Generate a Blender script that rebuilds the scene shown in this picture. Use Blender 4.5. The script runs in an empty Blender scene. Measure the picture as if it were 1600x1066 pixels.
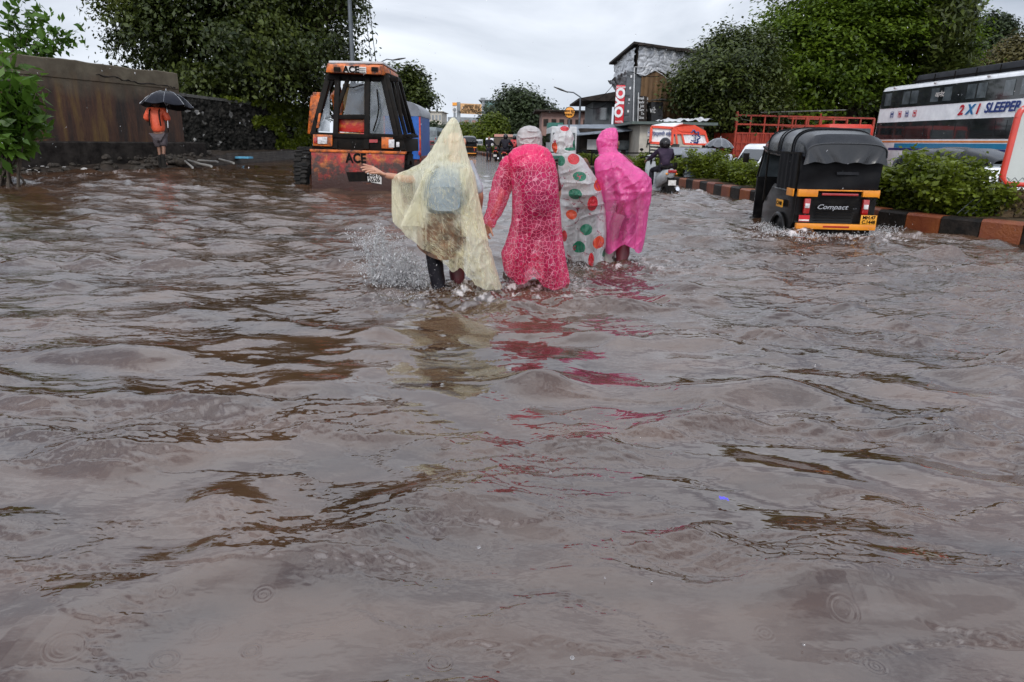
import bpy, math, random
import numpy as np
from mathutils import Vector, Matrix, noise
S = bpy.context.scene
COL = S.collection
rad = math.radians
random.seed(7)
# ------------------------------------------------------------------ camera
CAMH, FPX, PITCH, ROLL = 1.05, 1050.0, rad(16.5), rad(1.0)
_d = Vector((0, math.cos(PITCH), -math.sin(PITCH)))
_r0 = Vector((1, 0, 0)); _u0 = Vector((0, math.sin(PITCH), math.cos(PITCH)))
_r = _r0*math.cos(ROLL) + _u0*math.sin(ROLL)
_u = _u0*math.cos(ROLL) - _r0*math.sin(ROLL)
CP = Vector((0, 0, CAMH))
cam = bpy.data.cameras.new('camera'); cam.sensor_width = 36.0; cam.lens = FPX/1600*36
cam.clip_start = 0.05; cam.clip_end = 3000
camo = bpy.data.objects.new('camera', cam); COL.objects.link(camo)
camo.matrix_world = Matrix(((_r.x, _u.x, -_d.x, 0), (_r.y, _u.y, -_d.y, 0), (_r.z, _u.z, -_d.z, CAMH), (0, 0, 0, 1)))
S.camera = camo
# ------------------------------------------------------------------ sky and sun (overcast monsoon noon)
SUN_EL, SUN_AZ = rad(38), rad(188)
wd = bpy.data.worlds.new("World"); S.world = wd; wd.use_nodes = True
N = wd.node_tree.nodes; L = wd.node_tree.links; N.clear()
out = N.new('ShaderNodeOutputWorld')
sky = N.new('ShaderNodeTexSky'); sky.sky_type = 'NISHITA'; sky.sun_disc = False
sky.sun_elevation = SUN_EL; sky.sun_rotation = SUN_AZ; sky.dust_density = 4; sky.air_density = 1.5
bg1 = N.new('ShaderNodeBackground'); bg1.inputs[1].default_value = 0.05; L.new(sky.outputs[0], bg1.inputs[0])
tc = N.new('ShaderNodeTexCoord')
mp = N.new('ShaderNodeMapping'); mp.inputs['Scale'].default_value = (1.1, 1.1, 3.6); L.new(tc.outputs['Generated'], mp.inputs[0])
nz = N.new('ShaderNodeTexNoise'); nz.inputs['Scale'].default_value = 1.9; nz.inputs['Detail'].default_value = 7; nz.inputs['Roughness'].default_value = 0.5
nz.inputs['Distortion'].default_value = 0.4
L.new(mp.outputs[0], nz.inputs['Vector'])
cr = N.new('ShaderNodeValToRGB'); e = cr.color_ramp.elements
e[0].position = 0.36; e[0].color = (0.235, 0.265, 0.33, 1); e[1].position = 0.62; e[1].color = (0.60, 0.63, 0.69, 1)
L.new(nz.outputs[0], cr.inputs[0])
sx = N.new('ShaderNodeSeparateXYZ'); L.new(tc.outputs['Generated'], sx.inputs[0])
mr = N.new('ShaderNodeMapRange'); mr.inputs[1].default_value = 0.0; mr.inputs[2].default_value = 0.16; mr.inputs[3].default_value = 0.75; mr.inputs[4].default_value = 0.0
L.new(sx.outputs[2], mr.inputs[0])
mxc = N.new('ShaderNodeMix'); mxc.data_type = 'RGBA'; mxc.inputs[7].default_value = (0.54, 0.59, 0.66, 1)
L.new(mr.outputs[0], mxc.inputs[0]); L.new(cr.outputs[0], mxc.inputs[6])
mz = N.new('ShaderNodeMapRange'); mz.interpolation_type = 'SMOOTHSTEP'; mz.inputs[1].default_value = 0.16; mz.inputs[2].default_value = 0.62; mz.inputs[3].default_value = 0.94; mz.inputs[4].default_value = 1.2   # overcast sky: zenith about 2.5 times the horizon
L.new(sx.outputs[2], mz.inputs[0])
my = N.new('ShaderNodeMapRange'); my.interpolation_type = 'SMOOTHSTEP'; my.inputs[1].default_value = 0.15; my.inputs[2].default_value = -0.9; my.inputs[3].default_value = 1.0; my.inputs[4].default_value = 2.1   # extra sky brightness added behind the camera to light surfaces facing it
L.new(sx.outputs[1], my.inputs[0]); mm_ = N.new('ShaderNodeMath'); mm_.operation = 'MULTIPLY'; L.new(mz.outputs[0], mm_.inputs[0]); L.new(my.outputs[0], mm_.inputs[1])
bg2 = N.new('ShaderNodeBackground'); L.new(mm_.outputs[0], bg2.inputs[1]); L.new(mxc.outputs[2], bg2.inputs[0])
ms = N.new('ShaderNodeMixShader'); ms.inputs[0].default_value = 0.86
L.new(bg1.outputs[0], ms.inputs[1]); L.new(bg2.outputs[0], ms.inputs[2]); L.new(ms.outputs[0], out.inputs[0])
sl = bpy.data.lights.new('sun', 'SUN'); sl.energy = 0.6; sl.angle = rad(12); sl.color = (1, 0.97, 0.92)
slo = bpy.data.objects.new('sun', sl); COL.objects.link(slo)
_sd = Vector((math.sin(SUN_AZ)*math.cos(SUN_EL), math.cos(SUN_AZ)*math.cos(SUN_EL), math.sin(SUN_EL)))
slo.rotation_euler = _sd.to_track_quat('Z', 'Y').to_euler(); slo.location = (0, -5, 30)
S.view_settings.view_transform = 'Standard'; S.view_settings.look = 'None'
S.view_settings.exposure = 1.0; S.view_settings.gamma = 1.0
S.render.engine = 'CYCLES'; S.cycles.use_denoising = True
S.cycles.max_bounces = 8; S.cycles.transparent_max_bounces = 12; S.cycles.caustics_reflective = False; S.cycles.caustics_refractive = False

# ------------------------------------------------------------------ pixel -> world
def ray(px, py):
    return (_d + _r*((px-800)/FPX) - _u*((py-533)/FPX))
def W(px, py, Y):
    r = ray(px, py); return CP + r*(Y/r.y)
def G(px, py, z=0.0):
    r = ray(px, py); return CP + r*((z-CAMH)/r.z)
def ppm(Y, px=800, py=222):
    r = ray(px, py); return FPX*1.0/(Y/r.y)
def smooth(a, b, x):
    t = min(1, max(0, (x-a)/(b-a))); return t*t*(3-2*t)
# ------------------------------------------------------------------ tagging
def tag(o, label=None, cat=None, group=None, kind=None):
    if label: o['label'] = label
    if cat: o['category'] = cat
    if group: o['group'] = group
    if kind: o['kind'] = kind
    return o
def empty(name, loc, label, cat, group=None, rz=0.0):
    o = bpy.data.objects.new(name, None); COL.objects.link(o); o.empty_display_size = 0.1
    o.location = loc; o.rotation_euler = (0, 0, rz)
    return tag(o, label, cat, group)
def children(o): return [c for c in bpy.data.objects if c.parent == o]
def copy_tree(o, parent=None):
    c = o.copy(); COL.objects.link(c); c.parent = parent
    for ch in children(o): copy_tree(ch, c)
    return c
def link(name, me, mat, parent=None, smoothf=False):
    ob = bpy.data.objects.new(name, me); COL.objects.link(ob)
    if mat is not None and len(me.materials) == 0: me.materials.append(mat)
    if parent is not None: ob.parent = parent
    if smoothf:
        me.polygons.foreach_set('use_smooth', [True]*len(me.polygons))
    return ob
def npmesh(name, V, F, mat, parent=None, smoothf=False, k=4, attrs=None):
    """V (n,3) array, F (m,k) array"""
    V = np.asarray(V, dtype=np.float32); F = np.asarray(F, dtype=np.int32)
    me = bpy.data.meshes.new(name)
    me.vertices.add(len(V)); me.vertices.foreach_set('co', V.ravel())
    me.loops.add(F.size); me.loops.foreach_set('vertex_index', F.ravel())
    me.polygons.add(len(F)); me.polygons.foreach_set('loop_start', np.arange(0, F.size, k, dtype=np.int32))
    if smoothf: me.polygons.foreach_set('use_smooth', np.ones(len(F), dtype=bool))
    me.update(calc_edges=True)
    for an, av in (attrs or {}).items():
        a = me.attributes.new(an, 'FLOAT', 'POINT'); a.data.foreach_set('value', np.asarray(av, dtype=np.float32).ravel())
    return link(name, me, mat, parent)
# ------------------------------------------------------------------ mesh builder
class MB:
    def __init__(s): s.v = []; s.f = []
    def add(s, vs, fs):
        n = len(s.v); s.v += [Vector(v) for v in vs]; s.f += [tuple(i+n for i in f) for f in fs]; return s
    def box(s, c, d, rz=0.0, rx=0.0, taper=None):
        hx, hy, hz = d[0]/2, d[1]/2, d[2]/2
        M = Matrix.Translation(c) @ Matrix.Rotation(rz, 4, 'Z') @ Matrix.Rotation(rx, 4, 'X')
        tx, ty = taper or (1, 1)
        vs = [(-hx,-hy,-hz),(hx,-hy,-hz),(hx,hy,-hz),(-hx,hy,-hz),(-hx*tx,-hy*ty,hz),(hx*tx,-hy*ty,hz),(hx*tx,hy*ty,hz),(-hx*tx,hy*ty,hz)]
        return s.add([M @ Vector(v) for v in vs], [(0,3,2,1),(4,5,6,7),(0,1,5,4),(1,2,6,5),(2,3,7,6),(3,0,4,7)])
    def hexa(s, p8):   # 4 bottom (ccw from above) + 4 top
        return s.add(p8, [(0,3,2,1),(4,5,6,7),(0,1,5,4),(1,2,6,5),(2,3,7,6),(3,0,4,7)])
    def bar(s, a, b, w, h=None):
        a, b = Vector(a), Vector(b); h = h or w; d = (b-a); ln = d.length
        if ln < 1e-6: return s
        d.normalize(); up = Vector((0,0,1)) if abs(d.z) < 0.9 else Vector((0,1,0))
        x = d.cross(up).normalized(); y = x.cross(d).normalized()
        q = [(-w/2,-h/2),(w/2,-h/2),(w/2,h/2),(-w/2,h/2)]
        vs = [a + x*i + y*j for i, j in q] + [b + x*i + y*j for i, j in q]
        return s.add(vs, [(3,2,1,0),(4,5,6,7),(0,1,5,4),(1,2,6,5),(2,3,7,6),(3,0,4,7)])
    def tube(s, pts, r, n=10, cap=True, squash=1.0):
        pts = [Vector(p) for p in pts]; rs = r if isinstance(r, (list, tuple)) else [r]*len(pts)
        vs, fs = [], []; px = None
        for i, p in enumerate(pts):
            d = (pts[min(i+1, len(pts)-1)] - pts[max(i-1, 0)]).normalized()
            if px is None:
                up = Vector((0,0,1)) if abs(d.z) < 0.9 else Vector((0,1,0)); x = d.cross(up).normalized()
            else:
                x = (px - d*px.dot(d)).normalized()
            px = x; y = d.cross(x).normalized()
            for k in range(n):
                a = 2*math.pi*k/n; vs.append(p + x*math.cos(a)*rs[i] + y*math.sin(a)*rs[i]*squash)
        for i in range(len(pts)-1):
            for k in range(n):
                a, b = i*n+k, i*n+(k+1) % n; fs.append((a, b, b+n, a+n))
        if cap:
            fs.append(tuple(range(n-1, -1, -1))); fs.append(tuple(range((len(pts)-1)*n, len(pts)*n)))
        return s.add(vs, fs)
    def ball(s, c, r, n=12, m=8):
        c = Vector(c); r = r if isinstance(r, (list, tuple)) else (r, r, r)
        vs = [c + Vector((0,0,-r[2]))]; fs = []
        for j in range(1, m):
            t = -math.pi/2 + math.pi*j/m
            for k in range(n):
                a = 2*math.pi*k/n; vs.append(c + Vector((r[0]*math.cos(t)*math.cos(a), r[1]*math.cos(t)*math.sin(a), r[2]*math.sin(t))))
        vs.append(c + Vector((0,0,r[2])))
        for k in range(n): fs.append((0, 1+(k+1) % n, 1+k)); fs.append((len(vs)-1, len(vs)-1-n+k, len(vs)-1-n+(k+1) % n))
        for j in range(m-2):
            for k in range(n):
                a, b = 1+j*n+k, 1+j*n+(k+1) % n; fs.append((a, b, b+n, a+n))
        return s.add(vs, fs)
    def cyl(s, a, b, r, n=20): return s.tube([a, b], r, n)
    def wheel(s, c, r, w, axis='x', n=28, r0=None):   # tyre torus-ish along axis
        c = Vector(c); r0 = r0 or r*0.6; vs, fs = [], []
        prof = [(r0,-w/2),(r*0.9,-w/2),(r,-w*0.33),(r,w*0.33),(r*0.9,w/2),(r0,w/2)]
        for k in range(n):
            a = 2*math.pi*k/n
            for (q, t) in prof:
                if axis == 'x': vs.append(c + Vector((t, q*math.cos(a), q*math.sin(a))))
                else: vs.append(c + Vector((q*math.cos(a), t, q*math.sin(a))))
        m = len(prof)
        for k in range(n):
            for j in range(m):
                a, b = k*m+j, k*m+(j+1) % m; c2, d2 = ((k+1) % n)*m+(j+1) % m, ((k+1) % n)*m+j
                fs.append((a, b, c2, d2))
        return s.add(vs, fs)
    def prism(s, poly, off):   # poly: list of Vector, off: Vector thickness
        poly = [Vector(p) for p in poly]; n = len(poly); off = Vector(off)
        fs = [tuple(range(n)), tuple(range(2*n-1, n-1, -1))] + [(i, i+n, (i+1) % n+n, (i+1) % n) for i in range(n)]
        return s.add(poly + [p+off for p in poly], fs)
    def loft(s, rings, cap=True):
        n = len(rings[0]); vs = [v for r in rings for v in r]; fs = []
        for i in range(len(rings)-1):
            for k in range(n):
                a, b = i*n+k, i*n+(k+1) % n; fs.append((a, b, b+n, a+n))
        if cap: fs += [tuple(range(n-1, -1, -1)), tuple(range((len(rings)-1)*n, len(rings)*n))]
        return s.add(vs, fs)
    def grid(s, fn, nu, nv):
        vs = [fn(i/(nu-1), j/(nv-1)) for j in range(nv) for i in range(nu)]
        return s.add(vs, [(j*nu+i, j*nu+i+1, (j+1)*nu+i+1, (j+1)*nu+i) for j in range(nv-1) for i in range(nu-1)])
    def mesh(s, name):
        me = bpy.data.meshes.new(name); me.from_pydata(s.v, [], s.f); me.update(); return me
    def build(s, name, mat, parent=None, sm=False, bevel=0.0, seg=2):
        import bmesh
        me = s.mesh(name); bm = bmesh.new(); bm.from_mesh(me)
        bmesh.ops.recalc_face_normals(bm, faces=bm.faces)
        if bevel:
            es = [e for e in bm.edges if len(e.link_faces) == 2 and e.calc_face_angle(0) > 0.5]
            bmesh.ops.bevel(bm, geom=es, offset=bevel, segments=seg, affect='EDGES', profile=0.6)
        bm.to_mesh(me); bm.free()
        ob = link(name, me, mat, parent)
        if sm or bevel:
            me.polygons.foreach_set('use_smooth', [True]*len(me.polygons))
            try: me.set_sharp_from_angle(angle=rad(40 if not sm else 60))
            except Exception: pass
        return ob
# ------------------------------------------------------------------ materials
M = {}
def pm(name, col, rough=0.6, metal=0.0, col2=None, nscale=6.0, bump=0.0, bscale=None, stretch=(1,1,1), spec=0.5, coat=0.0, lo=0.35, hi=0.65, emit=None, detail=6):
    m = bpy.data.materials.new(name); m.use_nodes = True; nt = m.node_tree; b = nt.nodes['Principled BSDF']
    b.inputs['Base Color'].default_value = (*col, 1); b.inputs['Roughness'].default_value = rough; b.inputs['Metallic'].default_value = metal
    b.inputs['Specular IOR Level'].default_value = spec
    if max(col) < .04 and spec == .5: b.inputs['Specular IOR Level'].default_value = .07
    if coat: b.inputs['Coat Weight'].default_value = coat; b.inputs['Coat Roughness'].default_value = 0.08
    tc = nt.nodes.new('ShaderNodeTexCoord'); mp = nt.nodes.new('ShaderNodeMapping'); mp.inputs['Scale'].default_value = stretch
    nt.links.new(tc.outputs['Object'], mp.inputs[0])
    if col2 is None: col2 = tuple(c*0.72 for c in col)
    nz = nt.nodes.new('ShaderNodeTexNoise'); nz.inputs['Scale'].default_value = nscale; nz.inputs['Detail'].default_value = detail; nz.inputs['Roughness'].default_value = 0.62
    nt.links.new(mp.outputs[0], nz.inputs['Vector'])
    cr = nt.nodes.new('ShaderNodeValToRGB'); e = cr.color_ramp.elements
    e[0].position = lo; e[0].color = (*col, 1); e[1].position = hi; e[1].color = (*col2, 1)
    nt.links.new(nz.outputs[0], cr.inputs[0]); nt.links.new(cr.outputs[0], b.inputs['Base Color'])
    if bump:
        n2 = nt.nodes.new('ShaderNodeTexNoise'); n2.inputs['Scale'].default_value = bscale or nscale*3; n2.inputs['Detail'].default_value = 5
        nt.links.new(mp.outputs[0], n2.inputs['Vector'])
        bp = nt.nodes.new('ShaderNodeBump'); bp.inputs['Strength'].default_value = bump; bp.inputs['Distance'].default_value = 0.02
        nt.links.new(n2.outputs[0], bp.inputs['Height']); nt.links.new(bp.outputs[0], b.inputs['Normal'])
    if emit: b.inputs['Emission Color'].default_value = (*emit[0], 1); b.inputs['Emission Strength'].default_value = emit[1]
    M[name] = m; return m
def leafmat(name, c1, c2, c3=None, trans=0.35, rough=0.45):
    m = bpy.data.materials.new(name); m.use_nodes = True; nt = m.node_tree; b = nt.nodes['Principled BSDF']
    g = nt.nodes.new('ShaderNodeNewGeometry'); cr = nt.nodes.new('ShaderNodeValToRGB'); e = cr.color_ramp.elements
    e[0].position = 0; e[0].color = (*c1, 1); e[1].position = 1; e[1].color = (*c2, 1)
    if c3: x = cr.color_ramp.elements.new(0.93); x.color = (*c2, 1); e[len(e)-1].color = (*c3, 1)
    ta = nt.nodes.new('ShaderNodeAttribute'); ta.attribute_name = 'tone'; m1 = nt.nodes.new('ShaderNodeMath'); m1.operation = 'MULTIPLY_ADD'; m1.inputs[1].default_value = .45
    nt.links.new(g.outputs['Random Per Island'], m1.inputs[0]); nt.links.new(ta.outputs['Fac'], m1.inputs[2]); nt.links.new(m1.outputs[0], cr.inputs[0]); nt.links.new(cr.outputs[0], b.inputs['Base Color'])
    b.inputs['Roughness'].default_value = rough; b.inputs['Specular IOR Level'].default_value = .28
    tr = nt.nodes.new('ShaderNodeBsdfTranslucent'); nt.links.new(cr.outputs[0], tr.inputs[0])
    mx = nt.nodes.new('ShaderNodeMixShader'); mx.inputs[0].default_value = trans
    nt.links.new(b.outputs[0], mx.inputs[1]); nt.links.new(tr.outputs[0], mx.inputs[2])
    nt.links.new(mx.outputs[0], nt.nodes['Material Output'].inputs[0]); M[name] = m; return m
# ------------------------------------------------------------------ writing
def text(body, h, mat, parent, loc, rot=(rad(90),0,0), extrude=0.003, bold=0.0, shear=0.0, name='lettering', align='CENTER', sx=1.0, spacing=1.0, line=1.0):
    cu = bpy.data.curves.new('t', 'FONT'); cu.body = body; cu.size = h; cu.extrude = extrude; cu.offset = bold*h; cu.shear = shear
    cu.align_x = align; cu.align_y = 'CENTER'; cu.space_character = spacing; cu.space_line = line; cu.resolution_u = 3
    o = bpy.data.objects.new('t', cu); COL.objects.link(o)
    dg = bpy.context.evaluated_depsgraph_get(); dg.update()
    me = bpy.data.meshes.new_from_object(o.evaluated_get(dg)); bpy.data.objects.remove(o)
    for v in me.vertices: v.co.x *= sx
    me.materials.clear(); me.name = name
    ob = link(name, me, mat, parent); ob.location = loc; ob.rotation_euler = rot; return ob
# ------------------------------------------------------------------ skinned bodies
def skinmesh(pts, edges, radii, sub=2):
    me = bpy.data.meshes.new('sk'); me.from_pydata([Vector(p) for p in pts], edges, []); me.update()
    o = bpy.data.objects.new('sk', me); COL.objects.link(o)
    md = o.modifiers.new('s', 'SKIN'); md.use_smooth_shade = True
    for i, r in enumerate(radii):
        sv = me.skin_vertices[0].data[i]; sv.radius = (r, r) if not isinstance(r, tuple) else r; sv.use_root = (i == 0)
    m2 = o.modifiers.new('u', 'SUBSURF'); m2.levels = sub; m2.render_levels = sub
    dg = bpy.context.evaluated_depsgraph_get(); dg.update()
    r = bpy.data.meshes.new_from_object(o.evaluated_get(dg)); bpy.data.objects.remove(o)
    return r
def mesh_append(mb, me):
    mb.add([v.co.copy() for v in me.vertices], [tuple(p.vertices) for p in me.polygons])
def hand(mb, wr, d, nrm, sc=1.0, curl=0.5, side=1):
    """palm and five bent fingers; d = pointing direction, nrm = palm normal (fingers curl towards it)"""
    wr, d, nrm = Vector(wr), Vector(d).normalized(), Vector(nrm).normalized(); s = d.cross(nrm).normalized()*side
    nrm = (nrm - d*nrm.dot(d)).normalized()
    mb.tube([wr - d*0.02*sc, wr + d*0.03*sc, wr + d*0.07*sc, wr + d*0.095*sc], [0.024*sc, 0.034*sc, 0.04*sc, 0.034*sc], 10, squash=0.5)
    for k, (o, ln) in enumerate(((-0.03, 0.062), (-0.01, 0.078), (0.011, 0.085), (0.031, 0.075))):
        p = wr + d*0.085*sc + s*o*sc; a = 0.25*curl; pts = [p]; ang = a
        for q in (0.42, 0.33, 0.25):
            p = p + (d*math.cos(ang) + nrm*math.sin(ang) + s*o*1.5)*ln*q*sc; pts.append(p); ang += curl*0.9
        mb.tube(pts, [0.0095*sc, 0.0085*sc, 0.0075*sc, 0.005*sc], 8)
    p = wr + d*0.03*sc + s*0.032*sc
    mb.tube([p, p + (d*0.6+s*0.7+nrm*0.3)*0.035*sc, p + (d*0.9+s*0.5+nrm*0.6)*0.068*sc], [0.012*sc, 0.0105*sc, 0.007*sc], 8)
DJ = dict(pelvis=(0,0,.90), spine=(0,0,1.10), chest=(0,0,1.29), neck=(0,0,1.42), head=(0,.01,1.51), top=(0,.0,1.585),
    shL=(-.17,0,1.36), elL=(-.21,-.02,1.10), wrL=(-.2,.06,.87), shR=(.17,0,1.36), elR=(.21,-.02,1.10), wrR=(.2,.06,.87),
    hipL=(-.09,0,.86), knL=(-.1,.01,.47), anL=(-.1,-.02,.08), toL=(-.11,.12,.03), hipR=(.09,0,.86), knR=(.1,.01,.47), anR=(.1,-.02,.08), toR=(.11,.12,.03))
RB = dict(pelvis=.105, spine=.09, chest=.10, neck=.048, head=.078, top=.066, sh=.05, el=.036, wr=.026, hip=.075, kn=.05, an=.034, to=.028)
ED = [('pelvis','spine'),('spine','chest'),('chest','neck'),('neck','head'),('head','top')] + [(a+s, b+s) for s in 'LR' for a, b in (('sh','el'),('el','wr'),('hip','kn'),('kn','an'),('an','to'))] + [('chest','shL'),('chest','shR'),('pelvis','hipL'),('pelvis','hipR')]
def rr(k, R): return R[k] if k in R else R[k[:-1]]
def figure(root, J, skin, parts, facing=(0,1,0), hands=(1,1), curl=0.6, scale=1.0):
    """parts: list of (name, mat, joints, radii-override)"""
    J = {**DJ, **J}; J = {k: Vector(v)*scale for k, v in J.items()}; f = Vector(facing).normalized()
    ks = list(J.keys()); ix = {k: i for i, k in enumerate(ks)}
    me = skinmesh([J[k] for k in ks], [(ix[a], ix[b]) for a, b in ED], [rr(k, RB)*scale for k in ks], 2)
    mb = MB(); mesh_append(mb, me); bpy.data.meshes.remove(me)
    for s, on in zip('LR', hands):
        if on:
            d = (J['wr'+s]-J['el'+s]).normalized(); hand(mb, J['wr'+s], d, Vector((0.2 if s == 'L' else -0.2, 0, -1)) if abs(d.z) < .8 else Vector((0.9 if s == 'L' else -.9, .3, 0)), scale, curl, 1 if s == 'L' else -1)
    h = J['head']; upv = (J['top']-J['head']).normalized(); sd = f.cross(upv).normalized()
    mb.tube([h+f*.07*scale+upv*.02*scale, h+f*.098*scale-upv*.012*scale], [.008, .014], 6)     # nose
    mb.tube([h+f*.082*scale-upv*.04*scale-sd*.022*scale, h+f*.088*scale-upv*.04*scale, h+f*.082*scale-upv*.04*scale+sd*.022*scale], [.005, .008, .005], 6)
    for q in (-1, 1):
        mb.ball(h+sd*q*.082*scale, (.014, .02, .03)); mb.ball(h+f*.074*scale+sd*q*.03*scale+upv*.018*scale, .013, 8, 6)
    mb.build('body', skin, root, sm=True)
    for nm, mat, js, R in parts:
        js = [j for j in js]; ii = {k: i for i, k in enumerate(js)}
        RR = {**{k: v*1.28 for k, v in RB.items()}, **R}
        es = [(ii[a], ii[b]) for a, b in ED if a in ii and b in ii]
        m2 = skinmesh([J[k] for k in js], es, [rr(k, RR)*scale for k in js], 2); b2 = MB(); mesh_append(b2, m2); bpy.data.meshes.remove(m2)
        for v in b2.v:   # cloth creases
            n = noise.noise(Vector((v.x*9, v.y*9, v.z*26))); v += Vector((v.x-J['pelvis'].x, v.y-J['pelvis'].y, 0)).normalized()*n*0.012*scale
        b2.build(nm, mat, root, sm=True)
    return J
TOP = ['pelvis','spine','chest','neck','shL','elL','wrL','shR','elR','wrR']
TEE = ['pelvis','spine','chest','neck','shL','elL','shR','elR']
LEG = ['pelvis','hipL','knL','anL','hipR','knR','anR']
# ================================================================== WATER
def sm_np(a, b, x):
    t = np.clip((x-a)/(b-a), 0, 1); return t*t*(3-2*t)
def ramp(x, y): return 0.24*sm_np(2.5, 8.0, -x)*sm_np(6.5, 15, y)
def spec_tile(Nn, Lm, lmin, lmax, dirang, spread, power, seed):
    rng = np.random.default_rng(seed); k = np.fft.fftfreq(Nn, Lm/Nn)*2*np.pi
    kx, ky = np.meshgrid(k, k); kk = np.hypot(kx, ky); kk[0, 0] = 1
    th = np.arctan2(ky, kx); dd = np.cos(th-dirang)**2
    A = kk**(-power)*np.exp(-spread*(1-dd))*(kk > 2*np.pi/lmax)*(kk < 2*np.pi/lmin)
    z = np.fft.ifft2(A*(rng.normal(size=(Nn, Nn))+1j*rng.normal(size=(Nn, Nn)))).real
    return z/z.std()
def samp(T, Lm, x, y, ang=0.0):
    Nn = T.shape[0]; c, s = math.cos(ang), math.sin(ang)
    u = ((x*c-y*s)/Lm % 1.0)*Nn; v = ((x*s+y*c)/Lm % 1.0)*Nn
    i = np.floor(u).astype(int); j = np.floor(v).astype(int); fu = u-i; fv = v-j; i %= Nn; j %= Nn; i1 = (i+1) % Nn; j1 = (j+1) % Nn
    return (T[j, i]*(1-fu)+T[j, i1]*fu)*(1-fv)+(T[j1, i]*(1-fu)+T[j1, i1]*fu)*fv
T_big = spec_tile(384, 13.7, 0.27, 1.05, rad(96), 1.5, 2.0, 1)
T_med = spec_tile(512, 9.1, 0.16, 0.55, rad(84), 2.0, 2.3, 2)
T_sml = spec_tile(512, 4.3, 0.045, 0.16, rad(92), 2.6, 1.9, 3)
T_rip = spec_tile(512, 1.9, 0.013, 0.05, rad(95), 1.6, 1.6, 4)
T_msk = spec_tile(256, 17.3, 0.5, 3.5, rad(90), 3.2, 1.2, 5)
T_foam = spec_tile(512, 3.1, 0.02, 0.25, 0, 0.0, 1.3, 6)
phi = np.concatenate([np.linspace(rad(64), rad(15.0), 760, endpoint=False), np.linspace(rad(15), rad(3.0), 440), np.linspace(rad(2.9), rad(0.17), 60)])
r_ = CAMH/np.tan(phi)
thd = np.linspace(rad(-47), rad(47), 1180)
ths = np.concatenate([np.linspace(rad(-180), rad(-48), 60), thd, np.linspace(rad(48), rad(180), 60)])
RR, TT = np.meshgrid(r_, ths, indexing='ij'); X = RR*np.sin(TT); Y = RR*np.cos(TT)
DR = np.gradient(r_)[:, None]*np.ones_like(TT)
def att(lam): return sm_np(0.5, 0.22, DR/lam) if False else 1-sm_np(0.25, 0.6, DR/lam)
wy = np.array([G(700, 440).x, G(700, 440).y]); wg = [G(698, 448), G(838, 442), G(905, 408), G(968, 410)]
rk = G(1300, 368)
turb = np.zeros_like(X)
for w_, R_ in zip(wg, (0.62, 0.6, 0.5, 0.6)): turb += np.exp(-(((X-w_.x)/R_)**2+((Y-w_.y+0.1)/(R_*0.8))**2))
turb_r = np.exp(-(((X-rk.x)/1.0)**2+((Y-rk.y+0.05)/0.5)**2))
sct = G(1050, 300); turb_s = np.exp(-(((X-sct.x-.6)/1.3)**2+((Y-sct.y)/0.7)**2))
right = sm_np(0.5, 4.0, X)                         # choppier towards the rickshaw's wake
big = samp(T_big, 13.7, X, Y)
mask = sm_np(-0.1, 1.5, samp(T_msk, 17.3, X, Y, 0.06) + 0.55*big)
amp = 0.0135*(1+0.25*right)*(0.85+0.15*sm_np(0.8, 3.5, RR))
H = amp*(big + 0.32*(np.abs(big)**1.6-0.8))*att(1.0)
H += 0.0080*(0.40+1.0*mask+0.6*right+0.8*turb+1.0*turb_r)*(0.8+0.2*sm_np(0.8, 3.5, RR))*samp(T_med, 9.1, X, Y, 0.31)*att(0.3)
H += 0.0021*(0.08+1.25*mask**1.5+0.9*right*sm_np(1.5, 4, RR)+0.35*sm_np(3, 6, RR)+2.8*turb+3*turb_r)*samp(T_sml, 4.3, X, Y, -0.17)*att(0.09)
H += 0.00042*(0.06+1.9*mask**2+0.5*right+4*turb)*samp(T_rip, 1.9, X, Y, 0.5)*att(0.03)
n1_ = samp(T_msk, 17.3, X*1.25, Y*1.35, 0.03) + 0.22*samp(T_med, 9.1, X, Y, 0.31); n2_ = samp(T_msk, 17.3, X*1.9+5, Y*2.0+3, -0.08) + 0.22*samp(T_med, 9.1, X, Y, 0.9)
gate1 = sm_np(-0.7, 0.5, samp(T_big, 13.7, X*.8+3, Y*.8, 0.6)); gate2 = sm_np(-0.5, 0.7, samp(T_big, 13.7, X*.7+9, Y*.7+4, -0.5))
n3_ = samp(T_msk, 17.3, X*2.3-5, Y*2.3+8, 0.1) + 0.3*samp(T_med, 9.1, X, Y, 1.7); gate3 = sm_np(-0.9, 0.5, samp(T_big, 13.7, X*.9-3, Y*.9+6, 1.0))
lines = np.exp(-(n1_/0.17)**2)*gate1 + np.exp(-(n2_/0.17)**2)*gate2 + 0.6*np.exp(-(n3_/0.2)**2)*gate3
H += 0.0018*np.tanh(n3_/0.14)*gate3*att(0.12)          # wrinkled crest lines
H += (0.0024*np.tanh(n1_/0.12)*gate1 + 0.0022*np.tanh(n2_/0.12)*gate2)*att(0.12)
lines *= 0.55+0.45*sm_np(1.2, 3.0, RR)
H += 0.0020*lines*samp(T_sml, 4.3, X, Y, -0.17)*att(0.09)
H += 0.0019*lines*samp(T_rip, 1.9, X, Y, 0.12)*att(0.03)
H += (0.0032*turb+0.007*turb_r+0.008*turb_s)*samp(T_foam, 3.1, X, Y)*att(0.12)
for w_ in wg:                                       # wakes spreading from the wading legs
    d_ = np.hypot(X-w_.x, Y-w_.y)
    H += 0.006*np.cos(2*np.pi*d_/0.21)*np.exp(-((d_-0.5)/0.42)**2)*att(0.21)*(0.6+0.4*samp(T_msk, 17.3, X, Y, 1.3))
bnk = ramp(X, Y)
swell = [G(0, 302, 0.05), G(120, 288, 0.08), G(190, 281, 0.1), G(260, 276, .12)]   # the wash against the bank
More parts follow.
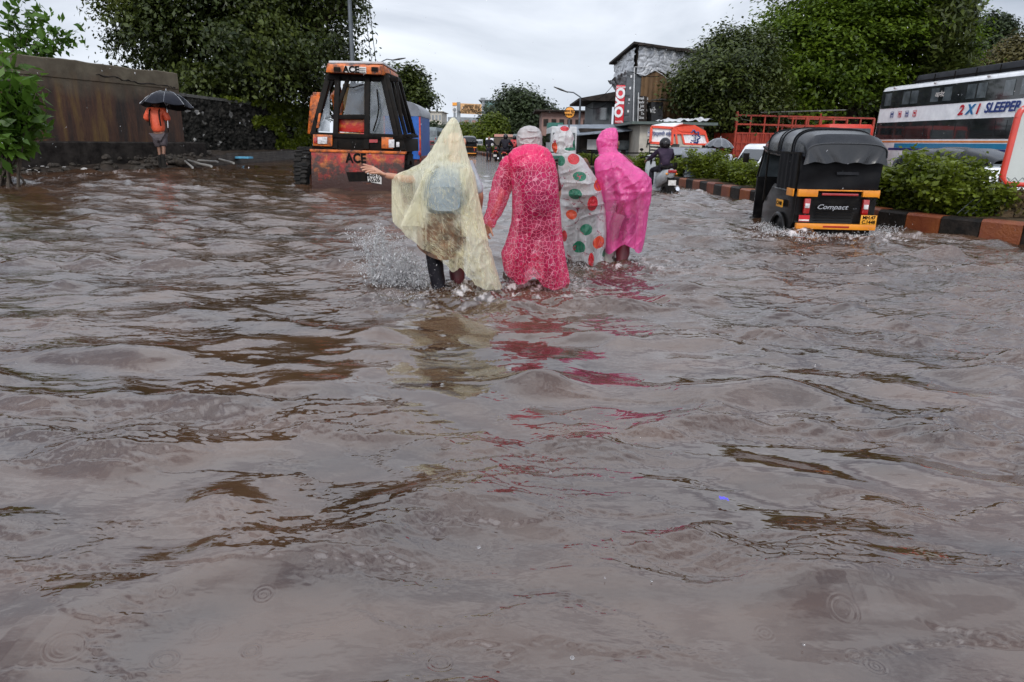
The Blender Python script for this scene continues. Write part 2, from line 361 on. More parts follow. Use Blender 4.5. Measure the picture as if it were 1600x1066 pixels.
for a_, b_ in zip(swell[:-1], swell[1:]):
    ab = np.array([b_.x-a_.x, b_.y-a_.y]); l2 = (ab**2).sum(); t_ = np.clip(((X-a_.x)*ab[0]+(Y-a_.y)*ab[1])/l2, 0, 1)
    d_ = np.hypot(X-a_.x-t_*ab[0], Y-a_.y-t_*ab[1]); H += 0.035*np.exp(-(d_/0.22)**2)
rng = np.random.default_rng(11)
drops = []
near = RR < 5.5
Xn, Yn, Hn = X[near], Y[near], H[near]
rings = []
for i in range(260):                                # raindrop rings
    q = rng.random()**0.7*4.6+0.9; a = rng.uniform(-0.72, 0.72); cx_, cy_ = q*math.sin(a), q*math.cos(a)
    R0 = rng.uniform(0.006, 0.042); A0 = 0.0011*rng.uniform(0.5, 1.2)*(0.02/(R0+0.012))**0.5
    s_ = np.where((np.abs(Xn-cx_) < R0*2.2+.02) & (np.abs(Yn-cy_) < R0*2.2+.02))[0]
    if len(s_):
        d_ = np.hypot(Xn[s_]-cx_, Yn[s_]-cy_); Hn[s_] += A0*np.cos(2*np.pi*(d_-R0)/0.0105)*np.exp(-((d_-R0)/0.0075)**2)
        Hn[s_] += A0*0.5*np.cos(2*np.pi*(d_-R0*.5)/0.009)*np.exp(-((d_-R0*.5)/0.005)**2)
    drops.append((cx_, cy_, R0))
H[near] = Hn
fine = samp(T_rip, 1.9, X, Y, 0.9)*np.minimum(1, att(0.05)+.3)
foam = np.clip((turb*0.55+turb_r*1.5+turb_s*0.9)*sm_np(0.6, 2.2, samp(T_foam, 3.1, X, Y, 0.7)+0.7*fine+0.6*turb_r), 0, 1)
t1 = 0.5*sm_np(0.2, 1.6, samp(T_foam, 3.1, X, Y, 0.2))
for a_, b_ in zip(swell[:-1], swell[1:]):
    ab = np.array([b_.x-a_.x, b_.y-a_.y]); l2 = (ab**2).sum(); t_ = np.clip(((X-a_.x)*ab[0]+(Y-a_.y)*ab[1])/l2, 0, 1)
    d_ = np.hypot(X-a_.x-t_*ab[0], Y-a_.y-t_*ab[1]); foam = np.maximum(foam, t1*np.exp(-(d_/0.25)**2))
Z = H*(1-sm_np(60, 200, RR)) + bnk
chop = (0.10+0.90*sm_np(2.2, 8.5, RR+0.7*right))*(1+0.5*right)
def wz(x, y):
    """water level (ramp only)"""
    return float(ramp(np.array(x), np.array(y)))
nr, nc = X.shape
idx = np.arange(nr*nc).reshape(nr, nc)
F = np.stack([idx[:-1, :-1], idx[:-1, 1:], idx[1:, 1:], idx[1:, :-1]], -1).reshape(-1, 4)
m = bpy.data.materials.new('flood_water'); m.use_nodes = True; nt = m.node_tree; b = nt.nodes['Principled BSDF']
tc = nt.nodes.new('ShaderNodeTexCoord'); mp = nt.nodes.new('ShaderNodeMapping'); mp.inputs['Scale'].default_value = (0.55, 1.1, 1); nt.links.new(tc.outputs['Object'], mp.inputs[0])
nz = nt.nodes.new('ShaderNodeTexNoise'); nz.inputs['Scale'].default_value = 1.6; nz.inputs['Detail'].default_value = 7; nz.inputs['Distortion'].default_value = 1.2; nt.links.new(mp.outputs[0], nz.inputs[0])
cr = nt.nodes.new('ShaderNodeValToRGB'); e = cr.color_ramp.elements
e[0].position = 0.36; e[0].color = (0.038, 0.019, 0.010, 1); e[1].position = 0.64; e[1].color = (0.082, 0.043, 0.024, 1); nt.links.new(nz.outputs[0], cr.inputs[0])
at = nt.nodes.new('ShaderNodeAttribute'); at.attribute_name = 'foam'
mx = nt.nodes.new('ShaderNodeMix'); mx.data_type = 'RGBA'; mx.inputs[7].default_value = (0.62, 0.56, 0.54, 1); nt.links.new(at.outputs['Fac'], mx.inputs[0]); nt.links.new(cr.outputs[0], mx.inputs[6]); nt.links.new(mx.outputs[2], b.inputs['Base Color'])
mr = nt.nodes.new('ShaderNodeMapRange'); mr.inputs[3].default_value = 0.035; mr.inputs[4].default_value = 0.5; nt.links.new(at.outputs['Fac'], mr.inputs[0]); nt.links.new(mr.outputs[0], b.inputs['Roughness'])
ca = nt.nodes.new('ShaderNodeAttribute'); ca.attribute_name = 'chop'
b.inputs['IOR'].default_value = 2.0
n2 = nt.nodes.new('ShaderNodeTexNoise'); n2.inputs['Scale'].default_value = 26; n2.inputs['Detail'].default_value = 3
mp2 = nt.nodes.new('ShaderNodeMapping'); mp2.inputs['Scale'].default_value = (0.45, 1.0, 1); nt.links.new(tc.outputs['Object'], mp2.inputs[0]); nt.links.new(mp2.outputs[0], n2.inputs[0])
bp = nt.nodes.new('ShaderNodeBump'); bp.inputs['Strength'].default_value = 0.16; bp.inputs['Distance'].default_value = 0.004; nt.links.new(n2.outputs[0], bp.inputs['Height'])
n4 = nt.nodes.new('ShaderNodeTexNoise'); n4.inputs['Scale'].default_value = 7.5; n4.inputs['Detail'].default_value = 4; n4.inputs['Roughness'].default_value = .6; nt.links.new(mp2.outputs[0], n4.inputs[0])
bq_ = nt.nodes.new('ShaderNodeBump'); bq_.inputs['Strength'].default_value = 0.8; bq_.inputs['Distance'].default_value = 0.024; nt.links.new(n4.outputs[0], bq_.inputs['Height']); nt.links.new(bp.outputs[0], bq_.inputs['Normal'])
nt.links.new(bq_.outputs[0], b.inputs['Normal']); nt.links.new(ca.outputs['Fac'], bq_.inputs['Strength'])
bp.inputs['Distance'].default_value = 0.009; mch = nt.nodes.new('ShaderNodeMath'); mch.operation = 'MULTIPLY'; mch.inputs[1].default_value = .8; nt.links.new(ca.outputs['Fac'], mch.inputs[0]); nt.links.new(mch.outputs[0], bp.inputs['Strength'])
M['water'] = m
water = npmesh('flood_water', np.stack([X, Y, Z], -1).reshape(-1, 3), F, M['water'], smoothf=True, attrs={'foam': foam.reshape(-1), 'chop': chop.reshape(-1)}); water['kind'] = 'structure'
del n3_, gate3, n1_, n2_, lines, gate1, gate2, X, Y, Z, H, RR, TT, F, idx, turb, turb_r, turb_s, mask, big, right, foam, DR, bnk
# ---- ground sheet reaching the horizon
pm('mud', (0.018,0.013,0.010), 0.45, col2=(0.05,0.04,0.032), nscale=3, bump=0.6, bscale=14)
g = MB(); g.add([(-900,-120,-0.45),(900,-120,-0.45),(900,1500,-0.45),(-900,1500,-0.45)], [(0,1,2,3)]); g.build('ground', M['mud'])['kind'] = 'structure'
g = MB(); g.add([(-600,262,0.02),(600,262,0.02),(600,1300,0.4),(-600,1300,0.4)], [(0,1,2,3)]); g.build('far_ground', M['mud'])['kind'] = 'structure'
# ---- muddy bank under the wall on the left
edge = [G(-120, 320, .0), G(0, 286, .05), G(90, 279, .1), G(200, 270, .17), G(260, 266, .2), G(318, 262, .22), G(345, 250, .23), G(400, 243.5, .24), G(480, 240, .24)]
def edge_y(x):
    for a_, b_ in zip(edge[:-1], edge[1:]):
        if a_.x <= x <= b_.x: return a_.y+(b_.y-a_.y)*(x-a_.x)/(b_.x-a_.x)
    return edge[0].y if x < edge[0].x else edge[-1].y+(x-edge[-1].x)*3.0
def bank_z(x, y):
    y0 = edge_y(x); return wz(x, y0)-0.10+0.20*smooth(-.5, .3, y-y0)+0.22*smooth(0.2, 1.6, y-y0)
def bank_pt(u, v):
    x = -22+u*17.5; y0 = edge_y(x); y = y0-0.7+v*v*26
    h = bank_z(x, y)+0.07*noise.noise(Vector((x*1.7, y*1.7, 0)))+0.05*noise.noise(Vector((x*5, y*5, 3)))+0.02*noise.noise(Vector((x*14, y*14, 3)))
    return (x, y, h)
MB().grid(bank_pt, 300, 130).build('mud_bank', M['mud'], sm=True)['kind'] = 'structure'
# ================================================================== MEDIAN
kp = [(1720,400),(1600,381),(1480,367),(1370,352),(1280,334),(1180,317),(1110,302),(1060,292),(1000,283),(930,272),(860,261),(800,251),(750,242.5),(722,236)]
kw = [G(*p) for p in kp]
def resample(P, step):
    out = [P[0]]; acc = 0
    dense = []
    for i in range(len(P)-1):
        p0, p1, p2, p3 = P[max(i-1,0)], P[i], P[i+1], P[min(i+2,len(P)-1)]
        for k in range(40):
            t = k/40; dense.append(0.5*((2*p1)+(p2-p0)*t+(2*p0-5*p1+4*p2-p3)*t*t+(3*p1-p0-3*p2+p3)*t**3))
    dense.append(P[-1])
    for a_, b_ in zip(dense[:-1], dense[1:]):
        acc += (b_-a_).length
        if acc >= step: out.append(b_.copy()); acc = 0
    return out
kr = resample(kw, 0.46)
def kerb(name, pts, h, flip=1, wid=0.24):
    me_ = bpy.data.meshes.new(name); vs, fs, mi = [], [], []
    nrm = []
    for i, p in enumerate(pts):
        d = (pts[min(i+1, len(pts)-1)]-pts[max(i-1, 0)]); d.z = 0; d.normalize(); nrm.append(Vector((d.y, -d.x, 0))*flip)
    prof = lambda p, n, dz: [p-n*0.0+Vector((0,0,-.5)), p+Vector((0,0,h-.03+dz)), p+n*.03+Vector((0,0,h+dz)), p+n*(wid-.03)+Vector((0,0,h+dz)), p+n*wid+Vector((0,0,h-.03+dz)), p+n*wid+Vector((0,0,-.5))]
    for i in range(len(pts)-1):
        dz = random.uniform(-.012, .012); jn = random.uniform(-.012, .012)
        a_, b_ = pts[i]+nrm[i]*jn, pts[i+1]+nrm[i+1]*jn
        d = (b_-a_).normalized()*0.006
        A = prof(a_+d, nrm[i], dz); B = prof(b_-d, nrm[i+1], dz); n = len(vs); vs += A+B
        for k in range(5): fs.append((n+k, n+k+1, n+6+k+1, n+6+k)); mi.append(i % 2)
        fs.append(tuple(n+k for k in range(6))); mi.append(i % 2); fs.append(tuple(n+11-k for k in range(6))); mi.append(i % 2)
    me_.from_pydata(vs, [], fs); me_.materials.append(M['kerb_rust']); me_.materials.append(M['kerb_black']); me_.polygons.foreach_set('material_index', mi); me_.update()
    o = bpy.data.objects.new(name, me_); COL.objects.link(o); return o
pm('kerb_rust', (0.12,0.024,0.009), 0.5, col2=(0.20,0.055,0.012), nscale=2.6, bump=0.4, bscale=40)
pm('kerb_black', (0.008,0.008,0.008), 0.45, col2=(0.03,0.024,0.02), nscale=5, bump=0.4, bscale=40)
kerb('kerb', kr, 0.235)['kind'] = 'structure'
pm('soil', (0.03,0.022,0.014), 0.8, col2=(0.07,0.05,0.03), nscale=6, bump=0.9, bscale=20)
soil = MB(); rowA = []
ksub = kr[::2]
for i, p in enumerate(ksub):
    d = (ksub[min(i+1, len(ksub)-1)]-ksub[max(i-1, 0)]).normalized(); n = Vector((d.y, -d.x, 0))
    rowA.append([p+n*(.2+q*.22)+Vector((0,0,.16+.05*noise.noise(Vector((i*.9, q*1.3, 0)))+(.06 if 0 < q < 5 else -.0))) for q in range(7)])
soil.add([v for r in rowA for v in r], [(i*7+k, i*7+k+1, i*7+7+k+1, i*7+7+k) for i in range(len(rowA)-1) for k in range(6)])
soil.build('median_soil', M['soil'], sm=True)['kind'] = 'structure'
back = []
for i, p in enumerate(kr):
    d = (kr[min(i+1, len(kr)-1)]-kr[max(i-1, 0)]).normalized(); back.append(p+Vector((d.y, -d.x, 0))*1.5)
kerb('kerb', back, 0.22)['kind'] = 'structure'
def median_at(px, off=0.7):
    """point on the median, off metres behind the front kerb face, seen at pixel column px"""
    def off_(i): d = (kr[min(i+1, len(kr)-1)]-kr[max(i-1, 0)]).normalized(); return kr[i]+Vector((d.y, -d.x, 0))*off
    def col(p): v = p+Vector((0,0,.5))-CP; return 800+FPX*v.dot(_r)/v.dot(_d)
    return off_(min(range(len(kr)), key=lambda i: abs(col(off_(i))-px)))
# ================================================================== WALLS ON THE LEFT
m = pm('stained_concrete', (0.06,0.045,0.026), 0.75, col2=(0.11,0.09,0.058), nscale=2.2, bump=0.5, bscale=9)
nt = m.node_tree; b = nt.nodes['Principled BSDF']; src = b.inputs['Base Color'].links[0].from_socket
tc = nt.nodes.new('ShaderNodeTexCoord'); mp = nt.nodes.new('ShaderNodeMapping'); mp.inputs['Scale'].default_value = (1.6, 1.6, 0.22); nt.links.new(tc.outputs['Object'], mp.inputs[0])
n1 = nt.nodes.new('ShaderNodeTexNoise'); n1.inputs['Scale'].default_value = 1.7; n1.inputs['Detail'].default_value = 8; n1.inputs['Roughness'].default_value = .7; nt.links.new(mp.outputs[0], n1.inputs[0])
cr = nt.nodes.new('ShaderNodeValToRGB'); e = cr.color_ramp.elements; e[0].position = .36; e[0].color = (0.010,0.006,0.004,1); e[1].position = .70; e[1].color = (0.13,0.075,0.016,1)
x_ = cr.color_ramp.elements.new(.52); x_.color = (0.055,0.022,0.010,1); nt.links.new(n1.outputs[0], cr.inputs[0])
sp = nt.nodes.new('ShaderNodeSeparateXYZ'); nt.links.new(tc.outputs['Object'], sp.inputs[0])
n3 = nt.nodes.new('ShaderNodeTexNoise'); n3.inputs['Scale'].default_value = 0.9; n3.inputs['Detail'].default_value = 6; nt.links.new(tc.outputs['Object'], n3.inputs[0])
ad = nt.nodes.new('ShaderNodeMath'); ad.operation = 'MULTIPLY_ADD'; ad.inputs[1].default_value = 1.3; nt.links.new(n3.outputs[0], ad.inputs[0]); nt.links.new(sp.outputs[2], ad.inputs[2])
mr = nt.nodes.new('ShaderNodeMapRange'); mr.inputs[1].default_value = 2.15; mr.inputs[2].default_value = 2.75; nt.links.new(ad.outputs[0], mr.inputs[0])
mx = nt.nodes.new('ShaderNodeMix'); mx.data_type = 'RGBA'; nt.links.new(mr.outputs[0], mx.inputs[0]); nt.links.new(cr.outputs[0], mx.inputs[6]); nt.links.new(src, mx.inputs[7]); nt.links.new(mx.outputs[2], b.inputs['Base Color'])
pm('black_stone', (0.012,0.010,0.009), 0.6, col2=(0.035,0.03,0.026), nscale=4, bump=0.7, bscale=12)
pm('moss', (0.045,0.06,0.012), 0.9, col2=(0.13,0.15,0.03), nscale=7, bump=0.8)
YE = 19.5
PR = W(276, 240, YE); PT = W(276, 115, YE); zt = PT.z; zb = PR.z-0.25
kL = (zt-CAMH)                                       # same height at the left end
def ycol(px, py, z): r = ray(px, py); return (z-CAMH)/r.z*r.y
YL = ycol(30, 84, zt); PL = W(30, 84, YL); dirw = (Vector((PL.x, PL.y, 0))-Vector((PT.x, PT.y, 0)))
A0 = Vector((PT.x, PT.y, 0)); A1 = A0+dirw*1.9; nb = Vector((-dirw.y, dirw.x, 0)).normalized(); nb = nb if nb.y > 0 else -nb
wall = empty('concrete_wall', A0+Vector((0,0,zb)), 'tall brown stained concrete wall with a crack, behind the person with black umbrella', 'wall')
def LW(v): return Vector(v)-wall.location
seg = 60; mbw = MB(); 
def wtop(t): return zt+0.035*noise.noise(Vector((t*9, 0, 0)))+0.015*noise.noise(Vector((t*40, 0, 0)))
rings = []
for i in range(seg+1):
    t = i/seg; p = A0.lerp(A1, t); rings.append([LW(p+Vector((0,0,zb))), LW(p+Vector((0,0,zt-.42))), LW(p-nb*0.02+Vector((0,0,zt-.40))), LW(p-nb*.02+Vector((0,0,wtop(t)-.02))), LW(p+Vector((0,0,wtop(t)))), LW(p+nb*.38+Vector((0,0,wtop(t+3)))), LW(p+nb*.38+Vector((0,0,zb)))])
mbw.loft(rings).build('wall', M['stained_concrete'], wall)
ck = MB(); cpts = [(150,118),(180,121),(200,126),(230,131),(262,134),(276,140)]; 
pts_ = []
for i, (px, py) in enumerate(cpts):
    r = ray(px, py); # intersect wall plane
    t = (A0-nb*.024-CP).dot(nb)/r.dot(nb); pts_.append(LW(CP+r*t))
pp = []
for a_, b_ in zip(pts_[:-1], pts_[1:]):
    for k in range(6): pp.append(a_.lerp(b_, k/6)+Vector((0,0,random.uniform(-.03,.03))))
ck.tube(pp, [random.uniform(.006,.02) for _ in pp], 5); ck.build('crack', M['black_stone'], wall)
pl = MB(); rings = []
for i in range(41):
    t = -0.06+1.06*i/40; p = A0.lerp(A1, t)-nb*0.28; q = .02*noise.noise(Vector((t*30,1,0))); zz = W(276, 222, YE).z
    rings.append([LW(p+Vector((0,0,zb-.2))), LW(p+Vector((0,0,zz+q-.03))), LW(p+nb*.03+Vector((0,0,zz+q))), LW(p+nb*.26+Vector((0,0,zz+q))), LW(p+nb*.26+Vector((0,0,zb-.2)))])
pl.loft(rings).build('plinth', M['black_stone'], wall)
# gabion wall
YG0, YG1 = 24.0, 31.0
ga, gb = W(272, 240, YG0), W(492, 238, YG1); gt0, gt1 = W(276, 148, YG0).z, W(486, 176, YG1).z
m = bpy.data.materials.new('gabion_stone'); m.use_nodes = True; nt = m.node_tree; b = nt.nodes['Principled BSDF']; b.inputs['Roughness'].default_value = .8; b.inputs['Specular IOR Level'].default_value = .1
tc = nt.nodes.new('ShaderNodeTexCoord'); vo = nt.nodes.new('ShaderNodeTexVoronoi'); vo.inputs['Scale'].default_value = 6.5; nt.links.new(tc.outputs['Object'], vo.inputs[0])
cr = nt.nodes.new('ShaderNodeValToRGB'); e = cr.color_ramp.elements; e[0].color = (0.006,0.006,0.005,1); e[1].color = (0.035,0.03,0.027,1); x_ = cr.color_ramp.elements.new(.93); x_.color = (0.03,0.028,0.024,1); e[2].color = (0.30,0.29,0.27,1)
sp = nt.nodes.new('ShaderNodeSeparateColor'); nt.links.new(vo.outputs['Color'], sp.inputs[0]); nt.links.new(sp.outputs[0], cr.inputs[0]); nt.links.new(cr.outputs[0], b.inputs['Base Color'])
M['gabion'] = m
gab = empty('gabion_wall', (ga.x, ga.y, ga.z-.4), 'dark gabion wall of stones in wire mesh running back below the big left tree', 'wall')
gl = gab.location.copy(); gd = Vector((gb.x-ga.x, gb.y-ga.y, 0)); gn = Vector((gd.y, -gd.x, 0)).normalized(); gn = gn if gn.y < 0 else -gn
def gpt(u, v):
    zt_ = gt0+(gt1-gt0)*u; z = gl.z+(zt_-gl.z)*v; p = Vector((ga.x, ga.y, 0))+gd*u; q = Vector((p.x*5.5, p.y*5.5, z*7.0))
    dist = noise.voronoi(q)[0]; h = min(dist[1]-dist[0], .6)*.17
    return Vector((p.x, p.y, z))+gn*h-gl
gm = MB(); gm.grid(gpt, 330, 60).build('stone_face', M['gabion'], gab, sm=True)
cp_ = MB(); cp_.prism([Vector((ga.x, ga.y, gt0))-gl-gn*-.06, Vector((gb.x, gb.y, gt1))-gl-gn*-.06, Vector((gb.x, gb.y, gt1+.1))-gl-gn*-.06, Vector((ga.x, ga.y, gt0+.1))-gl-gn*-.06], -gn*0.9)
pm('old_concrete', (0.10,0.095,0.085), 0.7, col2=(0.04,0.04,0.035), nscale=5, bump=.4); cp_.build('coping', M['old_concrete'], gab)
bk = MB(); bk.prism([Vector((ga.x, ga.y, gl.z))-gl-gn*.1, Vector((gb.x, gb.y, gl.z))-gl-gn*.1, Vector((gb.x, gb.y, gt1-.01))-gl-gn*.1, Vector((ga.x, ga.y, gt0-.01))-gl-gn*.1], -gn*.7); bk.build('stone_core', M['black_stone'], gab)
# ================================================================== FOLIAGE
def leaves(C, size, n_up=0.6, seed=0, outc=None, elong=1.9, jitter=0.35, sz_var=0.35):
    """C (n,3) leaf centres -> verts, faces; every leaf is a small folded kite"""
    rng = np.random.default_rng(seed); n = len(C)
    nr_ = rng.normal(size=(n, 3)); nr_[:, 2] += n_up*3
    if outc is not None:
        o = C-outc; o /= np.linalg.norm(o, axis=1, keepdims=True)+1e-6; nr_ += o*1.3
    nr_ /= np.linalg.norm(nr_, axis=1, keepdims=True)
    a = rng.normal(size=(n, 3)); a[:, 2] -= 0.5; a -= nr_*(a*nr_).sum(1, keepdims=True); a /= np.linalg.norm(a, axis=1, keepdims=True)+1e-9
    b_ = np.cross(nr_, a); s = size*(1+sz_var*rng.normal(size=(n, 1))).clip(0.4, 1.9)
    l = s*elong*0.5; w = s*0.5
    V = np.stack([C-a*l, C-a*l*0.1+b_*w+nr_*w*.25, C+a*l, C-a*l*0.1-b_*w+nr_*w*.25], 1).reshape(-1, 3)
    return V
def leafobj(name, C, size, mat, parent=None, tone=None, **k):
    V = leaves(C, size, **k); n = len(C)
    if tone is None: tone = np.array([.28+.5*noise.noise(Vector(c)*2.2) for c in C])
    return npmesh(name, V, np.arange(n*4).reshape(n, 4), mat, parent, attrs={'tone': np.repeat(np.clip(tone, 0, .56), 4)})
def blobs_to_leaves(blobs, n, per, seed, csize=0.5, flat=0.6, shell=0.55):
    """blobs: (centre, radii); clusters spread through each, biased to the shell; returns leaf centres and cluster centres"""
    rng = np.random.default_rng(seed); vol = np.array([b_[1][0]*b_[1][1]*b_[1][2] for b_ in blobs])**0.75; pr = vol/vol.sum()
    nc_ = max(4, n//per); which = rng.choice(len(blobs), nc_, p=pr); CC = []
    for w_ in which:
        c, r = blobs[w_]; d = rng.normal(size=3); d /= np.linalg.norm(d); q = shell+(1-shell)*rng.random()**0.7 if rng.random() < .75 else rng.random()**.5
        q *= 1+0.05*rng.normal(); CC.append(np.array(c)+d*q*np.array(r))
    CC = np.array(CC); k = np.repeat(np.arange(nc_), per)
    sc = csize*(0.6+0.8*rng.random((nc_, 1)))
    off = np.clip(rng.normal(size=(len(k), 3)), -1.7, 1.7)*np.array([1, 1, flat])*sc[k]
    off[:, 2] -= 0.25*np.abs(off[:, 0])+0.25*np.abs(off[:, 1])
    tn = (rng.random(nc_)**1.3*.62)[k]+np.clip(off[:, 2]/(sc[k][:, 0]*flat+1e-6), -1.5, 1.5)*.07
    return CC[k]+off, CC, tn
pm('bark', (0.05,0.038,0.028), 0.85, col2=(0.10,0.08,0.06), nscale=9, bump=0.8, stretch=(1,1,.25))
pm('dark_bark', (0.022,0.018,0.014), 0.85, col2=(0.05,0.04,0.03), nscale=9, bump=0.8, stretch=(1,1,.25))
def tree(name, label, blobs, base, n, per, lsize, lmat, seed, group=None, csize=.5, flat=.6, tr=.28, bark='bark', shell=.55, nlimb=14, cat='tree', **kw):
    base = Vector(base); root = empty(name, base, label, cat, group); B = np.array(base)
    C, CC, tn_ = blobs_to_leaves(blobs, n, per, seed, csize, flat, shell)
    cen = np.mean([b_[0] for b_ in blobs], axis=0)
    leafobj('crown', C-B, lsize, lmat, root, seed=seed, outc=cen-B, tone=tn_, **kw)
    rng = random.Random(seed); tk = MB(); cz = Vector(cen)-base; top = Vector((cz.x*.75, cz.y*.75, cz.z*0.85))
    P = [Vector((0,0,-.3)), top*.35+Vector((rng.uniform(-.2,.2), 0, 0)), top*.7+Vector((rng.uniform(-.3,.3), 0, 0)), top]
    tk.tube(P, [tr*1.25, tr, tr*.75, tr*.45], 12)
    for k in range(nlimb):
        e_ = Vector(CC[rng.randrange(len(CC))])-base; s_ = P[1].lerp(P[3], rng.uniform(.1, 1)); mid = s_.lerp(e_, .5)+Vector((rng.uniform(-.3,.3), rng.uniform(-.3,.3), .25))
        tk.tube([s_, s_.lerp(mid, .5)+Vector((0,0,.1)), mid, e_], [tr*.45, tr*.36, tr*.24, tr*.07], 7)
    tk.build('trunk', M[bark], root, sm=True); return root
def pb(px, py, rx, ry, Y, dy=None):
    """ellipsoid seen as a pixel ellipse at depth Y"""
    c = W(px, py, Y); k = ppm(Y, px, py); return (tuple(c), (rx/k, dy or (rx+ry)/2/k, ry/k))
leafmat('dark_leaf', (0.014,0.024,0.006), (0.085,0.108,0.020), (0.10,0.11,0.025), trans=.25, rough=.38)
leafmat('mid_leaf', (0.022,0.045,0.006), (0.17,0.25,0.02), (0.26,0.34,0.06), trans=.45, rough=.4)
leafmat('far_leaf', (0.022,0.034,0.014), (0.055,0.075,0.028), trans=.25)  # greyed green, distance haze put into the leaf colour
leafmat('hedge_leaf', (0.045,0.07,0.006), (0.17,0.21,0.02), (0.24,0.30,0.06), trans=.4, rough=.35)
leafmat('bright_leaf', (0.035,0.085,0.010), (0.10,0.19,0.025), (0.18,0.27,0.05), trans=.4, rough=.3)
leafmat('dry_leaf', (0.05,0.045,0.015), (0.12,0.10,0.03), (0.18,0.10,0.03), trans=.2)
# big left tree behind the gabion wall
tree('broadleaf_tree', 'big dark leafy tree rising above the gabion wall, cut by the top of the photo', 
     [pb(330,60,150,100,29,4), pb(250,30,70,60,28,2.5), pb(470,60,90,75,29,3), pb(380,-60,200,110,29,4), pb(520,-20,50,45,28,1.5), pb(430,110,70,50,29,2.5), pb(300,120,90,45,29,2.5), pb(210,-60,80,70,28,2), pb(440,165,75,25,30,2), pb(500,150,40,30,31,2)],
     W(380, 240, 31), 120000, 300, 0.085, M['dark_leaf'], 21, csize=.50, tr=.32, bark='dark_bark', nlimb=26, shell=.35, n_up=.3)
# sparse sprays over the concrete wall, top left
rt = empty('leafy_shrub', W(20, 160, 18.5)-Vector((0,0,1.5)), 'thin leafy shrub with sprays of leaves showing above the left end of the concrete wall', 'shrub'); bl = rt.location.copy()
sb = MB(); CL = []; rng = random.Random(5); k18 = ppm(18.5)
for (px0, py0, px1, py1) in [(10,120,20,15),(15,110,60,10),(20,110,95,45),(25,115,125,45),(20,115,105,75),(25,120,80,80),(5,110,-20,30),(30,100,60,45),(15,100,35,-15),(30,110,120,62),(5,100,75,25),(10,100,45,60)]:
    a_, b_ = W(px0, py0, 18.5)-bl, W(px1, py1, 18.5+rng.uniform(-.5,.5))-bl; mid = a_.lerp(b_, .55)+Vector((0, 0, .18)); sb.tube([a_, mid, b_], [.012, .008, .003], 5)
    for q in range(60):
        t = rng.uniform(.2, 1.05); p = (a_.lerp(mid, t*2) if t < .5 else mid.lerp(b_, t*2-1)); CL.append(p+Vector((rng.gauss(0,.09), rng.gauss(0,.15), rng.gauss(0,.08))))
sb.tube([Vector((0,0,-1.2)), W(15,130,18.5)-bl, W(20,95,18.5)-bl], [.05,.035,.02], 7); sb.build('branches', M['bark'], rt, sm=True)
leafobj('foliage', np.array([tuple(c) for c in CL]), .10, M['bright_leaf'], rt, seed=4, n_up=.3)
# near broad-leaved bush, left edge
YN = 12.0
bs = W(18, 275, YN); rt = empty('broadleaf_bush', (bs.x, bs.y, bank_z(bs.x, bs.y)), 'bright green broad-leaved bush at the left edge in front of the concrete wall', 'bush'); bl = rt.location.copy()
sb = MB(); CL = []; rng = random.Random(9)
for q in range(26):
    px1 = rng.uniform(-60, 66); py1 = rng.uniform(75, 235) if px1 < 40 else rng.uniform(110, 200); b_ = W(px1, py1, YN+rng.uniform(-.5,.5))-bl; a_ = Vector((rng.uniform(-.5,.15), rng.uniform(-.2,.2), 0)); mid = a_.lerp(b_, .5)+Vector((rng.uniform(-.1,.1), 0, .1)); sb.tube([a_, mid, b_], [.022, .014, .004], 6)
    for w_ in range(46):
        t = rng.uniform(.35, 1.03); p = (a_.lerp(mid, t*2) if t < .5 else mid.lerp(b_, t*2-1)); CL.append(p+Vector((rng.gauss(0,.11), rng.gauss(0,.12), rng.gauss(0,.10))))
sb.build('stems', M['bark'], rt, sm=True); leafobj('foliage', np.array([tuple(c) for c in CL]), .105, M['bright_leaf'], rt, seed=5, n_up=.35, elong=2.4)
# ivy and moss on the gabion wall's far end
CL = []; rng = random.Random(3)
for q in range(8000):
    u = 0.50+0.5*rng.random()**.8; v = 1-rng.random()**1.5*(.95 if u > .66 else .4); 
    if noise.noise(Vector((u*11, v*5, 2)))+(u-.50)*1.6+v*.25 < .22: continue
    p = gpt(u, min(v, 1)); CL.append(p+gn*rng.uniform(.03,.16)+Vector((0, 0, rng.uniform(-.05,.08) if v < .97 else rng.uniform(0,.2))))
for q in range(900):
    u = 0.30+.7*rng.random(); 
    if noise.noise(Vector((u*14, 7, 2))) < -.05: continue
    p = gpt(u, 1.0); CL.append(p+gn*rng.uniform(-.3,.15)+Vector((0,0,rng.uniform(.05,.2))))
iv = leafobj('ivy', np.array([tuple(c) for c in CL]), .095, M['hedge_leaf'], None, seed=8, n_up=.2, elong=1.3); iv.location = gl
tag(iv, 'green ivy spilling over the far end of the gabion wall', 'ivy')
# street tree behind the loader
tree('street_tree', 'dark round-headed tree standing behind the orange loader', [pb(625,140,42,36,62), pb(645,120,24,18,62), pb(600,150,35,35,62), pb(660,150,15,18,61), pb(590,195,45,30,62)], W(610,225,62), 22000, 45, .17, M['dark_leaf'], 31, csize=.5, tr=.25, nlimb=10)
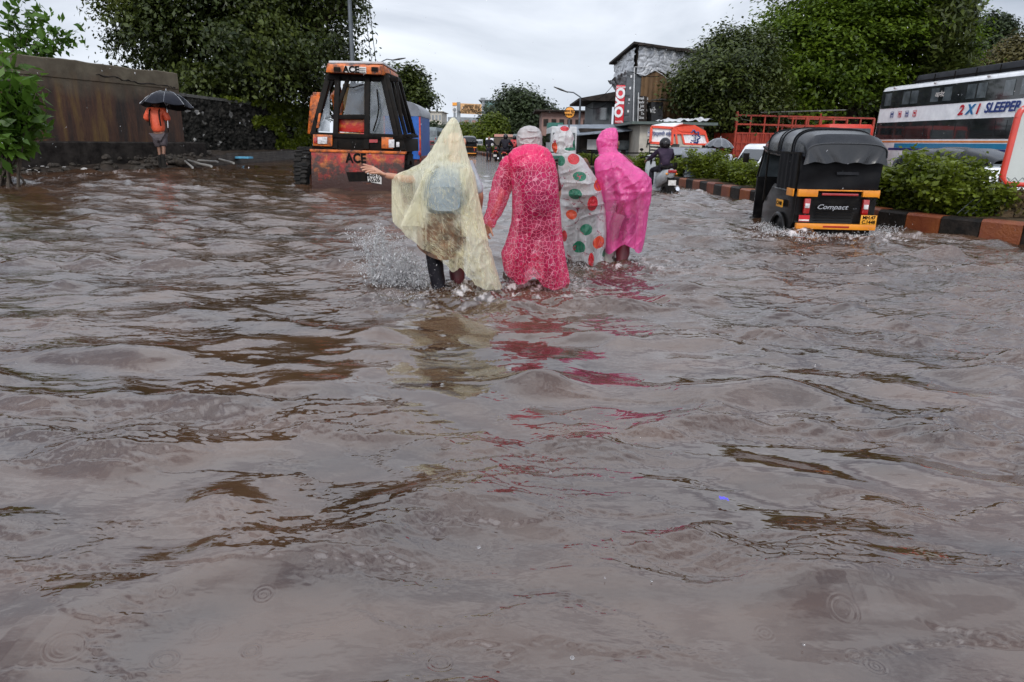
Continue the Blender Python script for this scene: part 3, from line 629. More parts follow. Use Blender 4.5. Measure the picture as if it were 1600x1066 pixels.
# dome tree in the middle distance
tree('domed_tree', 'dark dome-shaped tree left of the round orange sign', [pb(812,190,48,48,78), pb(790,205,36,38,77), pb(840,200,36,40,79), pb(815,160,30,20,78), pb(850,215,30,25,79)], W(815,232,78), 42000, 110, .19, M['far_leaf'], 33, csize=.8, tr=.35, nlimb=12, shell=.7)
tree('street_tree', 'small light green tree left of the dome-shaped tree, under the hoarding', [pb(770,200,20,20,72), pb(756,212,16,12,72), pb(776,188,8,8,72)], W(768,232,72), 7000, 30, .17, M['hedge_leaf'], 34, csize=.4, tr=.14, nlimb=8)
tree('street_tree', 'hazy small tree between the tip of the yellow hood and the light green tree', [pb(730,205,26,12,95), pb(710,212,14,10,95)], W(728,230,95), 6000, 30, .2, M['hedge_leaf'], 35, csize=.5, tr=.14, nlimb=8)
# right-hand trees
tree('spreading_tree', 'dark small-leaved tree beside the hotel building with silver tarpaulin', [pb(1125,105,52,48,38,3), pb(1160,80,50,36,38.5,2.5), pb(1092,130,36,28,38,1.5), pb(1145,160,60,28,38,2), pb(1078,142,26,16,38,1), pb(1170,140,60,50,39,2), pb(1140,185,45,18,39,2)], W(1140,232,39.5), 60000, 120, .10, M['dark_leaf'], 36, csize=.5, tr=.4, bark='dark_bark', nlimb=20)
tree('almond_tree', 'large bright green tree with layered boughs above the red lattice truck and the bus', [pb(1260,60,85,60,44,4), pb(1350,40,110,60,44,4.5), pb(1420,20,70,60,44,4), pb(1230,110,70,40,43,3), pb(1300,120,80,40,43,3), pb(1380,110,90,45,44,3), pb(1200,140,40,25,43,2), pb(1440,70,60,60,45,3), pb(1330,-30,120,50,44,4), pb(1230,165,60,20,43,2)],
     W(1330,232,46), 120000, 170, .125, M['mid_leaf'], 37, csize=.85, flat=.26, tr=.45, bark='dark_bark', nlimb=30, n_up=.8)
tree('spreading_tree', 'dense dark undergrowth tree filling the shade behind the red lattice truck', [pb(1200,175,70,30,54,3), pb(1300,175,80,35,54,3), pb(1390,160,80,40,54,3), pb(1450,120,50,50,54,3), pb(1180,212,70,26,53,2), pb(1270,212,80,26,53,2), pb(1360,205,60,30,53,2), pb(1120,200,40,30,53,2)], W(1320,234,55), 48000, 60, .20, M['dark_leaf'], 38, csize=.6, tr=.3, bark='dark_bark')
tree('distant_tree', 'hazy tree far up the road between the street lamp and the yellow hood', [pb(676,205,16,12,140), pb(664,210,12,8,140)], W(676,228,140), 5000, 40, .35, M['far_leaf'], 44, csize=.7, tr=.2, nlimb=8)
tree('distant_tree', 'hazy tree far up the road just right of the yellow hood, below the narrow hoarding', [pb(704,208,18,13,130), pb(722,214,14,9,130)], W(704,228,130), 6000, 40, .35, M['far_leaf'], 45, csize=.7, tr=.2, nlimb=8)
tree('mast_tree', 'tall narrow drooping tree at the right end of the bright green tree', [pb(1478,50,26,60,40,1.2), pb(1485,110,24,50,40,1.2), pb(1495,0,20,40,40,1)], W(1480,234,40), 16000, 40, .12, M['dark_leaf'], 39, csize=.28, flat=1.6, tr=.15, n_up=-.3, elong=3.0)
tree('distant_tree', 'pale hazy tree beyond the bus, left one of the two at the upper right corner', [pb(1540,60,38,36,80), pb(1520,80,24,24,80), pb(1560,50,24,24,80)], W(1540,236,80), 20000, 28, .18, M['far_leaf'], 40, csize=.45, tr=.3, nlimb=10)
tree('distant_tree', 'olive brown tree in the upper right corner above the luggage cover of the bus', [pb(1590,85,35,26,62), pb(1560,100,26,18,62), pb(1630,80,40,40,62)], W(1590,236,62), 20000, 28, .16, M['dry_leaf'], 41, csize=.45, tr=.3, nlimb=10)
# median hedge: four bushes, copied
def bush_proto(seed, w, h, n, ls, mat):
    rng = np.random.default_rng(seed); C = []; st = MB(); r2 = random.Random(seed)
    for q in range(14):
        a = r2.uniform(0, 6.28); e_ = Vector((math.cos(a)*w*.5*r2.uniform(.3,1), math.sin(a)*.42*r2.uniform(.3,1), h*r2.uniform(.6,1.05))); st.tube([Vector((e_.x*.2, e_.y*.2, -.05)), e_*.55+Vector((0,0,.05)), e_], [.011,.008,.003], 5)
        for k in range(n//14):
            t = r2.uniform(.12, 1.05); p = e_*t+Vector((r2.gauss(0,.085), r2.gauss(0,.085), r2.gauss(0,.06))); p.z = max(p.z, .03); C.append(tuple(p))
    root = empty('hedge_bush', (0,0,0), 'x', 'bush', 'leafy bushes planted along the median')
    leafobj('foliage', np.array(C), ls, mat, root, seed=seed, n_up=.35, elong=1.6); st.build('stems', M['bark'], root, sm=True); return root
protos = [bush_proto(50+i, (1.25,1.1,1.3,1.15)[i], (.86,.78,.95,.72)[i], 5200, .046, M['hedge_leaf']) for i in range(4)]
blist = [(1396,.62,1.02,'bushy green hedge plant directly right of the black auto rickshaw'),(1436,.62,1.12,'tallest hedge plant, right of the black auto rickshaw below the sleeper bus'),(1482,.62,.98,'green hedge plant in the middle of the near hedge below the 2X1 lettering'),(1524,.6,.85,'thin ragged hedge plant beside the brick planter of the red framed board'),
 (1196,.7,.75,'low hedge plant touching the left side of the black auto rickshaw'),(1168,.7,.72,'hedge plant in front of the white van'),(1136,.7,.85,'hedge plant half hiding the person in white with grey umbrella'),(1108,.7,.95,'yellowish green hedge plant below the grey umbrella\'s left rim'),(1082,.7,1.0,'tall hedge plant right of the scooter rider, in front of the parked rickshaws'),(1062,.8,.9,'hedge plant touching the scooter rider\'s right arm'),(1014,.8,.9,'hedge plant between the hot pink poncho and the scooter rider'),(996,.8,.8,'hedge plant behind the back of the hot pink poncho')]
used = [0]*4
def place_bush(p, sc, rz, lab, grp):
    i = random.randrange(4); o = protos[i] if not used[i] else copy_tree(protos[i]); used[i] = 1
    o.location = p; o.scale = (sc*1.05, sc, sc*.80); o.rotation_euler = (0, 0, rz); o['label'] = lab; o['group'] = grp
for px, off, sc, lab in blist:
    p = median_at(px, off); p.z = .14; place_bush(p, sc, random.uniform(-.5,.5)+(0 if random.random() < .5 else math.pi), lab, 'leafy bushes planted along the median')
for px in (1418, 1462, 1182, 1150, 1120, 1094, 1050, 970, 950, 925, 905, 885, 850, 820, 800, 782, 770, 760, 752):
    p = median_at(px, .95); p.z = .14; near_ = px > 1000
    place_bush(p, .8 if near_ else .85, random.uniform(0, 6), 'green hedge plant in the rear row beside the near kerb' if px > 1200 else 'green hedge plant in the rear row between the van and the scooter rider' if near_ else 'green hedge plant in the far median beyond the four ponchos', 'rear row bushes of the near hedge' if px > 1200 else 'rear row bushes of the middle hedge' if near_ else 'bushes of the far median hedge')
# ================================================================== VEHICLES
pm('rubber', (0.012,0.012,0.012), 0.7, col2=(0.03,0.027,0.024), nscale=8, bump=.3)
pm('black_paint', (0.004,0.004,0.005), 0.3, col2=(0.014,0.013,0.012), nscale=5, coat=.3)
pm('black_frame', (0.004,0.004,0.004), 0.5, col2=(0.012,0.009,0.007), nscale=9)
pm('vinyl', (0.018,0.019,0.022), 0.30, col2=(0.03,0.031,0.035), nscale=3, bump=.25, bscale=7)
pm('hood_vinyl', (0.010,0.011,0.013), 0.24, col2=(0.018,0.019,0.022), nscale=3, bump=.2, bscale=7, spec=.4); pm('curtain_black', (0.004,0.004,0.005), 0.5, col2=(0.008,0.008,0.009), nscale=3, bump=.2, spec=.1)
pm('grey_vinyl', (0.16,0.17,0.19), 0.32, col2=(0.09,0.095,0.11), nscale=4, bump=.25, bscale=7)
pm('rick_yellow', (0.75,0.27,0.015), 0.35, col2=(0.55,0.17,0.01), nscale=4)
pm('red_lens', (0.35,0.008,0.008), 0.15, coat=.5)
pm('clear_lens', (0.65,0.62,0.62), 0.12, col2=(.35,.33,.33), coat=.5, nscale=20)
pm('dark_glass', (0.010,0.012,0.013), 0.06, col2=(0.03,0.034,0.036), nscale=1.5, spec=.8)
pm('grey_glass', (0.12,0.14,0.15), 0.08, col2=(0.04,0.05,0.055), nscale=2.5, spec=.8)
pm('chrome', (0.6,0.6,0.62), 0.15, metal=.9)
pm('plate_yellow', (0.75,0.33,0.02), 0.4); pm('plate_white', (0.7,0.68,0.66), 0.5, col2=(.45,.42,.38), nscale=12)
pm('ink', (0.006,0.006,0.006), 0.5); pm('white_paint', (0.88,0.89,0.90), 0.25, col2=(0.70,0.71,0.73), nscale=2.5, coat=.3)
pm('dull_white', (0.55,0.56,0.57), 0.5, col2=(0.38,0.38,0.38), nscale=3)
pm('red_plastic', (0.5,0.012,0.02), 0.3); pm('blue_vinyl', (0.012,0.10,0.38), 0.35, col2=(0.008,0.06,0.25), nscale=4, bump=.2)
pm('rust_orange', (0.58,0.13,0.013), 0.42, col2=(0.05,0.016,0.010), nscale=5.5, bump=.35, bscale=20, lo=.44, hi=.62)
m = pm('rust_red', (0.50,0.13,0.014), 0.4, col2=(0.38,0.014,0.008), nscale=3.2, bump=.35, bscale=20, lo=.44, hi=.52)
nt = m.node_tree; b = nt.nodes['Principled BSDF']; src = b.inputs['Base Color'].links[0].from_socket
tc = nt.nodes.new('ShaderNodeTexCoord'); n9 = nt.nodes.new('ShaderNodeTexNoise'); n9.inputs['Scale'].default_value = 4.2; n9.inputs['Detail'].default_value = 9; n9.inputs['Roughness'].default_value = .72; nt.links.new(tc.outputs['Object'], n9.inputs[0])
sp = nt.nodes.new('ShaderNodeSeparateXYZ'); nt.links.new(tc.outputs['Object'], sp.inputs[0])
ma = nt.nodes.new('ShaderNodeMath'); ma.operation = 'MULTIPLY_ADD'; ma.inputs[1].default_value = -.32; nt.links.new(sp.outputs[2], ma.inputs[0]); nt.links.new(n9.outputs[0], ma.inputs[2])
cr = nt.nodes.new('ShaderNodeValToRGB'); cr.color_ramp.elements[0].position = .08; cr.color_ramp.elements[0].color = (0,0,0,1); cr.color_ramp.elements[1].position = .28; nt.links.new(ma.outputs[0], cr.inputs[0])
mx = nt.nodes.new('ShaderNodeMix'); mx.data_type = 'RGBA'; nt.links.new(cr.outputs[0], mx.inputs[0]); nt.links.new(src, mx.inputs[6]); mx.inputs[7].default_value = (0.035,0.012,0.008,1); nt.links.new(mx.outputs[2], b.inputs['Base Color'])
pm('ochre', (0.30,0.19,0.05), 0.6, col2=(0.16,0.09,0.03), nscale=6)
pm('silver_paint', (0.42,0.43,0.44), 0.3, col2=(0.3,0.31,0.32), nscale=4, coat=.4)

def rickshaw(name, label, group=None, hood='hood_vinyl', curtain='curtain_black', low='black_paint', stripe='rick_yellow', detail=True):
    r = empty(name, (0,0,0), label, 'auto rickshaw', group)     # origin: ground, centre of the rear bumper; +y is forward
    w = .56
    # lower rear body: curved tail
    b = MB(); rings = []
    for (y, hw, z0, z1) in ((.02,w-.03,.40,.78),(.0,w,.44,.84),(.10,w+.01,.30,.90),(.95,w+.01,.24,.90),(1.35,w-.02,.24,.62)):
        rings.append([Vector((x*hw, y, z)) for x, z in ((-1,z0),(1,z0),(1,z1-.05),(.94,z1),(-.94,z1),(-1,z1-.05))])
    b.loft(rings); b.build('body', M[low], r, sm=False, bevel=.012)
    fl = MB(); fl.box((0,1.55,.27),(1.02,1.0,.06)); fl.loft([[Vector((x*hw, y, z)) for x, z in ((-1,z0),(1,z0),(1,z1),(-1,z1))] for y, hw, z0, z1 in ((1.98,.48,.25,.95),(2.2,.40,.28,.95),(2.36,.26,.34,.88),(2.42,.16,.42,.75))])
    fl.build('front_cowl', M[low], r, bevel=.02)
    if detail:
        lv = MB()
        for k in range(7): lv.box((0,-.012,.47+k*.036),(.52,.012,.008))
        lv.build('louvres', M['black_frame'], r)
    st = MB(); 
    for x0, x1, z0, z1 in ((-.555,-.28,.79,.885),(.335,.555,.80,.885),(-.28,.335,.868,.885)):
        st.box(((x0+x1)/2,-.03,(z0+z1)/2),(x1-x0,.05,z1-z0))
    st.box((-.585,.16,.835),(.02,.24,.10)); st.box((.585,.35,.835),(.02,.7,.10)); st.build('waist_stripe', M[stripe], r, bevel=.004)
    if detail:
        b2 = MB(); b2.box((.03,-.033,.825),(.50,.02,.03)); b2.build('brake_light_bar', M['red_lens'], r, bevel=.004)
    # bumper
    b = MB(); b.box((0,-.09,.405),(1.10,.06,.075)); b.build('bumper', M[stripe], r, bevel=.012)
    if detail: b = MB(); b.box((.0,-.122,.405),(.36,.006,.022)); b.build('reflector', M['red_lens'], r)
    b = MB(); b.box((0,.05,.30),(1.0,.2,.16)); b.build('skirt', M['black_frame'], r)
    for s in (-1, 1):
        t = MB(); t.box((s*.405,-.025,.665),(.085,.05,.20)); tl = t.build('tail_light', M['red_lens'], r, bevel=.012)
        if detail: t = MB(); t.box((s*.405,-.053,.67),(.062,.012,.06)); t.build('reversing_lens', M['clear_lens'], tl, bevel=.004)
    if detail:
        p = MB(); p.box((.435,-.115,.505),(.22,.008,.125)); pl_ = p.build('number_plate', M['plate_yellow'], r, bevel=.003)
        text('MH.47', .062, M['ink'], pl_, (.435,-.121,.535), bold=.02, sx=1.05); text('C.1448', .066, M['ink'], pl_, (.435,-.121,.475), bold=.02, sx=.95)
        text('Compact', .088, M['chrome'], r, (-.05,-.022,.655), bold=.012, shear=.35, name='badge', sx=1.3)
        text('. .', .06, M['chrome'], r, (.27,-.022,.655), name='badge_dots')
        p = MB(); p.box((-.415,-.022,.50),(.15,.006,.085)); pl_ = p.build('side_sticker', M['red_plastic'], r); p = MB(); p.box((-.415,-.026,.475),(.14,.004,.02)); p.build('sticker_band', M['plate_white'], pl_)
        p = MB(); p.box((-.62,.42,.66),(.01,.24,.10)); pl_ = p.build('side_plate', M['plate_yellow'], r); text('C.1448', .07, M['ink'], pl_, (-.627,.42,.66), rot=(rad(90),0,rad(-90)), bold=.02)
    # hood: arch profile lofted forward, ribs bulging, rear band with a curved lower edge
    def arch(y, hw, zs, zt, n=19, pw=.5):
        hw *= .94; return [Vector((-hw*math.copysign(abs(math.cos(math.pi*k/(n-1)))**.55, math.cos(math.pi*k/(n-1))), y, zs+(zt-zs)*math.sin(math.pi*k/(n-1))**pw)) for k in range(n)]
    prof = [(-.11,.575,1.30,1.475),(-.07,.583,1.31,1.53),(.02,.587,1.32,1.60),(.30,.59,1.31,1.66),(.36,.60,1.31,1.67),(.42,.585,1.31,1.665),(.8,.59,1.32,1.69),(.86,.605,1.32,1.70),(.92,.59,1.32,1.69),(1.35,.56,1.34,1.67),(1.41,.57,1.34,1.68),(1.47,.55,1.34,1.66),(1.85,.47,1.36,1.57),(2.02,.42,1.36,1.50)]
    b = MB(); rings = [arch(*p) for p in prof]
    inner = [[v*1 - Vector((v.x*.02, 0, .02)) for v in reversed(rg)] for rg in rings]
    b.loft([a_+i_ for a_, i_ in zip(rings, inner)]); ho = b.build('hood', M[hood], r, sm=True); ho.data.set_sharp_from_angle(angle=rad(24))
    if detail:
        for q in (3, 4, 6, 8, 10): b = MB(); b.tube([v*1.004 for v in rings[q]], .008, 6); b.build('seam', M[curtain], ho, sm=True)
        b = MB(); b.tube([v+Vector((0,-.012,.004)) for v in rings[0]], .010, 6); b.build('seam', M[hood], ho, sm=True)
    # rear band (drop flap)
    b = MB()
    def band(u, v):
        q = u*18; k_ = min(17, int(q)); top = rings[0][k_].lerp(rings[0][k_+1], q-k_); t = u*2-1; fl = abs(t)**6
        lowz = 1.235-.012*math.cos(u*25)-.02*fl; x = top.x+(t*.555*(1+.02*fl)-top.x)*v
        return Vector((x, top.y-.008-.02*v-.012*math.sin(u*31)*v, top.z+(lowz-top.z)*v))
    b.grid(band, 25, 7); b.grid(lambda u, v: band(u, v)+Vector((0,.012,0)), 25, 7); b.build('rear_flap', M[hood], r, sm=True)
    # rear curtain
    b = MB(); b.grid(lambda u, v: Vector(((u*2-1)*.555, .0-.012*math.sin(u*21)*v+.01*math.sin(v*9+u*5), 1.36-.50*v)), 30, 12); b.grid(lambda u, v: Vector(((u*2-1)*.555, .02, 1.36-.50*v)), 2, 2); b.build('rear_curtain', M[curtain], r, sm=True)
    if detail: b = MB(); b.box((.10,-.02,1.10),(.30,.008,.035)); b.build('window_flap', M['vinyl'], r)
    # side frame, windscreen, side curtain
    for s in (-1, 1):
        b = MB(); b.bar((s*.56,.05,.88),(s*.57,.03,1.36),.03); b.bar((s*.56,1.3,.62),(s*.56,1.3,1.36),.025); b.bar((s*.57,.03,1.35),(s*.56,1.3,1.35),.025); b.bar((s*.45,2.05,.93),(s*.40,1.95,1.42),.03); b.bar((s*.56,1.3,1.36),(s*.42,1.98,1.42),.025); b.build('side_frame', M['black_frame'], r)
    b = MB(); b.hexa([Vector(p) for p in ((-.42,2.06,.95),(.42,2.06,.95),(.42,2.075,.95),(-.42,2.075,.95),(-.37,1.97,1.41),(.37,1.97,1.41),(.37,1.985,1.41),(-.37,1.985,1.41))]); b.build('windscreen', M['grey_glass'], r)
    for s in (-1, 1): b = MB(); b.grid(lambda u, v: Vector((s*(.57+.01*math.sin(u*30)), .05+u*.75, 1.36-.5*v)), 14, 5); b.build('side_curtain', M[curtain], r, sm=True)
    b = MB(); b.box((0,.9,.72),(1.0,.5,.12)); b.box((0,.62,1.0),(1.0,.1,.5)); b.build('rear_seat', M['black_paint'], r, bevel=.03)
    for x, y in ((-.53,.45),(.53,.45),(0,2.25)):
        b = MB(); b.wheel((x, y, .20), .20, .11); wh = b.build('wheel', M['rubber'], r, sm=True); b = MB(); b.cyl((x-.04,y,.20),(x+.04,y,.20),.10); b.build('rim', M['dull_white'], wh, bevel=.01)
    for s in (-1, 1):
        b = MB(); b.tube([(s*.45,2.05,1.2),(s*.6,2.1,1.22)], .008, 6); b.box((s*.66,2.1,1.24),(.10,.02,.15)); b.build('mirror', M['black_frame'], r, bevel=.006)
    # wheel arch tube on left
    for s in (-1,1): b = MB(); b.tube([Vector((s*.60,.45+.27*math.cos(a),.24+.27*math.sin(a))) for a in np.linspace(0.1,3.04,12)], .03, 8); b.build('mudguard', M['black_paint'], r, sm=True)
    return r
rk0 = G(1298, 366)
rkm = rickshaw('auto_rickshaw', 'black auto rickshaw with yellow bumper and Compact lettering pushing through the flood by the kerb')
rkm.location = (rk0.x, rk0.y, -.27); rkm.rotation_euler = (0, 0, rad(-3)); rkm.scale = (.88, 1.0, .925)
rf = rickshaw('auto_rickshaw', 'small distant black and yellow auto rickshaw right of the yellow hood', hood='hood_vinyl', detail=False); p = G(733, 243); rf.location = (p.x, p.y, -.25); rf.rotation_euler = (0,0,rad(4))
# two parked rickshaws behind the hedge and one under the bus
def put(o, px, py_roof, Y, rz, zroof=1.70, scale=1.0):
    p = W(px, py_roof, Y); o.location = (p.x, p.y, p.z-zroof*scale); o.rotation_euler = (0,0,rz); o.scale = (scale,)*3
ra = copy_tree(rf); ra['label'] = 'grey hooded auto rickshaw behind the hedge beside the grey umbrella'; put(ra, 1098, 231, 20.5, rad(165))
rb = copy_tree(rf); rb['label'] = 'grey hooded auto rickshaw behind the hedge, directly right of the scooter rider\'s helmet'; put(rb, 1064, 230, 22.5, rad(170))
rc = copy_tree(rf); rc['label'] = 'black hooded auto rickshaw standing behind the near hedge under the side of the bus'; put(rc, 1440, 229, 14.5, rad(195))
for o_ in (ra, rb):
    for ch in children(o_):
        if ch.name.startswith(('hood', 'rear_flap')): ch.data = ch.data.copy(); ch.data.materials.clear(); ch.data.materials.append(M['grey_vinyl'])

# ---------------------------------------------------------------- scooter, motorbikes
def scooter(name, label, cat, body, group=None, detail=True):
    r = empty(name, (0,0,0), label, cat, group)   # ground at rear wheel contact, +y forward
    for y in (0, 1.25):
        b = MB(); b.wheel((0, y, .25), .25, .10, n=24); wh = b.build('wheel', M['rubber'], r, sm=True); b = MB(); b.cyl((-.03,y,.25),(.03,y,.25),.13); b.build('rim', M['black_frame'], wh)
    b = MB(); rings = []
    for y, hw, z0, z1 in ((-.30,.05,.70,.80),(-.22,.11,.56,.84),(.0,.15,.46,.82),(.3,.16,.36,.78),(.45,.13,.33,.70),(.52,.10,.32,.50)):
        rings.append([Vector((hw*math.cos(a)*1.0, y, (z0+z1)/2+(z1-z0)/2*math.sin(a))) for a in np.linspace(0, 2*math.pi, 12, endpoint=False)])
    b.loft(rings); b.build('rear_body', M[body], r, sm=True)
    b = MB(); b.box((0,.72,.30),(.34,.5,.07)); b.loft([[Vector((x*hw, y+abs(x)*-.04, z)) for x in (-1,-.5,0,.5,1)]+[Vector((x*hw, y+.05, z)) for x in (1,.5,0,-.5,-1)] for hw, y, z in ((.10,.97,.30),(.13,1.02,.5),(.14,1.08,.75),(.10,1.12,.95))]); b.build('leg_shield', M[body], r, sm=True)
    b = MB(); b.loft([[Vector((hw*math.cos(a), y, z+.05*math.sin(a))) for a in np.linspace(0, 2*math.pi, 10, endpoint=False)] for y, hw, z in ((-.25,.08,.83),(-.1,.13,.84),(.25,.15,.82),(.5,.11,.78))]); b.build('seat', M['black_frame'], r, sm=True)
    b = MB(); b.tube([(-.33,.98,1.04),(-.15,1.08,1.06),(.15,1.08,1.06),(.33,.98,1.04)], .018, 8); b.tube([(0,1.08,1.05),(0,1.2,.6),(0,1.25,.25)], .03, 8); b.build('handlebar', M['black_frame'], r, sm=True)
    b = MB(); b.ball((0,1.16,1.02),(.13,.09,.09)); b.build('headlamp_cowl', M[body], r, sm=True)
    b = MB(); b.box((0,-.30,.76),(.20,.06,.07)); b.build('tail_light', M['red_lens'], r, bevel=.02)
    b = MB(); b.hexa([Vector(p) for p in ((-.07,-.38,.30),(.07,-.38,.30),(.07,-.36,.30),(-.07,-.36,.30),(-.09,-.24,.62),(.09,-.24,.62),(.09,-.22,.62),(-.09,-.22,.62))]); b.build('rear_mudguard', M['black_frame'], r)
    b = MB(); b.box((0,-.345,.50),(.19,.01,.12)); pl_ = b.build('number_plate', M['plate_white'], r, bevel=.003)
    for s in (-1, 1):
        b = MB(); b.tube([(s*.25,1.03,1.05),(s*.3,1.02,1.2)], .007, 6); b.ball((s*.31,1.0,1.23),(.05,.015,.035)); b.build('mirror', M['black_frame'], r, sm=True)
        b = MB(); b.ball((s*.12,-.27,.70),(.03,.03,.025)); b.build('indicator', M['rick_yellow'], r, sm=True)
    b = MB(); b.tube([(.15,.35,.28),(.17,0,.30),(.17,-.3,.36)], [.035,.05,.05], 10); b.build('exhaust', M['chrome'], r, sm=True)
    return r
pm('skin', (0.22,0.11,0.07), 0.5, col2=(0.18,0.085,0.05), nscale=10); pm('fair_skin', (0.50,0.26,0.17), 0.45, col2=(0.40,0.19,0.12), nscale=10)
pm('black_cloth', (0.012,0.011,0.016), 0.55, col2=(0.03,0.027,0.034), nscale=9, bump=.4); pm('purple_black', (0.022,0.015,0.028), 0.45, col2=(0.045,0.03,0.05), nscale=7, bump=.4)
pm('helmet', (0.012,0.010,0.011), 0.15, coat=.6); pm('orange_shirt', (0.80,0.13,0.05), 0.6, col2=(0.62,0.085,0.035), nscale=5, bump=.4)
pm('grey_trouser', (0.085,0.07,0.075), 0.75, col2=(0.05,0.04,0.045), nscale=6, bump=.4); pm('red_cloth', (0.50,0.015,0.02), 0.5, col2=(.3,.01,.012), nscale=6, bump=.3)
pm('white_shirt', (0.62,0.64,0.72), 0.6, col2=(0.48,0.5,0.58), nscale=6, bump=.4); pm('grey_umbrella', (0.10,0.105,0.115), 0.4, col2=(0.07,0.075,0.085), nscale=6); pm('black_umbrella', (0.012,0.013,0.017), 0.22, col2=(0.022,0.023,0.03), nscale=3)
pm('hair', (0.008,0.006,0.005), 0.4)
RIDE = dict(pelvis=(0,-.02,.88), spine=(0,.0,1.06), chest=(0,.05,1.24), neck=(0,.08,1.37), head=(0,.11,1.46), top=(0,.11,1.53),
    shL=(-.18,.06,1.31), elL=(-.30,.24,1.13), wrL=(-.30,.5,1.06), shR=(.18,.06,1.31), elR=(.30,.24,1.13), wrR=(.30,.5,1.06),
    hipL=(-.10,.02,.86), knL=(-.20,.40,.80), anL=(-.20,.36,.38), toL=(-.22,.50,.33), hipR=(.10,.02,.86), knR=(.20,.40,.80), anR=(.20,.36,.38), toR=(.22,.50,.33))
def rider(name, label, jmat, loc, rz, J={}, helmet='helmet', trousers='black_cloth', scale=1.0, hands=(1,1), group=None):
    r = empty(name, loc, label, 'person', group, rz); JJ = figure(r, {**RIDE, **J}, M['skin'], [('jacket', M[jmat], TOP, dict(chest=.15, spine=.135, pelvis=.14, sh=.075, el=.06, wr=.042)), ('trousers', M[trousers], LEG, dict(kn=.075, an=.06))], hands=hands, scale=scale)
    b = MB(); b.ball(JJ['head']+Vector((0,-.01,.03)), (.125,.145,.135), 18, 12); b.build('helmet', M[helmet], r, sm=True)
    return r
sc0 = G(1040, 301); 
sct_o = scooter('scooter', 'white scooter with red tail light ridden through the flood beside the median', 'scooter', 'silver_paint'); sct_o.location = (sc0.x, sc0.y, -.24); sct_o.rotation_euler = (0,0,rad(10)); sct_o.scale = (.95,)*3
rider('person', 'person in black jacket and black helmet riding the white scooter', 'purple_black', (sc0.x-.03, sc0.y+.18, -.21), rad(10), scale=.86)
mk = []
for (px, py, lab, jm, rlab, helm) in [(775,251,'dark motorbike beside the person in black standing at the far median','black_cloth',None,None),(789,256,'dark motorbike carrying the helmeted rider beside the far median','black_cloth','person in dark helmet on a motorbike, left of the red jacket','helmet'),(803,251,'dark motorbike under the rider in the red jacket, partly behind the crimson poncho','red_cloth','person in red jacket on a motorbike left of the crimson poncho\'s cap','helmet')]:
    o = scooter('motorbike', lab, 'motorbike', 'black_paint') if not mk else copy_tree(mk[0]); mk.append(o); o['label'] = lab; p = G(px, py); o.location = (p.x, p.y, -.22); o.rotation_euler = (0,0,rad(-8)); o.scale = (1,)*3
    if rlab: rider('person', rlab, jm, (p.x, p.y+.1, -.2), rad(-8))
p = G(764, 249); pr_ = empty('person', (p.x, p.y, -.25), 'person in black clothes standing beside a motorbike near the far hedge', 'person', rz=rad(-20))
figure(pr_, dict(elR=(.3,.2,1.15), wrR=(.34,.45,1.05)), M['skin'], [('jacket', M['black_cloth'], TOP, dict(chest=.15, pelvis=.14)), ('trousers', M['black_cloth'], LEG, {})], hands=(1,1))

# ---------------------------------------------------------------- the loader ("ACE")
YL_ = 14.3; lo0 = G(548, 291, .02); k = ppm(YL_, 550, 200)
LO = Vector((lo0.x, YL_, -.35)); ld = empty('backhoe_loader', LO, 'rusty orange backhoe loader with black cab frame and ACE sign standing in the flood', 'loader')
def lp(px, py, dy=0.0): return W(px, py, YL_+dy) - LO       # point dy metres behind the front plate
F_ = 0.0
b = MB(); b.prism([lp(486,235), lp(632,239), lp(629,301), lp(487,300)], (0,.10,0)); bp_ = b.build('bumper_plate', M['rust_red'], ld, bevel=.012)
b = MB(); b.prism([lp(484,233,-.03), lp(634,237,-.03), lp(633,241,-.03), lp(484,237,-.03)], (0,.18,0)); b.build('bumper_rim', M['rust_orange'], bp_, bevel=.006)
b = MB(); b.prism([lp(541,269,-.015), lp(575,269,-.015), lp(574,283,-.015), lp(545,284,-.015)], (0,.02,0)); b.build('tow_recess', M['black_frame'], bp_)
text('ACE', .26, M['ink'], bp_, lp(556,248,-.012), bold=.035, sx=.85, name='lettering')
b = MB(); b.prism([lp(573,269,-.03), lp(596,275,-.03), lp(596,288,-.03), lp(575,284,-.03)], (0,.012,0)); np_ = b.build('number_plate', M['plate_white'], ld)
text('MH04 EX', .10, M['ink'], np_, lp(584.5,274.5,-.036), bold=.02, sx=.8); text('2626', .13, M['ink'], np_, lp(584.5,281.5,-.036), bold=.02, sx=.95)
# body deck
b = MB(); b.prism([lp(487,209,.05), lp(630,216,.05), lp(631,238,.05), lp(487,234,.05)], (0,2.2,0)); b.build('chassis', M['black_frame'], ld, bevel=.02)
b = MB(); b.prism([lp(489,210,.0), lp(519,211,.0), lp(519,229,.0), lp(489,228,.0)], (0,.1,0)); b.build('lamp_housing', M['rust_orange'], ld, bevel=.01); b = MB(); b.prism([lp(596,214,.0), lp(614,215,.0), lp(614,233,.0), lp(596,232,.0)], (0,.1,0)); b.build('lamp_housing', M['rust_orange'], ld, bevel=.01)
for (x0, y0, x1, y1, mt) in ((496,214,511,225,'clear_lens'),(607,218,616,231,'clear_lens'),(490,215,495,224,'red_lens'),(619,222,624,230,'clear_lens')):
    b = MB(); b.prism([lp(x0,y0,-.03), lp(x1,y0,-.03), lp(x1,y1,-.03), lp(x0,y1,-.03)], (0,.06,0)); b.build('headlight' if mt == 'clear_lens' else 'side_light', M[mt], ld, bevel=.012)
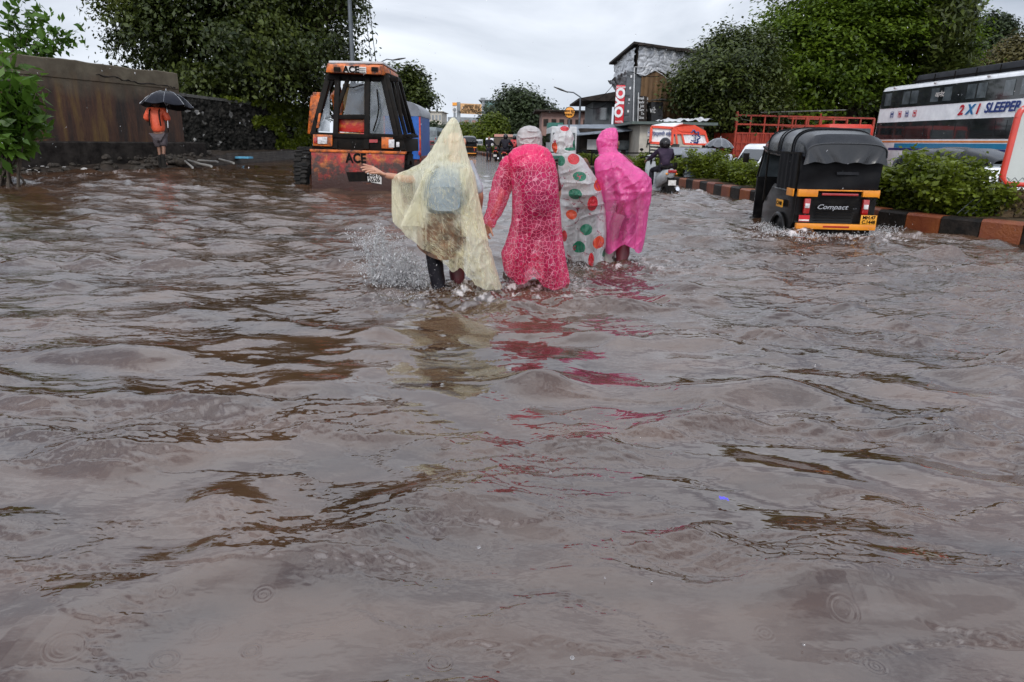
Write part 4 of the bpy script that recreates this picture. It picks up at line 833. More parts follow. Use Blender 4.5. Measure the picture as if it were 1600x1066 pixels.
b = MB(); b.prism([lp(529,182,.25), lp(570,182,.25), lp(569,207,.25), lp(528,206,.25)], (0,.5,0)); b.prism([lp(526,207,.12), lp(572,208,.12), lp(572,232,.12), lp(526,231,.12)], (0,.4,0)); b.build('engine_cover', M['rust_red'], ld, bevel=.02)
b = MB(); b.prism([lp(537,207,.06), lp(562,208,.06), lp(561,231,.06), lp(536,230,.06)], (0,.05,0)); b.build('tan_panel', M['ochre'], ld, bevel=.01)
b = MB(); b.prism([lp(577,218,.02), lp(590,218,.02), lp(590,223,.02), lp(577,223,.02)], (0,.03,0)); b.build('marker_light', M['red_lens'], ld)
# cab frame: posts from the deck to the roof, leaning in
D2 = 1.55
posts = [((489,211,.08),(514,118,.45)),((524,234,.06),(528,120,.35)),((523,182,.2),(545,120,.35)),((573,234,.04),(575,120,.32)),((630,236,.04),(604,118,.32)),((620,214,.04),(598,118,.32)),((492,207,D2),(522,122,D2-.3)),((646,212,D2+.1),(624,125,D2-.2)),((634,212,.3),(611,122,.6)),((640,208,.9),(618,124,.9))]
b = MB()
for (a_, c_) in posts: b.bar(lp(*a_), lp(*c_), .105 if a_[2] < .1 else .075)
for a_, c_ in [((489,210,.06),(631,216,.06)),((512,121,.4),(622,124,.4)),((519,183,.2),(575,183,.2)),((631,214,.05),(648,212,D2)),((489,210,.06),(492,207,D2)),((514,120,.4),(524,124,D2-.3)),((604,118,.35),(624,126,D2-.2)),((576,212,.05),(630,214,.05))]: b.bar(lp(*a_), lp(*c_), .09)
b.prism([lp(513,114,.42), lp(603,115,.42), lp(604,128,.42), lp(513,126,.42)], (0,.06,0)); b.build('cab_frame', M['black_frame'], ld, bevel=.008)
pm('cab_glass', (0.20,0.23,0.25), 0.1, col2=(0.07,0.08,0.09), nscale=2.2, spec=.8)
def glass(name, col, rough, tr, mark=0.0):
    m = bpy.data.materials.new(name); m.use_nodes = True; nt = m.node_tree; b = nt.nodes['Principled BSDF']; b.inputs['Base Color'].default_value = (*col, 1); b.inputs['Roughness'].default_value = rough
    t = nt.nodes.new('ShaderNodeBsdfTransparent'); mx = nt.nodes.new('ShaderNodeMixShader'); mx.inputs[0].default_value = tr
    if mark:
        tc = nt.nodes.new('ShaderNodeTexCoord'); n_ = nt.nodes.new('ShaderNodeTexNoise'); n_.inputs['Scale'].default_value = mark; n_.inputs['Detail'].default_value = 7; nt.links.new(tc.outputs['Object'], n_.inputs[0])
        r_ = nt.nodes.new('ShaderNodeMapRange'); r_.inputs[1].default_value = .35; r_.inputs[2].default_value = .7; r_.inputs[3].default_value = tr+.25; r_.inputs[4].default_value = max(0, tr-.25); nt.links.new(n_.outputs[0], r_.inputs[0]); nt.links.new(r_.outputs[0], mx.inputs[0])
    nt.links.new(b.outputs[0], mx.inputs[1]); nt.links.new(t.outputs[0], mx.inputs[2]); nt.links.new(mx.outputs[0], nt.nodes['Material Output'].inputs[0]); M[name] = m
glass('wet_glass', (0.14,0.16,0.18), .12, .45, 3.0)
for q in ([(537,179,.21),(569,179,.21),(569,129,.3),(547,129,.3)], [(578,212,.06),(617,211,.06),(600,128,.3),(579,128,.3)], [(496,205,.1),(515,206,.1),(515,141,.3)], [(606,128,.4),(618,145,.7),(617,172,.7),(611,170,.4)]):
    b = MB(); b.prism([lp(*t_) for t_ in q], (0,.012,0)); b.build('window', M['wet_glass'], ld)
b = MB(); b.box(lp(556,150,1.5)+Vector((0,0,-.2)), (.55,.12,.9)); b.box(lp(556,190,1.1), (.55,.6,.15)); b.build('operator_seat', M['ochre'], ld, bevel=.04)
b = MB(); b.box(lp(528,160,.9), (.12,.5,.5), rx=.4); b.tube([lp(532,190,.7), lp(533,165,.75), lp(530,150,.75)], .03, 8); b.build('control_console', M['rust_orange'], ld, bevel=.03)
# roof
rp = [lp(511,101,.1), lp(596,104,.1), lp(596,117,.1), lp(509,113,.1)]
b = MB(); dr = Vector((0.0,1.9,0)); tl, tr_, br, bl_ = rp
b.loft([[tl+Vector((.03,0,0)), tr_+Vector((-.03,0,0)), br, bl_], [tl+dr*.06+Vector((-.02,0,.04)), tr_+dr*.06+Vector((.02,0,.04)), br+dr*.06+Vector((.03,0,0)), bl_+dr*.06-Vector((.03,0,0))], [tl+dr+Vector((-.02,0,.02)), tr_+dr+Vector((.02,0,.02)), br+dr+Vector((.03,0,0)), bl_+dr-Vector((.03,0,0))]]); rf_ = b.build('roof', M['rust_orange'], ld, bevel=.02)
b = MB(); b.box((tl+tr_)/2+Vector((0,1.0,.075)), (1.10,1.7,.05)); b.build('roof_top', M['dull_white'], rf_, bevel=.02)
b = MB(); b.prism([lp(538,103,.08), lp(572,105,.08), lp(572,115,.08), lp(538,113,.08)], (0,.02,0)); sg = b.build('sign_panel', M['plate_white'], rf_)
text('ACE', .17, M['ink'], sg, lp(548.5,109,.07), bold=.04, sx=1.0)
b = MB(); [b.box(lp(565.5, 107.5+q*3, .075), (.14,.004,.012)) for q in range(3)]; b.build('sign_lines', M['old_concrete'], sg)
for x0, x1 in ((521,531),(580,590)):
    b = MB(); b.prism([lp(x0,104.5,.07), lp(x1,105,.07), lp(x1,112,.07), lp(x0,111.5,.07)], (0,.03,0)); b.build('roof_lamp', M['black_frame'], rf_, bevel=.008)
for i, (pa_, pb_, pc_) in enumerate((((540,133,.2),(552,137,.15),(568,132,.2)),((583,205,.0),(592,170,.05),(589,140,.2)),((528,232,.02),(545,236,.0),(571,233,.02)),((500,229,.0),(512,233,-.02),(524,231,.0)))):
    b = MB(); b.tube([lp(*pa_), lp(*pa_).lerp(lp(*pc_), .25)+(lp(*pb_)-lp(*pa_).lerp(lp(*pc_), .5))*.75, lp(*pb_), lp(*pc_)], .014, 6); b.build('wiper_arm' if i == 1 else 'hose', M['black_frame'], ld, sm=True)
# wheels (front: small, rear: large), left wheel seen beside the bumper
for (px, py, rr_, ww, dy, sx_) in ((477,257,.42,.26,.75,0),(634,262,.42,.26,.75,0),(480,245,.58,.36,2.4,0),(628,240,.60,.40,1.9,0)):
    c = lp(px, py, dy); c.z = rr_+.02; b = MB(); b.wheel(c, rr_, ww, n=36, r0=rr_*.55)
    for q in range(26):   # tread lugs
        a = 2*math.pi*q/26
        for s in (-1, 1): b.box(c+Vector((s*ww*.24, (rr_+.012)*math.cos(a+s*.06), (rr_+.012)*math.sin(a+s*.06))), (ww*.5,.035,.05), rx=a, rz=0)
    wh = b.build('wheel', M['rubber'], ld); b = MB(); b.cyl(c-Vector((ww*.32,0,0)), c+Vector((ww*.32,0,0)), rr_*.56); b.build('rim', M['rust_orange'], wh, bevel=.02)
b = MB(); b.prism([lp(498,200,-.05), lp(494,200,-.05), lp(498,177,-.05), lp(501,177,-.05)], (0,.05,0)); b.build('side_reflector', M['rust_orange'], ld, bevel=.006)
b = MB(); b.bar(lp(489,210,2.3), lp(494,150,2.2), .22, .16); b.bar(lp(494,150,2.2), lp(515,150,3.4), .16); b.prism([lp(486,165,1.9), lp(500,150,1.9), lp(503,185,1.9), lp(488,205,1.9)], (0,.2,0)); b.build('loader_arm', M['rust_orange'], ld, bevel=.02)
b = MB(); b.tube([lp(633,212,.05), lp(625,165,.1), lp(619,130,.35)], .022, 8); b.build('handrail', M['black_frame'], ld, sm=True); b = MB(); b.tube([lp(648,210,.9), lp(640,180,.9), lp(628,140,.9)], .022, 8); b.build('handrail', M['black_frame'], ld, sm=True); b = MB(); b.box(lp(641,213,.6), (.22,.9,.05)); b.build('step', M['black_frame'], ld); b = MB(); b.tube([lp(500,196,-.02), lp(494,190,-.05), lp(493,182,-.05)], .012, 6); b.build('mirror_arm', M['black_frame'], ld, sm=True)
b = MB(); b.tube([lp(553,100,1.0), lp(553,96,1.0)], [.05,.03], 10); b.build('beacon', M['rick_yellow'], ld, sm=True)
# ---------------------------------------------------------------- blue tarpaulin truck behind the loader
Yb = 24.0; o0 = Vector((W(630,230,Yb).x, Yb, -.35)); bt = empty('covered_truck', o0, 'small truck with blue side and grey tarpaulin hood right behind the loader', 'truck')
def bp2(px, py, dy=0): return W(px, py, Yb+dy)-o0
b = MB(); hwd = .62; zt_ = bp2(650,158).z; zs_ = bp2(650,182).z
b.loft([[Vector((-hwd*math.cos(a)*(1+.04*(q == 1)), y, zs_+(zt_-zs_)*math.sin(a)**.6*(1 if q != 3 else .9))) for a in np.linspace(0, math.pi, 13)] for q, y in enumerate((-.15,0,1.4,2.9))]); b.build('hood', M['grey_vinyl'], bt, sm=True)
b = MB(); b.grid(lambda u, v: Vector((-.6+u*1.2, -.12-.03*math.sin(u*16), zs_+.03-(zs_-.75)*v)), 20, 4); b.grid(lambda u, v: Vector((.6, u*2.6, zs_-(zs_-.85)*v)), 3, 3); b.grid(lambda u, v: Vector((-.6, u*2.6, zs_-(zs_-.85)*v)), 3, 3); b.build('side_sheet', M['blue_vinyl'], bt, sm=True)
b = MB(); b.box((0,1.4,.7),(1.24,2.8,.35)); b.bar((.6,-.1,.6),(.6,-.1,zs_),.06); b.bar((-.6,-.1,.6),(-.6,-.1,zs_),.06); b.build('bed', M['rust_red'], bt, bevel=.02)
b = MB(); b.box((.58,-.14,.98),(.08,.04,.14)); b.build('tail_light', M['red_lens'], bt, bevel=.01)
b = MB(); b.wheel((-.6,.6,.33),.33,.18); b.wheel((.6,.6,.33),.33,.18); b.build('wheel', M['rubber'], bt)

# ---------------------------------------------------------------- white van behind the hedge
def van(name, label, W_=1.5, L_=3.6, H_=1.75):
    r = empty(name, (0,0,0), label, 'van')      # side along x, front at -x ; camera sees the side (-y)
    sec = []
    prof = [(-L_/2,.35),(-L_/2,.8),(-L_/2+.12,.95),(-L_/2+.52,H_-.06),(-L_/2+.62,H_),(L_/2-.1,H_),(L_/2,H_-.1),(L_/2,.35)]
    b = MB(); b.prism([Vector((x, -W_/2, z)) for x, z in prof], (0, W_, 0)); b.build('body', M['white_paint'], r, bevel=.05, seg=3)
    for x0, x1 in ((-1.15,-.45),(-.32,.42),(.55,1.25)):
        b = MB(); b.prism([Vector((x0+(.22 if x0 < -1 else 0), -W_/2-.012, H_-.17)), Vector((x1, -W_/2-.012, H_-.17)), Vector((x1, -W_/2-.012, 1.02)), Vector((x0, -W_/2-.012, 1.02))], (0,.02,0)); b.build('window', M['dark_glass'], r, bevel=.005)
    b = MB(); b.hexa([Vector(p) for p in ((-L_/2+.10,-.62,1.0),(-L_/2+.14,-.62,1.0),(-L_/2+.14,.62,1.0),(-L_/2+.10,.62,1.0),(-L_/2+.47,-.6,H_-.14),(-L_/2+.50,-.6,H_-.14),(-L_/2+.5,.6,H_-.14),(-L_/2+.47,.6,H_-.14))]); b.build('windscreen', M['dark_glass'], r)
    for x in (-1.2, 1.15):
        for s in (-1, 1):
            b = MB(); b.wheel((x, s*(W_/2-.08), .29), .29, .17, axis='y'); b.build('wheel', M['rubber'], r)
    b = MB(); b.box((-.38,-W_/2-.012,1.05),(.02,.01,1.2)); b.box((.48,-W_/2-.012,1.05),(.02,.01,1.2)); b.box((-.55,-W_/2-.02,.95),(.14,.02,.03)); b.build('door_trim', M['black_frame'], r)
    return r
vn = van('van', 'white van with tinted windows behind the hedge, left of the black auto rickshaw'); put(vn, 1256, 226, 17.6, rad(6), 1.75, .95)
vn2 = copy_tree(vn); vn2['label'] = 'white car mostly hidden behind the near hedge below the bus'; put(vn2, 1590, 262, 12.0, rad(185), 1.75, .9)
# ---------------------------------------------------------------- red lattice truck
pm('truck_red', (0.36,0.045,0.02), 0.5, col2=(0.20,0.022,0.012), nscale=3, bump=.3)
Yt = 36.0; tl0, tr0 = W(1146,235,Yt), W(1358,235,Yt+1.2); o0 = Vector((tl0.x, Yt, -.35)); tk_ = empty('lattice_truck', o0, 'red open lattice sided cargo truck standing behind the white van', 'truck')
Lt = (tr0-tl0).length; ztop = W(1150,180,Yt).z+.35; zmid = W(1150,208,Yt).z+.35; ang = math.atan2(tr0.y-tl0.y, tr0.x-tl0.x); tk_.rotation_euler = (0,0,ang)
for yy in (0, 2.3):
    b = MB(); 
    for i in range(11): b.bar((Lt*i/10, yy, .9), (Lt*i/10, yy, ztop+(.18 if i in (0,6) else 0)), .10 if i in (0,5,10) else .065)
    for z in (ztop, (ztop+zmid)/2, zmid): b.bar((0, yy, z), (Lt, yy, z), .08)
    b.build('lattice_side', M['truck_red'], tk_)
b = MB(); b.box((Lt/2,0.03,(zmid+.9)/2),(Lt,.04,zmid-.9)); b.box((Lt/2,2.27,(zmid+.9)/2),(Lt,.04,zmid-.9)); b.box((.02,1.15,(zmid+.9)/2),(.05,2.3,zmid-.9))
for i in range(30): b.box((Lt*(i+.5)/30, -.02, (zmid+1.0)/2), (.05,.05,zmid-1.05))
for z in (1.2,1.55): b.box((Lt/2,-.03,z),(Lt,.04,.05))
b.build('side_boards', M['truck_red'], tk_)
b = MB(); b.box((Lt/2,1.15,.88),(Lt,2.2,.12)); b.build('bed', M['truck_red'], tk_); b = MB(); b.tube([(.5+Lt*.1,0,ztop+.15),(Lt*.78,0,ztop+.38)], .035, 8); b.tube([(0,0,ztop+.1),(.3,0,ztop-.2),(.9,0,ztop-.28)], .02, 6); b.build('rope_and_pole', M['old_concrete'], tk_, sm=True)
for x in (1.2, 2.3, 5.8):
    b = MB(); b.wheel((x,.2,.5),.5,.28,axis='y'); b.build('wheel', M['rubber'], tk_)
pm('cab_red', (0.62,0.05,0.025), .35, col2=(.5,.035,.02), nscale=3, coat=.3)
Yc = 31.0; o0 = Vector((W(1325,235,Yc).x, Yc, -.35)); ct = empty('cargo_truck', o0, 'red truck cab with grey windscreen between the lattice truck and the bus', 'truck')
z1 = W(1325,194,Yc).z+.35
b = MB(); b.prism([Vector((-.98,0,.6)), Vector((.98,0,.6)), Vector((.98,0,z1-.12)), Vector((.86,0,z1)), Vector((-.86,0,z1)), Vector((-.98,0,z1-.12))], (0,1.7,0)); b.build('cab', M['cab_red'], ct, bevel=.04)
b = MB(); b.box((.30,-.015,z1-.42),(1.1,.03,.5)); b.build('windscreen', M['grey_glass'], ct); b = MB(); b.box((-.62,-.015,z1-.38),(.5,.03,.42)); b.build('side_window', M['dark_glass'], ct)
b = MB(); b.wheel((-.8,.5,.45),.45,.25); b.wheel((.8,.5,.45),.45,.25); b.build('wheel', M['rubber'], ct)
# ---------------------------------------------------------------- sleeper bus
# near side runs from A (far end, px 1358) to B (near end, outside the frame)
Ya = 33.0; A = W(1366, 222, Ya); zr = W(1374, 136.5, Ya).z; Yn = 20.5
r_ = ray(1640, 222); 
def bus_y(px):   # near side is the vertical plane x = A.x + s*(Ya - y)
    return None
B = W(1600, 222.5, 1.0); slope_top = None
# choose B depth so that the roof line (z = zr) passes (1600,106)
rB = ray(1600, 108); YB = (zr-CAMH)/rB.z*rB.y; B = W(1600, 107, YB)
dirb = Vector((B.x-A.x, B.y-A.y, 0)).normalized(); Lb = 12.2; nb_ = Vector((dirb.y, -dirb.x, 0)); nb_ = nb_ if nb_.x > 0 else -nb_     # away from the road
bus = empty('sleeper_bus', (A.x, A.y, -.35), 'white double deck sleeper bus with 2X1 SLEEPER lettering and blue and orange stripes', 'bus'); bus.rotation_euler = (0,0,math.atan2(dirb.y, dirb.x))
Hb = zr+.35   # local: x along the side towards the camera, y>0 = ?
sgn = 1 if (Matrix.Rotation(bus.rotation_euler.z, 3, 'Z') @ Vector((0,1,0))).dot(nb_) > 0 else -1
def bz(px, py):  # local height on the near side plane at pixel
    r = ray(px, py); t = ((Vector((A.x, A.y, 0))-CP).dot(nb_))/(r.dot(nb_)); p = CP+r*t; q = Matrix.Rotation(-bus.rotation_euler.z, 3, 'Z') @ (p-bus.location); return q.x, q.z
Wb = 2.5*sgn
b = MB(); prof = [(0,.40),(0,Hb-.22),(.06*sgn,Hb-.07),(.22*sgn,Hb),(Wb-.22*sgn,Hb),(Wb-.06*sgn,Hb-.07),(Wb,Hb-.22),(Wb,.40)]
b.loft([[Vector((x+(.25*(1-(z-.4)/(Hb-.4)) if x < 0 else 0)*0 + (0.22*(z-.4)/(Hb-.4) if q == 0 else 0), y*(1 if q else .96)+(0 if q else Wb*.02), z)) for y, z in prof] for q, x in enumerate((-.25, .15, Lb-.3, Lb))]); b.build('body', M['white_paint'], bus, bevel=.03)
def side(x0, x1, z0, z1, mt, name, dy=.012, shx=0):
    b = MB(); y = -dy*sgn; b.prism([Vector((x0, y, z0)), Vector((x1, y, z0)), Vector((x1+shx, y, z1)), Vector((x0+shx, y, z1))], (0, sgn*.02, 0)); return b.build(name, M[mt], bus)
zz = [bz(1380, 170)[1], bz(1372, 186)[1]]
u0, u1 = bz(1500,151)[1], bz(1500,124)[1]
x_a = .05
_, zA = bz(1400,168.8); _, zB_ = bz(1400,141.5); _, zC = bz(1400,191); _, zD = bz(1400,218.5); _, zE = bz(1400,221.5)
_, zF = bz(1560,231); _, zG = bz(1560,224)
print('BUS', Hb, YB, zA, zB_, zC, zD, zE, zF, zG, dirb, sgn)
w1 = side(x_a, Lb-.2, zA, zB_, 'dark_glass', 'upper_window_band'); w2 = side(x_a-.05, Lb-.2, zD+.02, zC, 'dark_glass', 'lower_window_band')
pm('stripe_orange', (0.75,0.22,0.03), .35); pm('stripe_blue', (0.012,0.20,0.36), .3, col2=(.01,.16,.30)); pm('curtain_grey', (0.16,0.17,0.17), .6, col2=(.09,.1,.1), nscale=6, stretch=(1,1,.2)); pm('deep_blue', (0.01,0.03,0.16), .35); pm('letter_red', (0.55,0.01,0.03), .35); pm('letter_blue', (0.015,0.04,0.20), .35); pm('letter_teal', (0.01,0.16,0.40), .35)
for w_, z0, z1 in ((w1, zA, zB_), (w2, zD+.02, zC)):
    for i in range(9):
        x0 = .35+i*1.32; 
        for j in range(2):
            b = MB(); xa = x0+j*.56; b.prism([Vector((xa, -.028*sgn, z0+.12)), Vector((xa+.46, -.028*sgn, z0+.12)), Vector((xa+.46, -.028*sgn, z1-.10)), Vector((xa, -.028*sgn, z1-.10))], (0, sgn*.01, 0))
            if (i*2+j+(w_ is w2)) % 3 != 1: b.build('window_pane', M['grey_glass' if w_ is w1 else 'dark_glass'], w_)
side(.0, Lb, zE-.03, zE+.03, 'stripe_orange', 'orange_stripe'); side(1.6, Lb, zE-.26, zE-.07, 'stripe_blue', 'blue_stripe'); side(1.2, Lb, zE-.36, zE-.27, 'deep_blue', 'dark_blue_stripe')
side(0, Lb, .45, .62, 'black_frame', 'side_skirt', .006)
Mrot = (rad(90), 0, 0 if sgn > 0 else rad(180))
x2 = bz(1513,177)[0]; x3 = bz(1583,172)[0]; zl = (zA+zC)/2
xs0, xs1 = bz(1497,178)[0], bz(1513,177)[0]
for ch, px, mt in (('2',1501,'letter_red'),('X',1515,'letter_teal'),('1',1527,'letter_red')):
    text(ch, .50, M[mt], bus, (bz(px,177)[0], -.03*sgn, zl+.02), rot=Mrot, bold=.035, shear=.25, sx=1.05)
xs = bz(1538,176)[0]; t_ = text('SLEEPER', .47, M['letter_blue'], bus, (xs, -.03*sgn, zl+.04), rot=Mrot, bold=.03, shear=.25, align='LEFT', sx=1.0)
for i, px in enumerate((1394,1406,1417,1429)):
    xx = bz(px, 181)[0]; zc_ = zA-.28; b = MB(); 
    for a_, c_ in (((-.1,-.12),(.1,-.12)),((.1,-.12),(.1,.12)),((.1,.12),(-.1,.12)),((-.1,.12),(-.1,-.12))): b.bar((xx+a_[0], -.02*sgn, zc_+a_[1]), (xx+c_[0], -.02*sgn, zc_+c_[1]), .012)
    b.box((xx, -.02*sgn, zc_+.02), (.10,.012,.08)); b.box((xx, -.02*sgn, zc_-.07), (.12,.012,.02)); b.build('notice_sticker', M['letter_red' if i in (1,3) else 'letter_blue'], bus)
for px in (1400,1462,1544): 
    xx = bz(px, 130)[0]; b = MB(); b.ball((xx, -.02*sgn, zB_+.11), (.09,.03,.05), 8, 6); b.build('side_lamp', M['clear_lens'], bus, sm=True)
b = MB(); xl = bz(1470,147)[0]; 
text('आनंद', .26, M['plate_white'], bus, (xl, -.045*sgn, (zA+zB_)/2), rot=Mrot, bold=.02)
b = MB(); b.loft([[Vector((x, y, z)) for y, z in ((.25*sgn,Hb-.02),(.35*sgn,Hb+.36),(2.1*sgn,Hb+.36),(2.25*sgn,Hb-.02))] for x in (1.9,2.3,Lb)]); b.build('luggage_cover', M['vinyl'], bus, bevel=.04)
b = MB()
for y in (.22*sgn, 2.28*sgn): b.bar((1.8,y,Hb+.10),(Lb,y,Hb+.10),.04)
for i in range(9): b.bar((2+i*1.2,.22*sgn,Hb-.02),(2+i*1.2,.24*sgn,Hb+.3),.03)
b.build('roof_rack', M['black_frame'], bus)
for x in (2.6, 9.4):
    b = MB(); b.wheel((x, .16*sgn, .5), .5, .28, axis='y'); wh = b.build('wheel', M['rubber'], bus); b = MB(); b.cyl((x, .02*sgn, .5), (x, .2*sgn, .5), .25); b.build('rim', M['dull_white'], wh)
# ---------------------------------------------------------------- vehicles far up the road
def farbus(name, label, cat, px0, py0, px1, py1, Y, dep, body, band, strip=None, rz=0):
    a_, c_ = W(px0, py1, Y), W(px1, py0, Y); w = c_.x-a_.x; h = c_.z-a_.z; o = empty(name, ((a_.x+c_.x)/2, Y, a_.z), label, cat, rz=rz)
    b = MB(); b.box((0, dep/2, h/2), (w, dep, h)); b.build('body', M[body], o, bevel=min(w, h)*.06)
    b = MB(); b.box((0, -.02, h*.62), (w*.86, .05, h*.34)); b.box((-w/2-.01, dep/2, h*.62), (.04, dep*.86, h*.3)); b.box((w/2+.01, dep/2, h*.62), (.04, dep*.86, h*.3)); b.build('windows', M[band], o)
    if strip: b = MB(); b.box((0, -.03, h*.93), (w*.99, .06, h*.12)); b.box((0,-.03,h*.2),(w*.7,.05,h*.1)); b.build('stripe', M[strip], o)
    b = MB(); r = h*.16; [b.wheel((s*w*.4, dep*.5, r*.6), r, .2) for s in (-1, 1)]; b.build('wheel', M['rubber'], o)
    for s in (-1, 1): b = MB(); b.ball((s*w*.4, -.03, h*.3), (w*.05, .04, h*.06), 8, 6); b.build('tail_light', M['red_lens'], o, sm=True)
    return o
pm('faded_orange', (0.55,0.22,0.16), .5, col2=(.5,.3,.24), nscale=2); pm('brown_panel', (0.10,0.07,0.05), .6, col2=(.06,.05,.03), nscale=3); pm('faded_grey', (0.22,0.26,0.27), .5, col2=(.14,.17,.18), nscale=2); pm('taxi_yellow', (0.62,0.35,0.06), .4)  # faded grey: distance haze put into the colour
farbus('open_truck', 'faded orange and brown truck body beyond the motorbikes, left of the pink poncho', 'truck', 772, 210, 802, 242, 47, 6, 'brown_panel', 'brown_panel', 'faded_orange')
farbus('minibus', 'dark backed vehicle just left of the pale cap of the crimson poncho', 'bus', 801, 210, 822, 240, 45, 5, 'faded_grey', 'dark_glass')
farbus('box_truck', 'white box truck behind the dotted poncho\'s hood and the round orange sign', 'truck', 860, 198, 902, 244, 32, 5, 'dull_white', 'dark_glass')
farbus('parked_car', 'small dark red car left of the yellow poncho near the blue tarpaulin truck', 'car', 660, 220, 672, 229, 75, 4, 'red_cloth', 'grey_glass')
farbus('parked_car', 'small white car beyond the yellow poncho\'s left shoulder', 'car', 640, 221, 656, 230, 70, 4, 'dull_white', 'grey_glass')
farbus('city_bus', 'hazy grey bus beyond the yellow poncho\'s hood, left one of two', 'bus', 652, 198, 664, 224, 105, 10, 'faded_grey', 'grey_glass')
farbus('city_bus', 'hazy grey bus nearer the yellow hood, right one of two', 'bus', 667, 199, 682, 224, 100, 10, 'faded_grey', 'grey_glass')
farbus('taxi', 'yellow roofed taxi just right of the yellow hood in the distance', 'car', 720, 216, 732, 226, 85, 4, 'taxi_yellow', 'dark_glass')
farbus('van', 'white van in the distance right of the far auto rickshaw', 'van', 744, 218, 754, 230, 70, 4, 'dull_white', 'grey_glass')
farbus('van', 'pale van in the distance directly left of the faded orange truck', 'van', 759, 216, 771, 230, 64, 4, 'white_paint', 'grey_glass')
# ================================================================== BUILDINGS AND STREET FURNITURE
pm('wood_sheet', (0.17,0.095,0.04), .8, col2=(0.055,0.032,0.018), nscale=2.2, bump=.5, stretch=(1,1,.18))
pm('tarpaulin', (0.50,0.51,0.53), .30, col2=(0.30,0.31,0.33), nscale=2, spec=.6)
pm('slate_wall', (0.10,0.11,0.12), .6, col2=(0.06,0.065,0.07), nscale=3); pm('dark_wall', (0.022,0.019,0.017), .7, col2=(0.05,0.04,0.035), nscale=3, bump=.3)
pm('tin_roof', (0.20,0.23,0.27), .35, col2=(0.10,0.12,0.14), nscale=4, bump=.3); pm('green_roof', (0.085,0.11,0.10), .5, col2=(.05,.07,.06), nscale=3)
pm('cream_wall', (0.48,0.45,0.38), .7, col2=(0.36,0.33,0.28), nscale=2.5); pm('pink_wall', (0.30,0.18,0.15), .7, col2=(.22,.13,.11), nscale=2)
pm('sign_red', (0.62,0.012,0.025), .35); pm('sign_white', (0.78,0.78,0.78), .4); pm('sign_blue', (0.03,0.16,0.32), .4); pm('sign_orange', (0.80,0.33,0.04), .4, col2=(.72,.28,.03)); pm('hoarding', (0.62,0.36,0.16), .5, col2=(.55,.31,.13))
pm('teal_glass', (0.14,0.30,0.28), .1, col2=(0.05,0.13,0.13), nscale=.6, spec=.8); pm('pale_teal', (0.36,0.48,0.46), .5); pm('haze_grey', (0.26,0.28,0.29), .7, col2=(.17,.18,.19), nscale=.6); pm('green_net', (0.05,0.22,0.17), .7, col2=(.03,.12,.10), nscale=2)  # pale teal and haze grey have distance haze put into the colour
pm('orange_red', (0.72,0.075,0.03), .4, col2=(.6,.05,.02)); pm('brick', (0.13,0.075,0.03), .8, col2=(0.05,0.04,0.02), nscale=6, bump=.6); pm('pole_metal', (0.10,0.11,0.12), .4, metal=.5)
pm('sign_panel_grey', (0.50,0.52,0.49), .45, col2=(.42,.44,.41), nscale=1.5)
# -- hotel building
Yk = 40.0; c0 = W(986, 232, Yk); base = Vector((c0.x, Yk, -.3)); hb = empty('hotel_building', base, 'ramshackle brown sheeted building topped with silver tarpaulin beside the red OYO sign', 'building')
def hp(px, py, Y=Yk): return W(px, py, Y)-base
zc, zt1 = hp(986,106).z, hp(987,70).z
Rt = hp(1100,232,Yk+1.5); Lf = hp(956,232,Yk+7.0); Rt.z = Lf.z = 0; Bk = Rt+(Lf-Vector((0,0,0))); 
b = MB(); b.prism([Vector((0,0,-.2)), Rt+Vector((0,0,-.2)), Bk+Vector((0,0,-.2)), Lf+Vector((0,0,-.2))], (0,0,zc+.2)); b.build('wall', M['slate_wall'], hb)
b = MB(); dR = Rt.normalized(); nR = Vector((dR.y, -dR.x, 0))
b.grid(lambda u, v: Rt*(.07+.93*u)+nR*(.06+.015*math.sin(u*90))+Vector((0,0,.1+(zc-.15)*v)), 120, 3); b.build('brown_sheeting', M['wood_sheet'], hb)
def tarp(P0, P1, z0, z1, nrm, sag, seed):
    def fn(u, v):
        p = P0.lerp(P1, u); n = noise.noise(Vector((u*7+seed, v*3.5, 0)))+.5*abs(noise.noise(Vector((u*15+v*9, v*4-u*3, seed))))+.25*noise.noise(Vector((u*40, v*20+u*14, seed)))
        n = n*.5-.55*(1-min(1, abs(noise.noise(Vector((u*6+v*2.2+seed, v*2.5-u*5, seed*2))))*5))**2-.35*(1-min(1, abs(noise.noise(Vector((u*13-v*3, v*4+u*6, seed+7))))*5))**2
        return p+nrm*(.16+.13*n)+Vector((0,0,z0+(z1-z0)*v-(1-v)*sag*math.sin(u*8+seed)**2*.4))
    return fn
dL = Lf.normalized(); nL = Vector((-dL.y, dL.x, 0)); nL = nL if nL.x < 0 else -nL
b = MB(); b.grid(tarp(Vector((0,0,0)), Rt*.98, zc-.1, zt1-.05, nR, .8, 1), 130, 34); b.grid(tarp(Vector((0,0,0)), Lf, zc-.1, zt1-.15, nL, .5, 4), 50, 24); b.build('tarpaulin', M['tarpaulin'], hb, sm=True)
b = MB(); b.prism([Vector((0,0,zc)), Rt+Vector((0,0,zc)), Bk+Vector((0,0,zc)), Lf+Vector((0,0,zc))], (0,0,zt1-zc)); b.build('upper_storey', M['dark_wall'], hb)
b = MB(); e0 = nR*.4+nL*.4; b.prism([e0+Vector((0,0,zt1)), Rt+nR*.4+Vector((0,0,zt1-.35)), Bk+Vector((0,0,zt1-.35)), Lf+nL*.5+Vector((0,0,zt1-.3))], (0,0,.12))
for i in range(9): p = Rt*(i/8)+nR*.42; b.box(p+Vector((0,0,zt1-.02-.35*i/8)), (.35,.3,.12), rz=i)
b.build('roof', M['dark_wall'], hb)
b = MB()
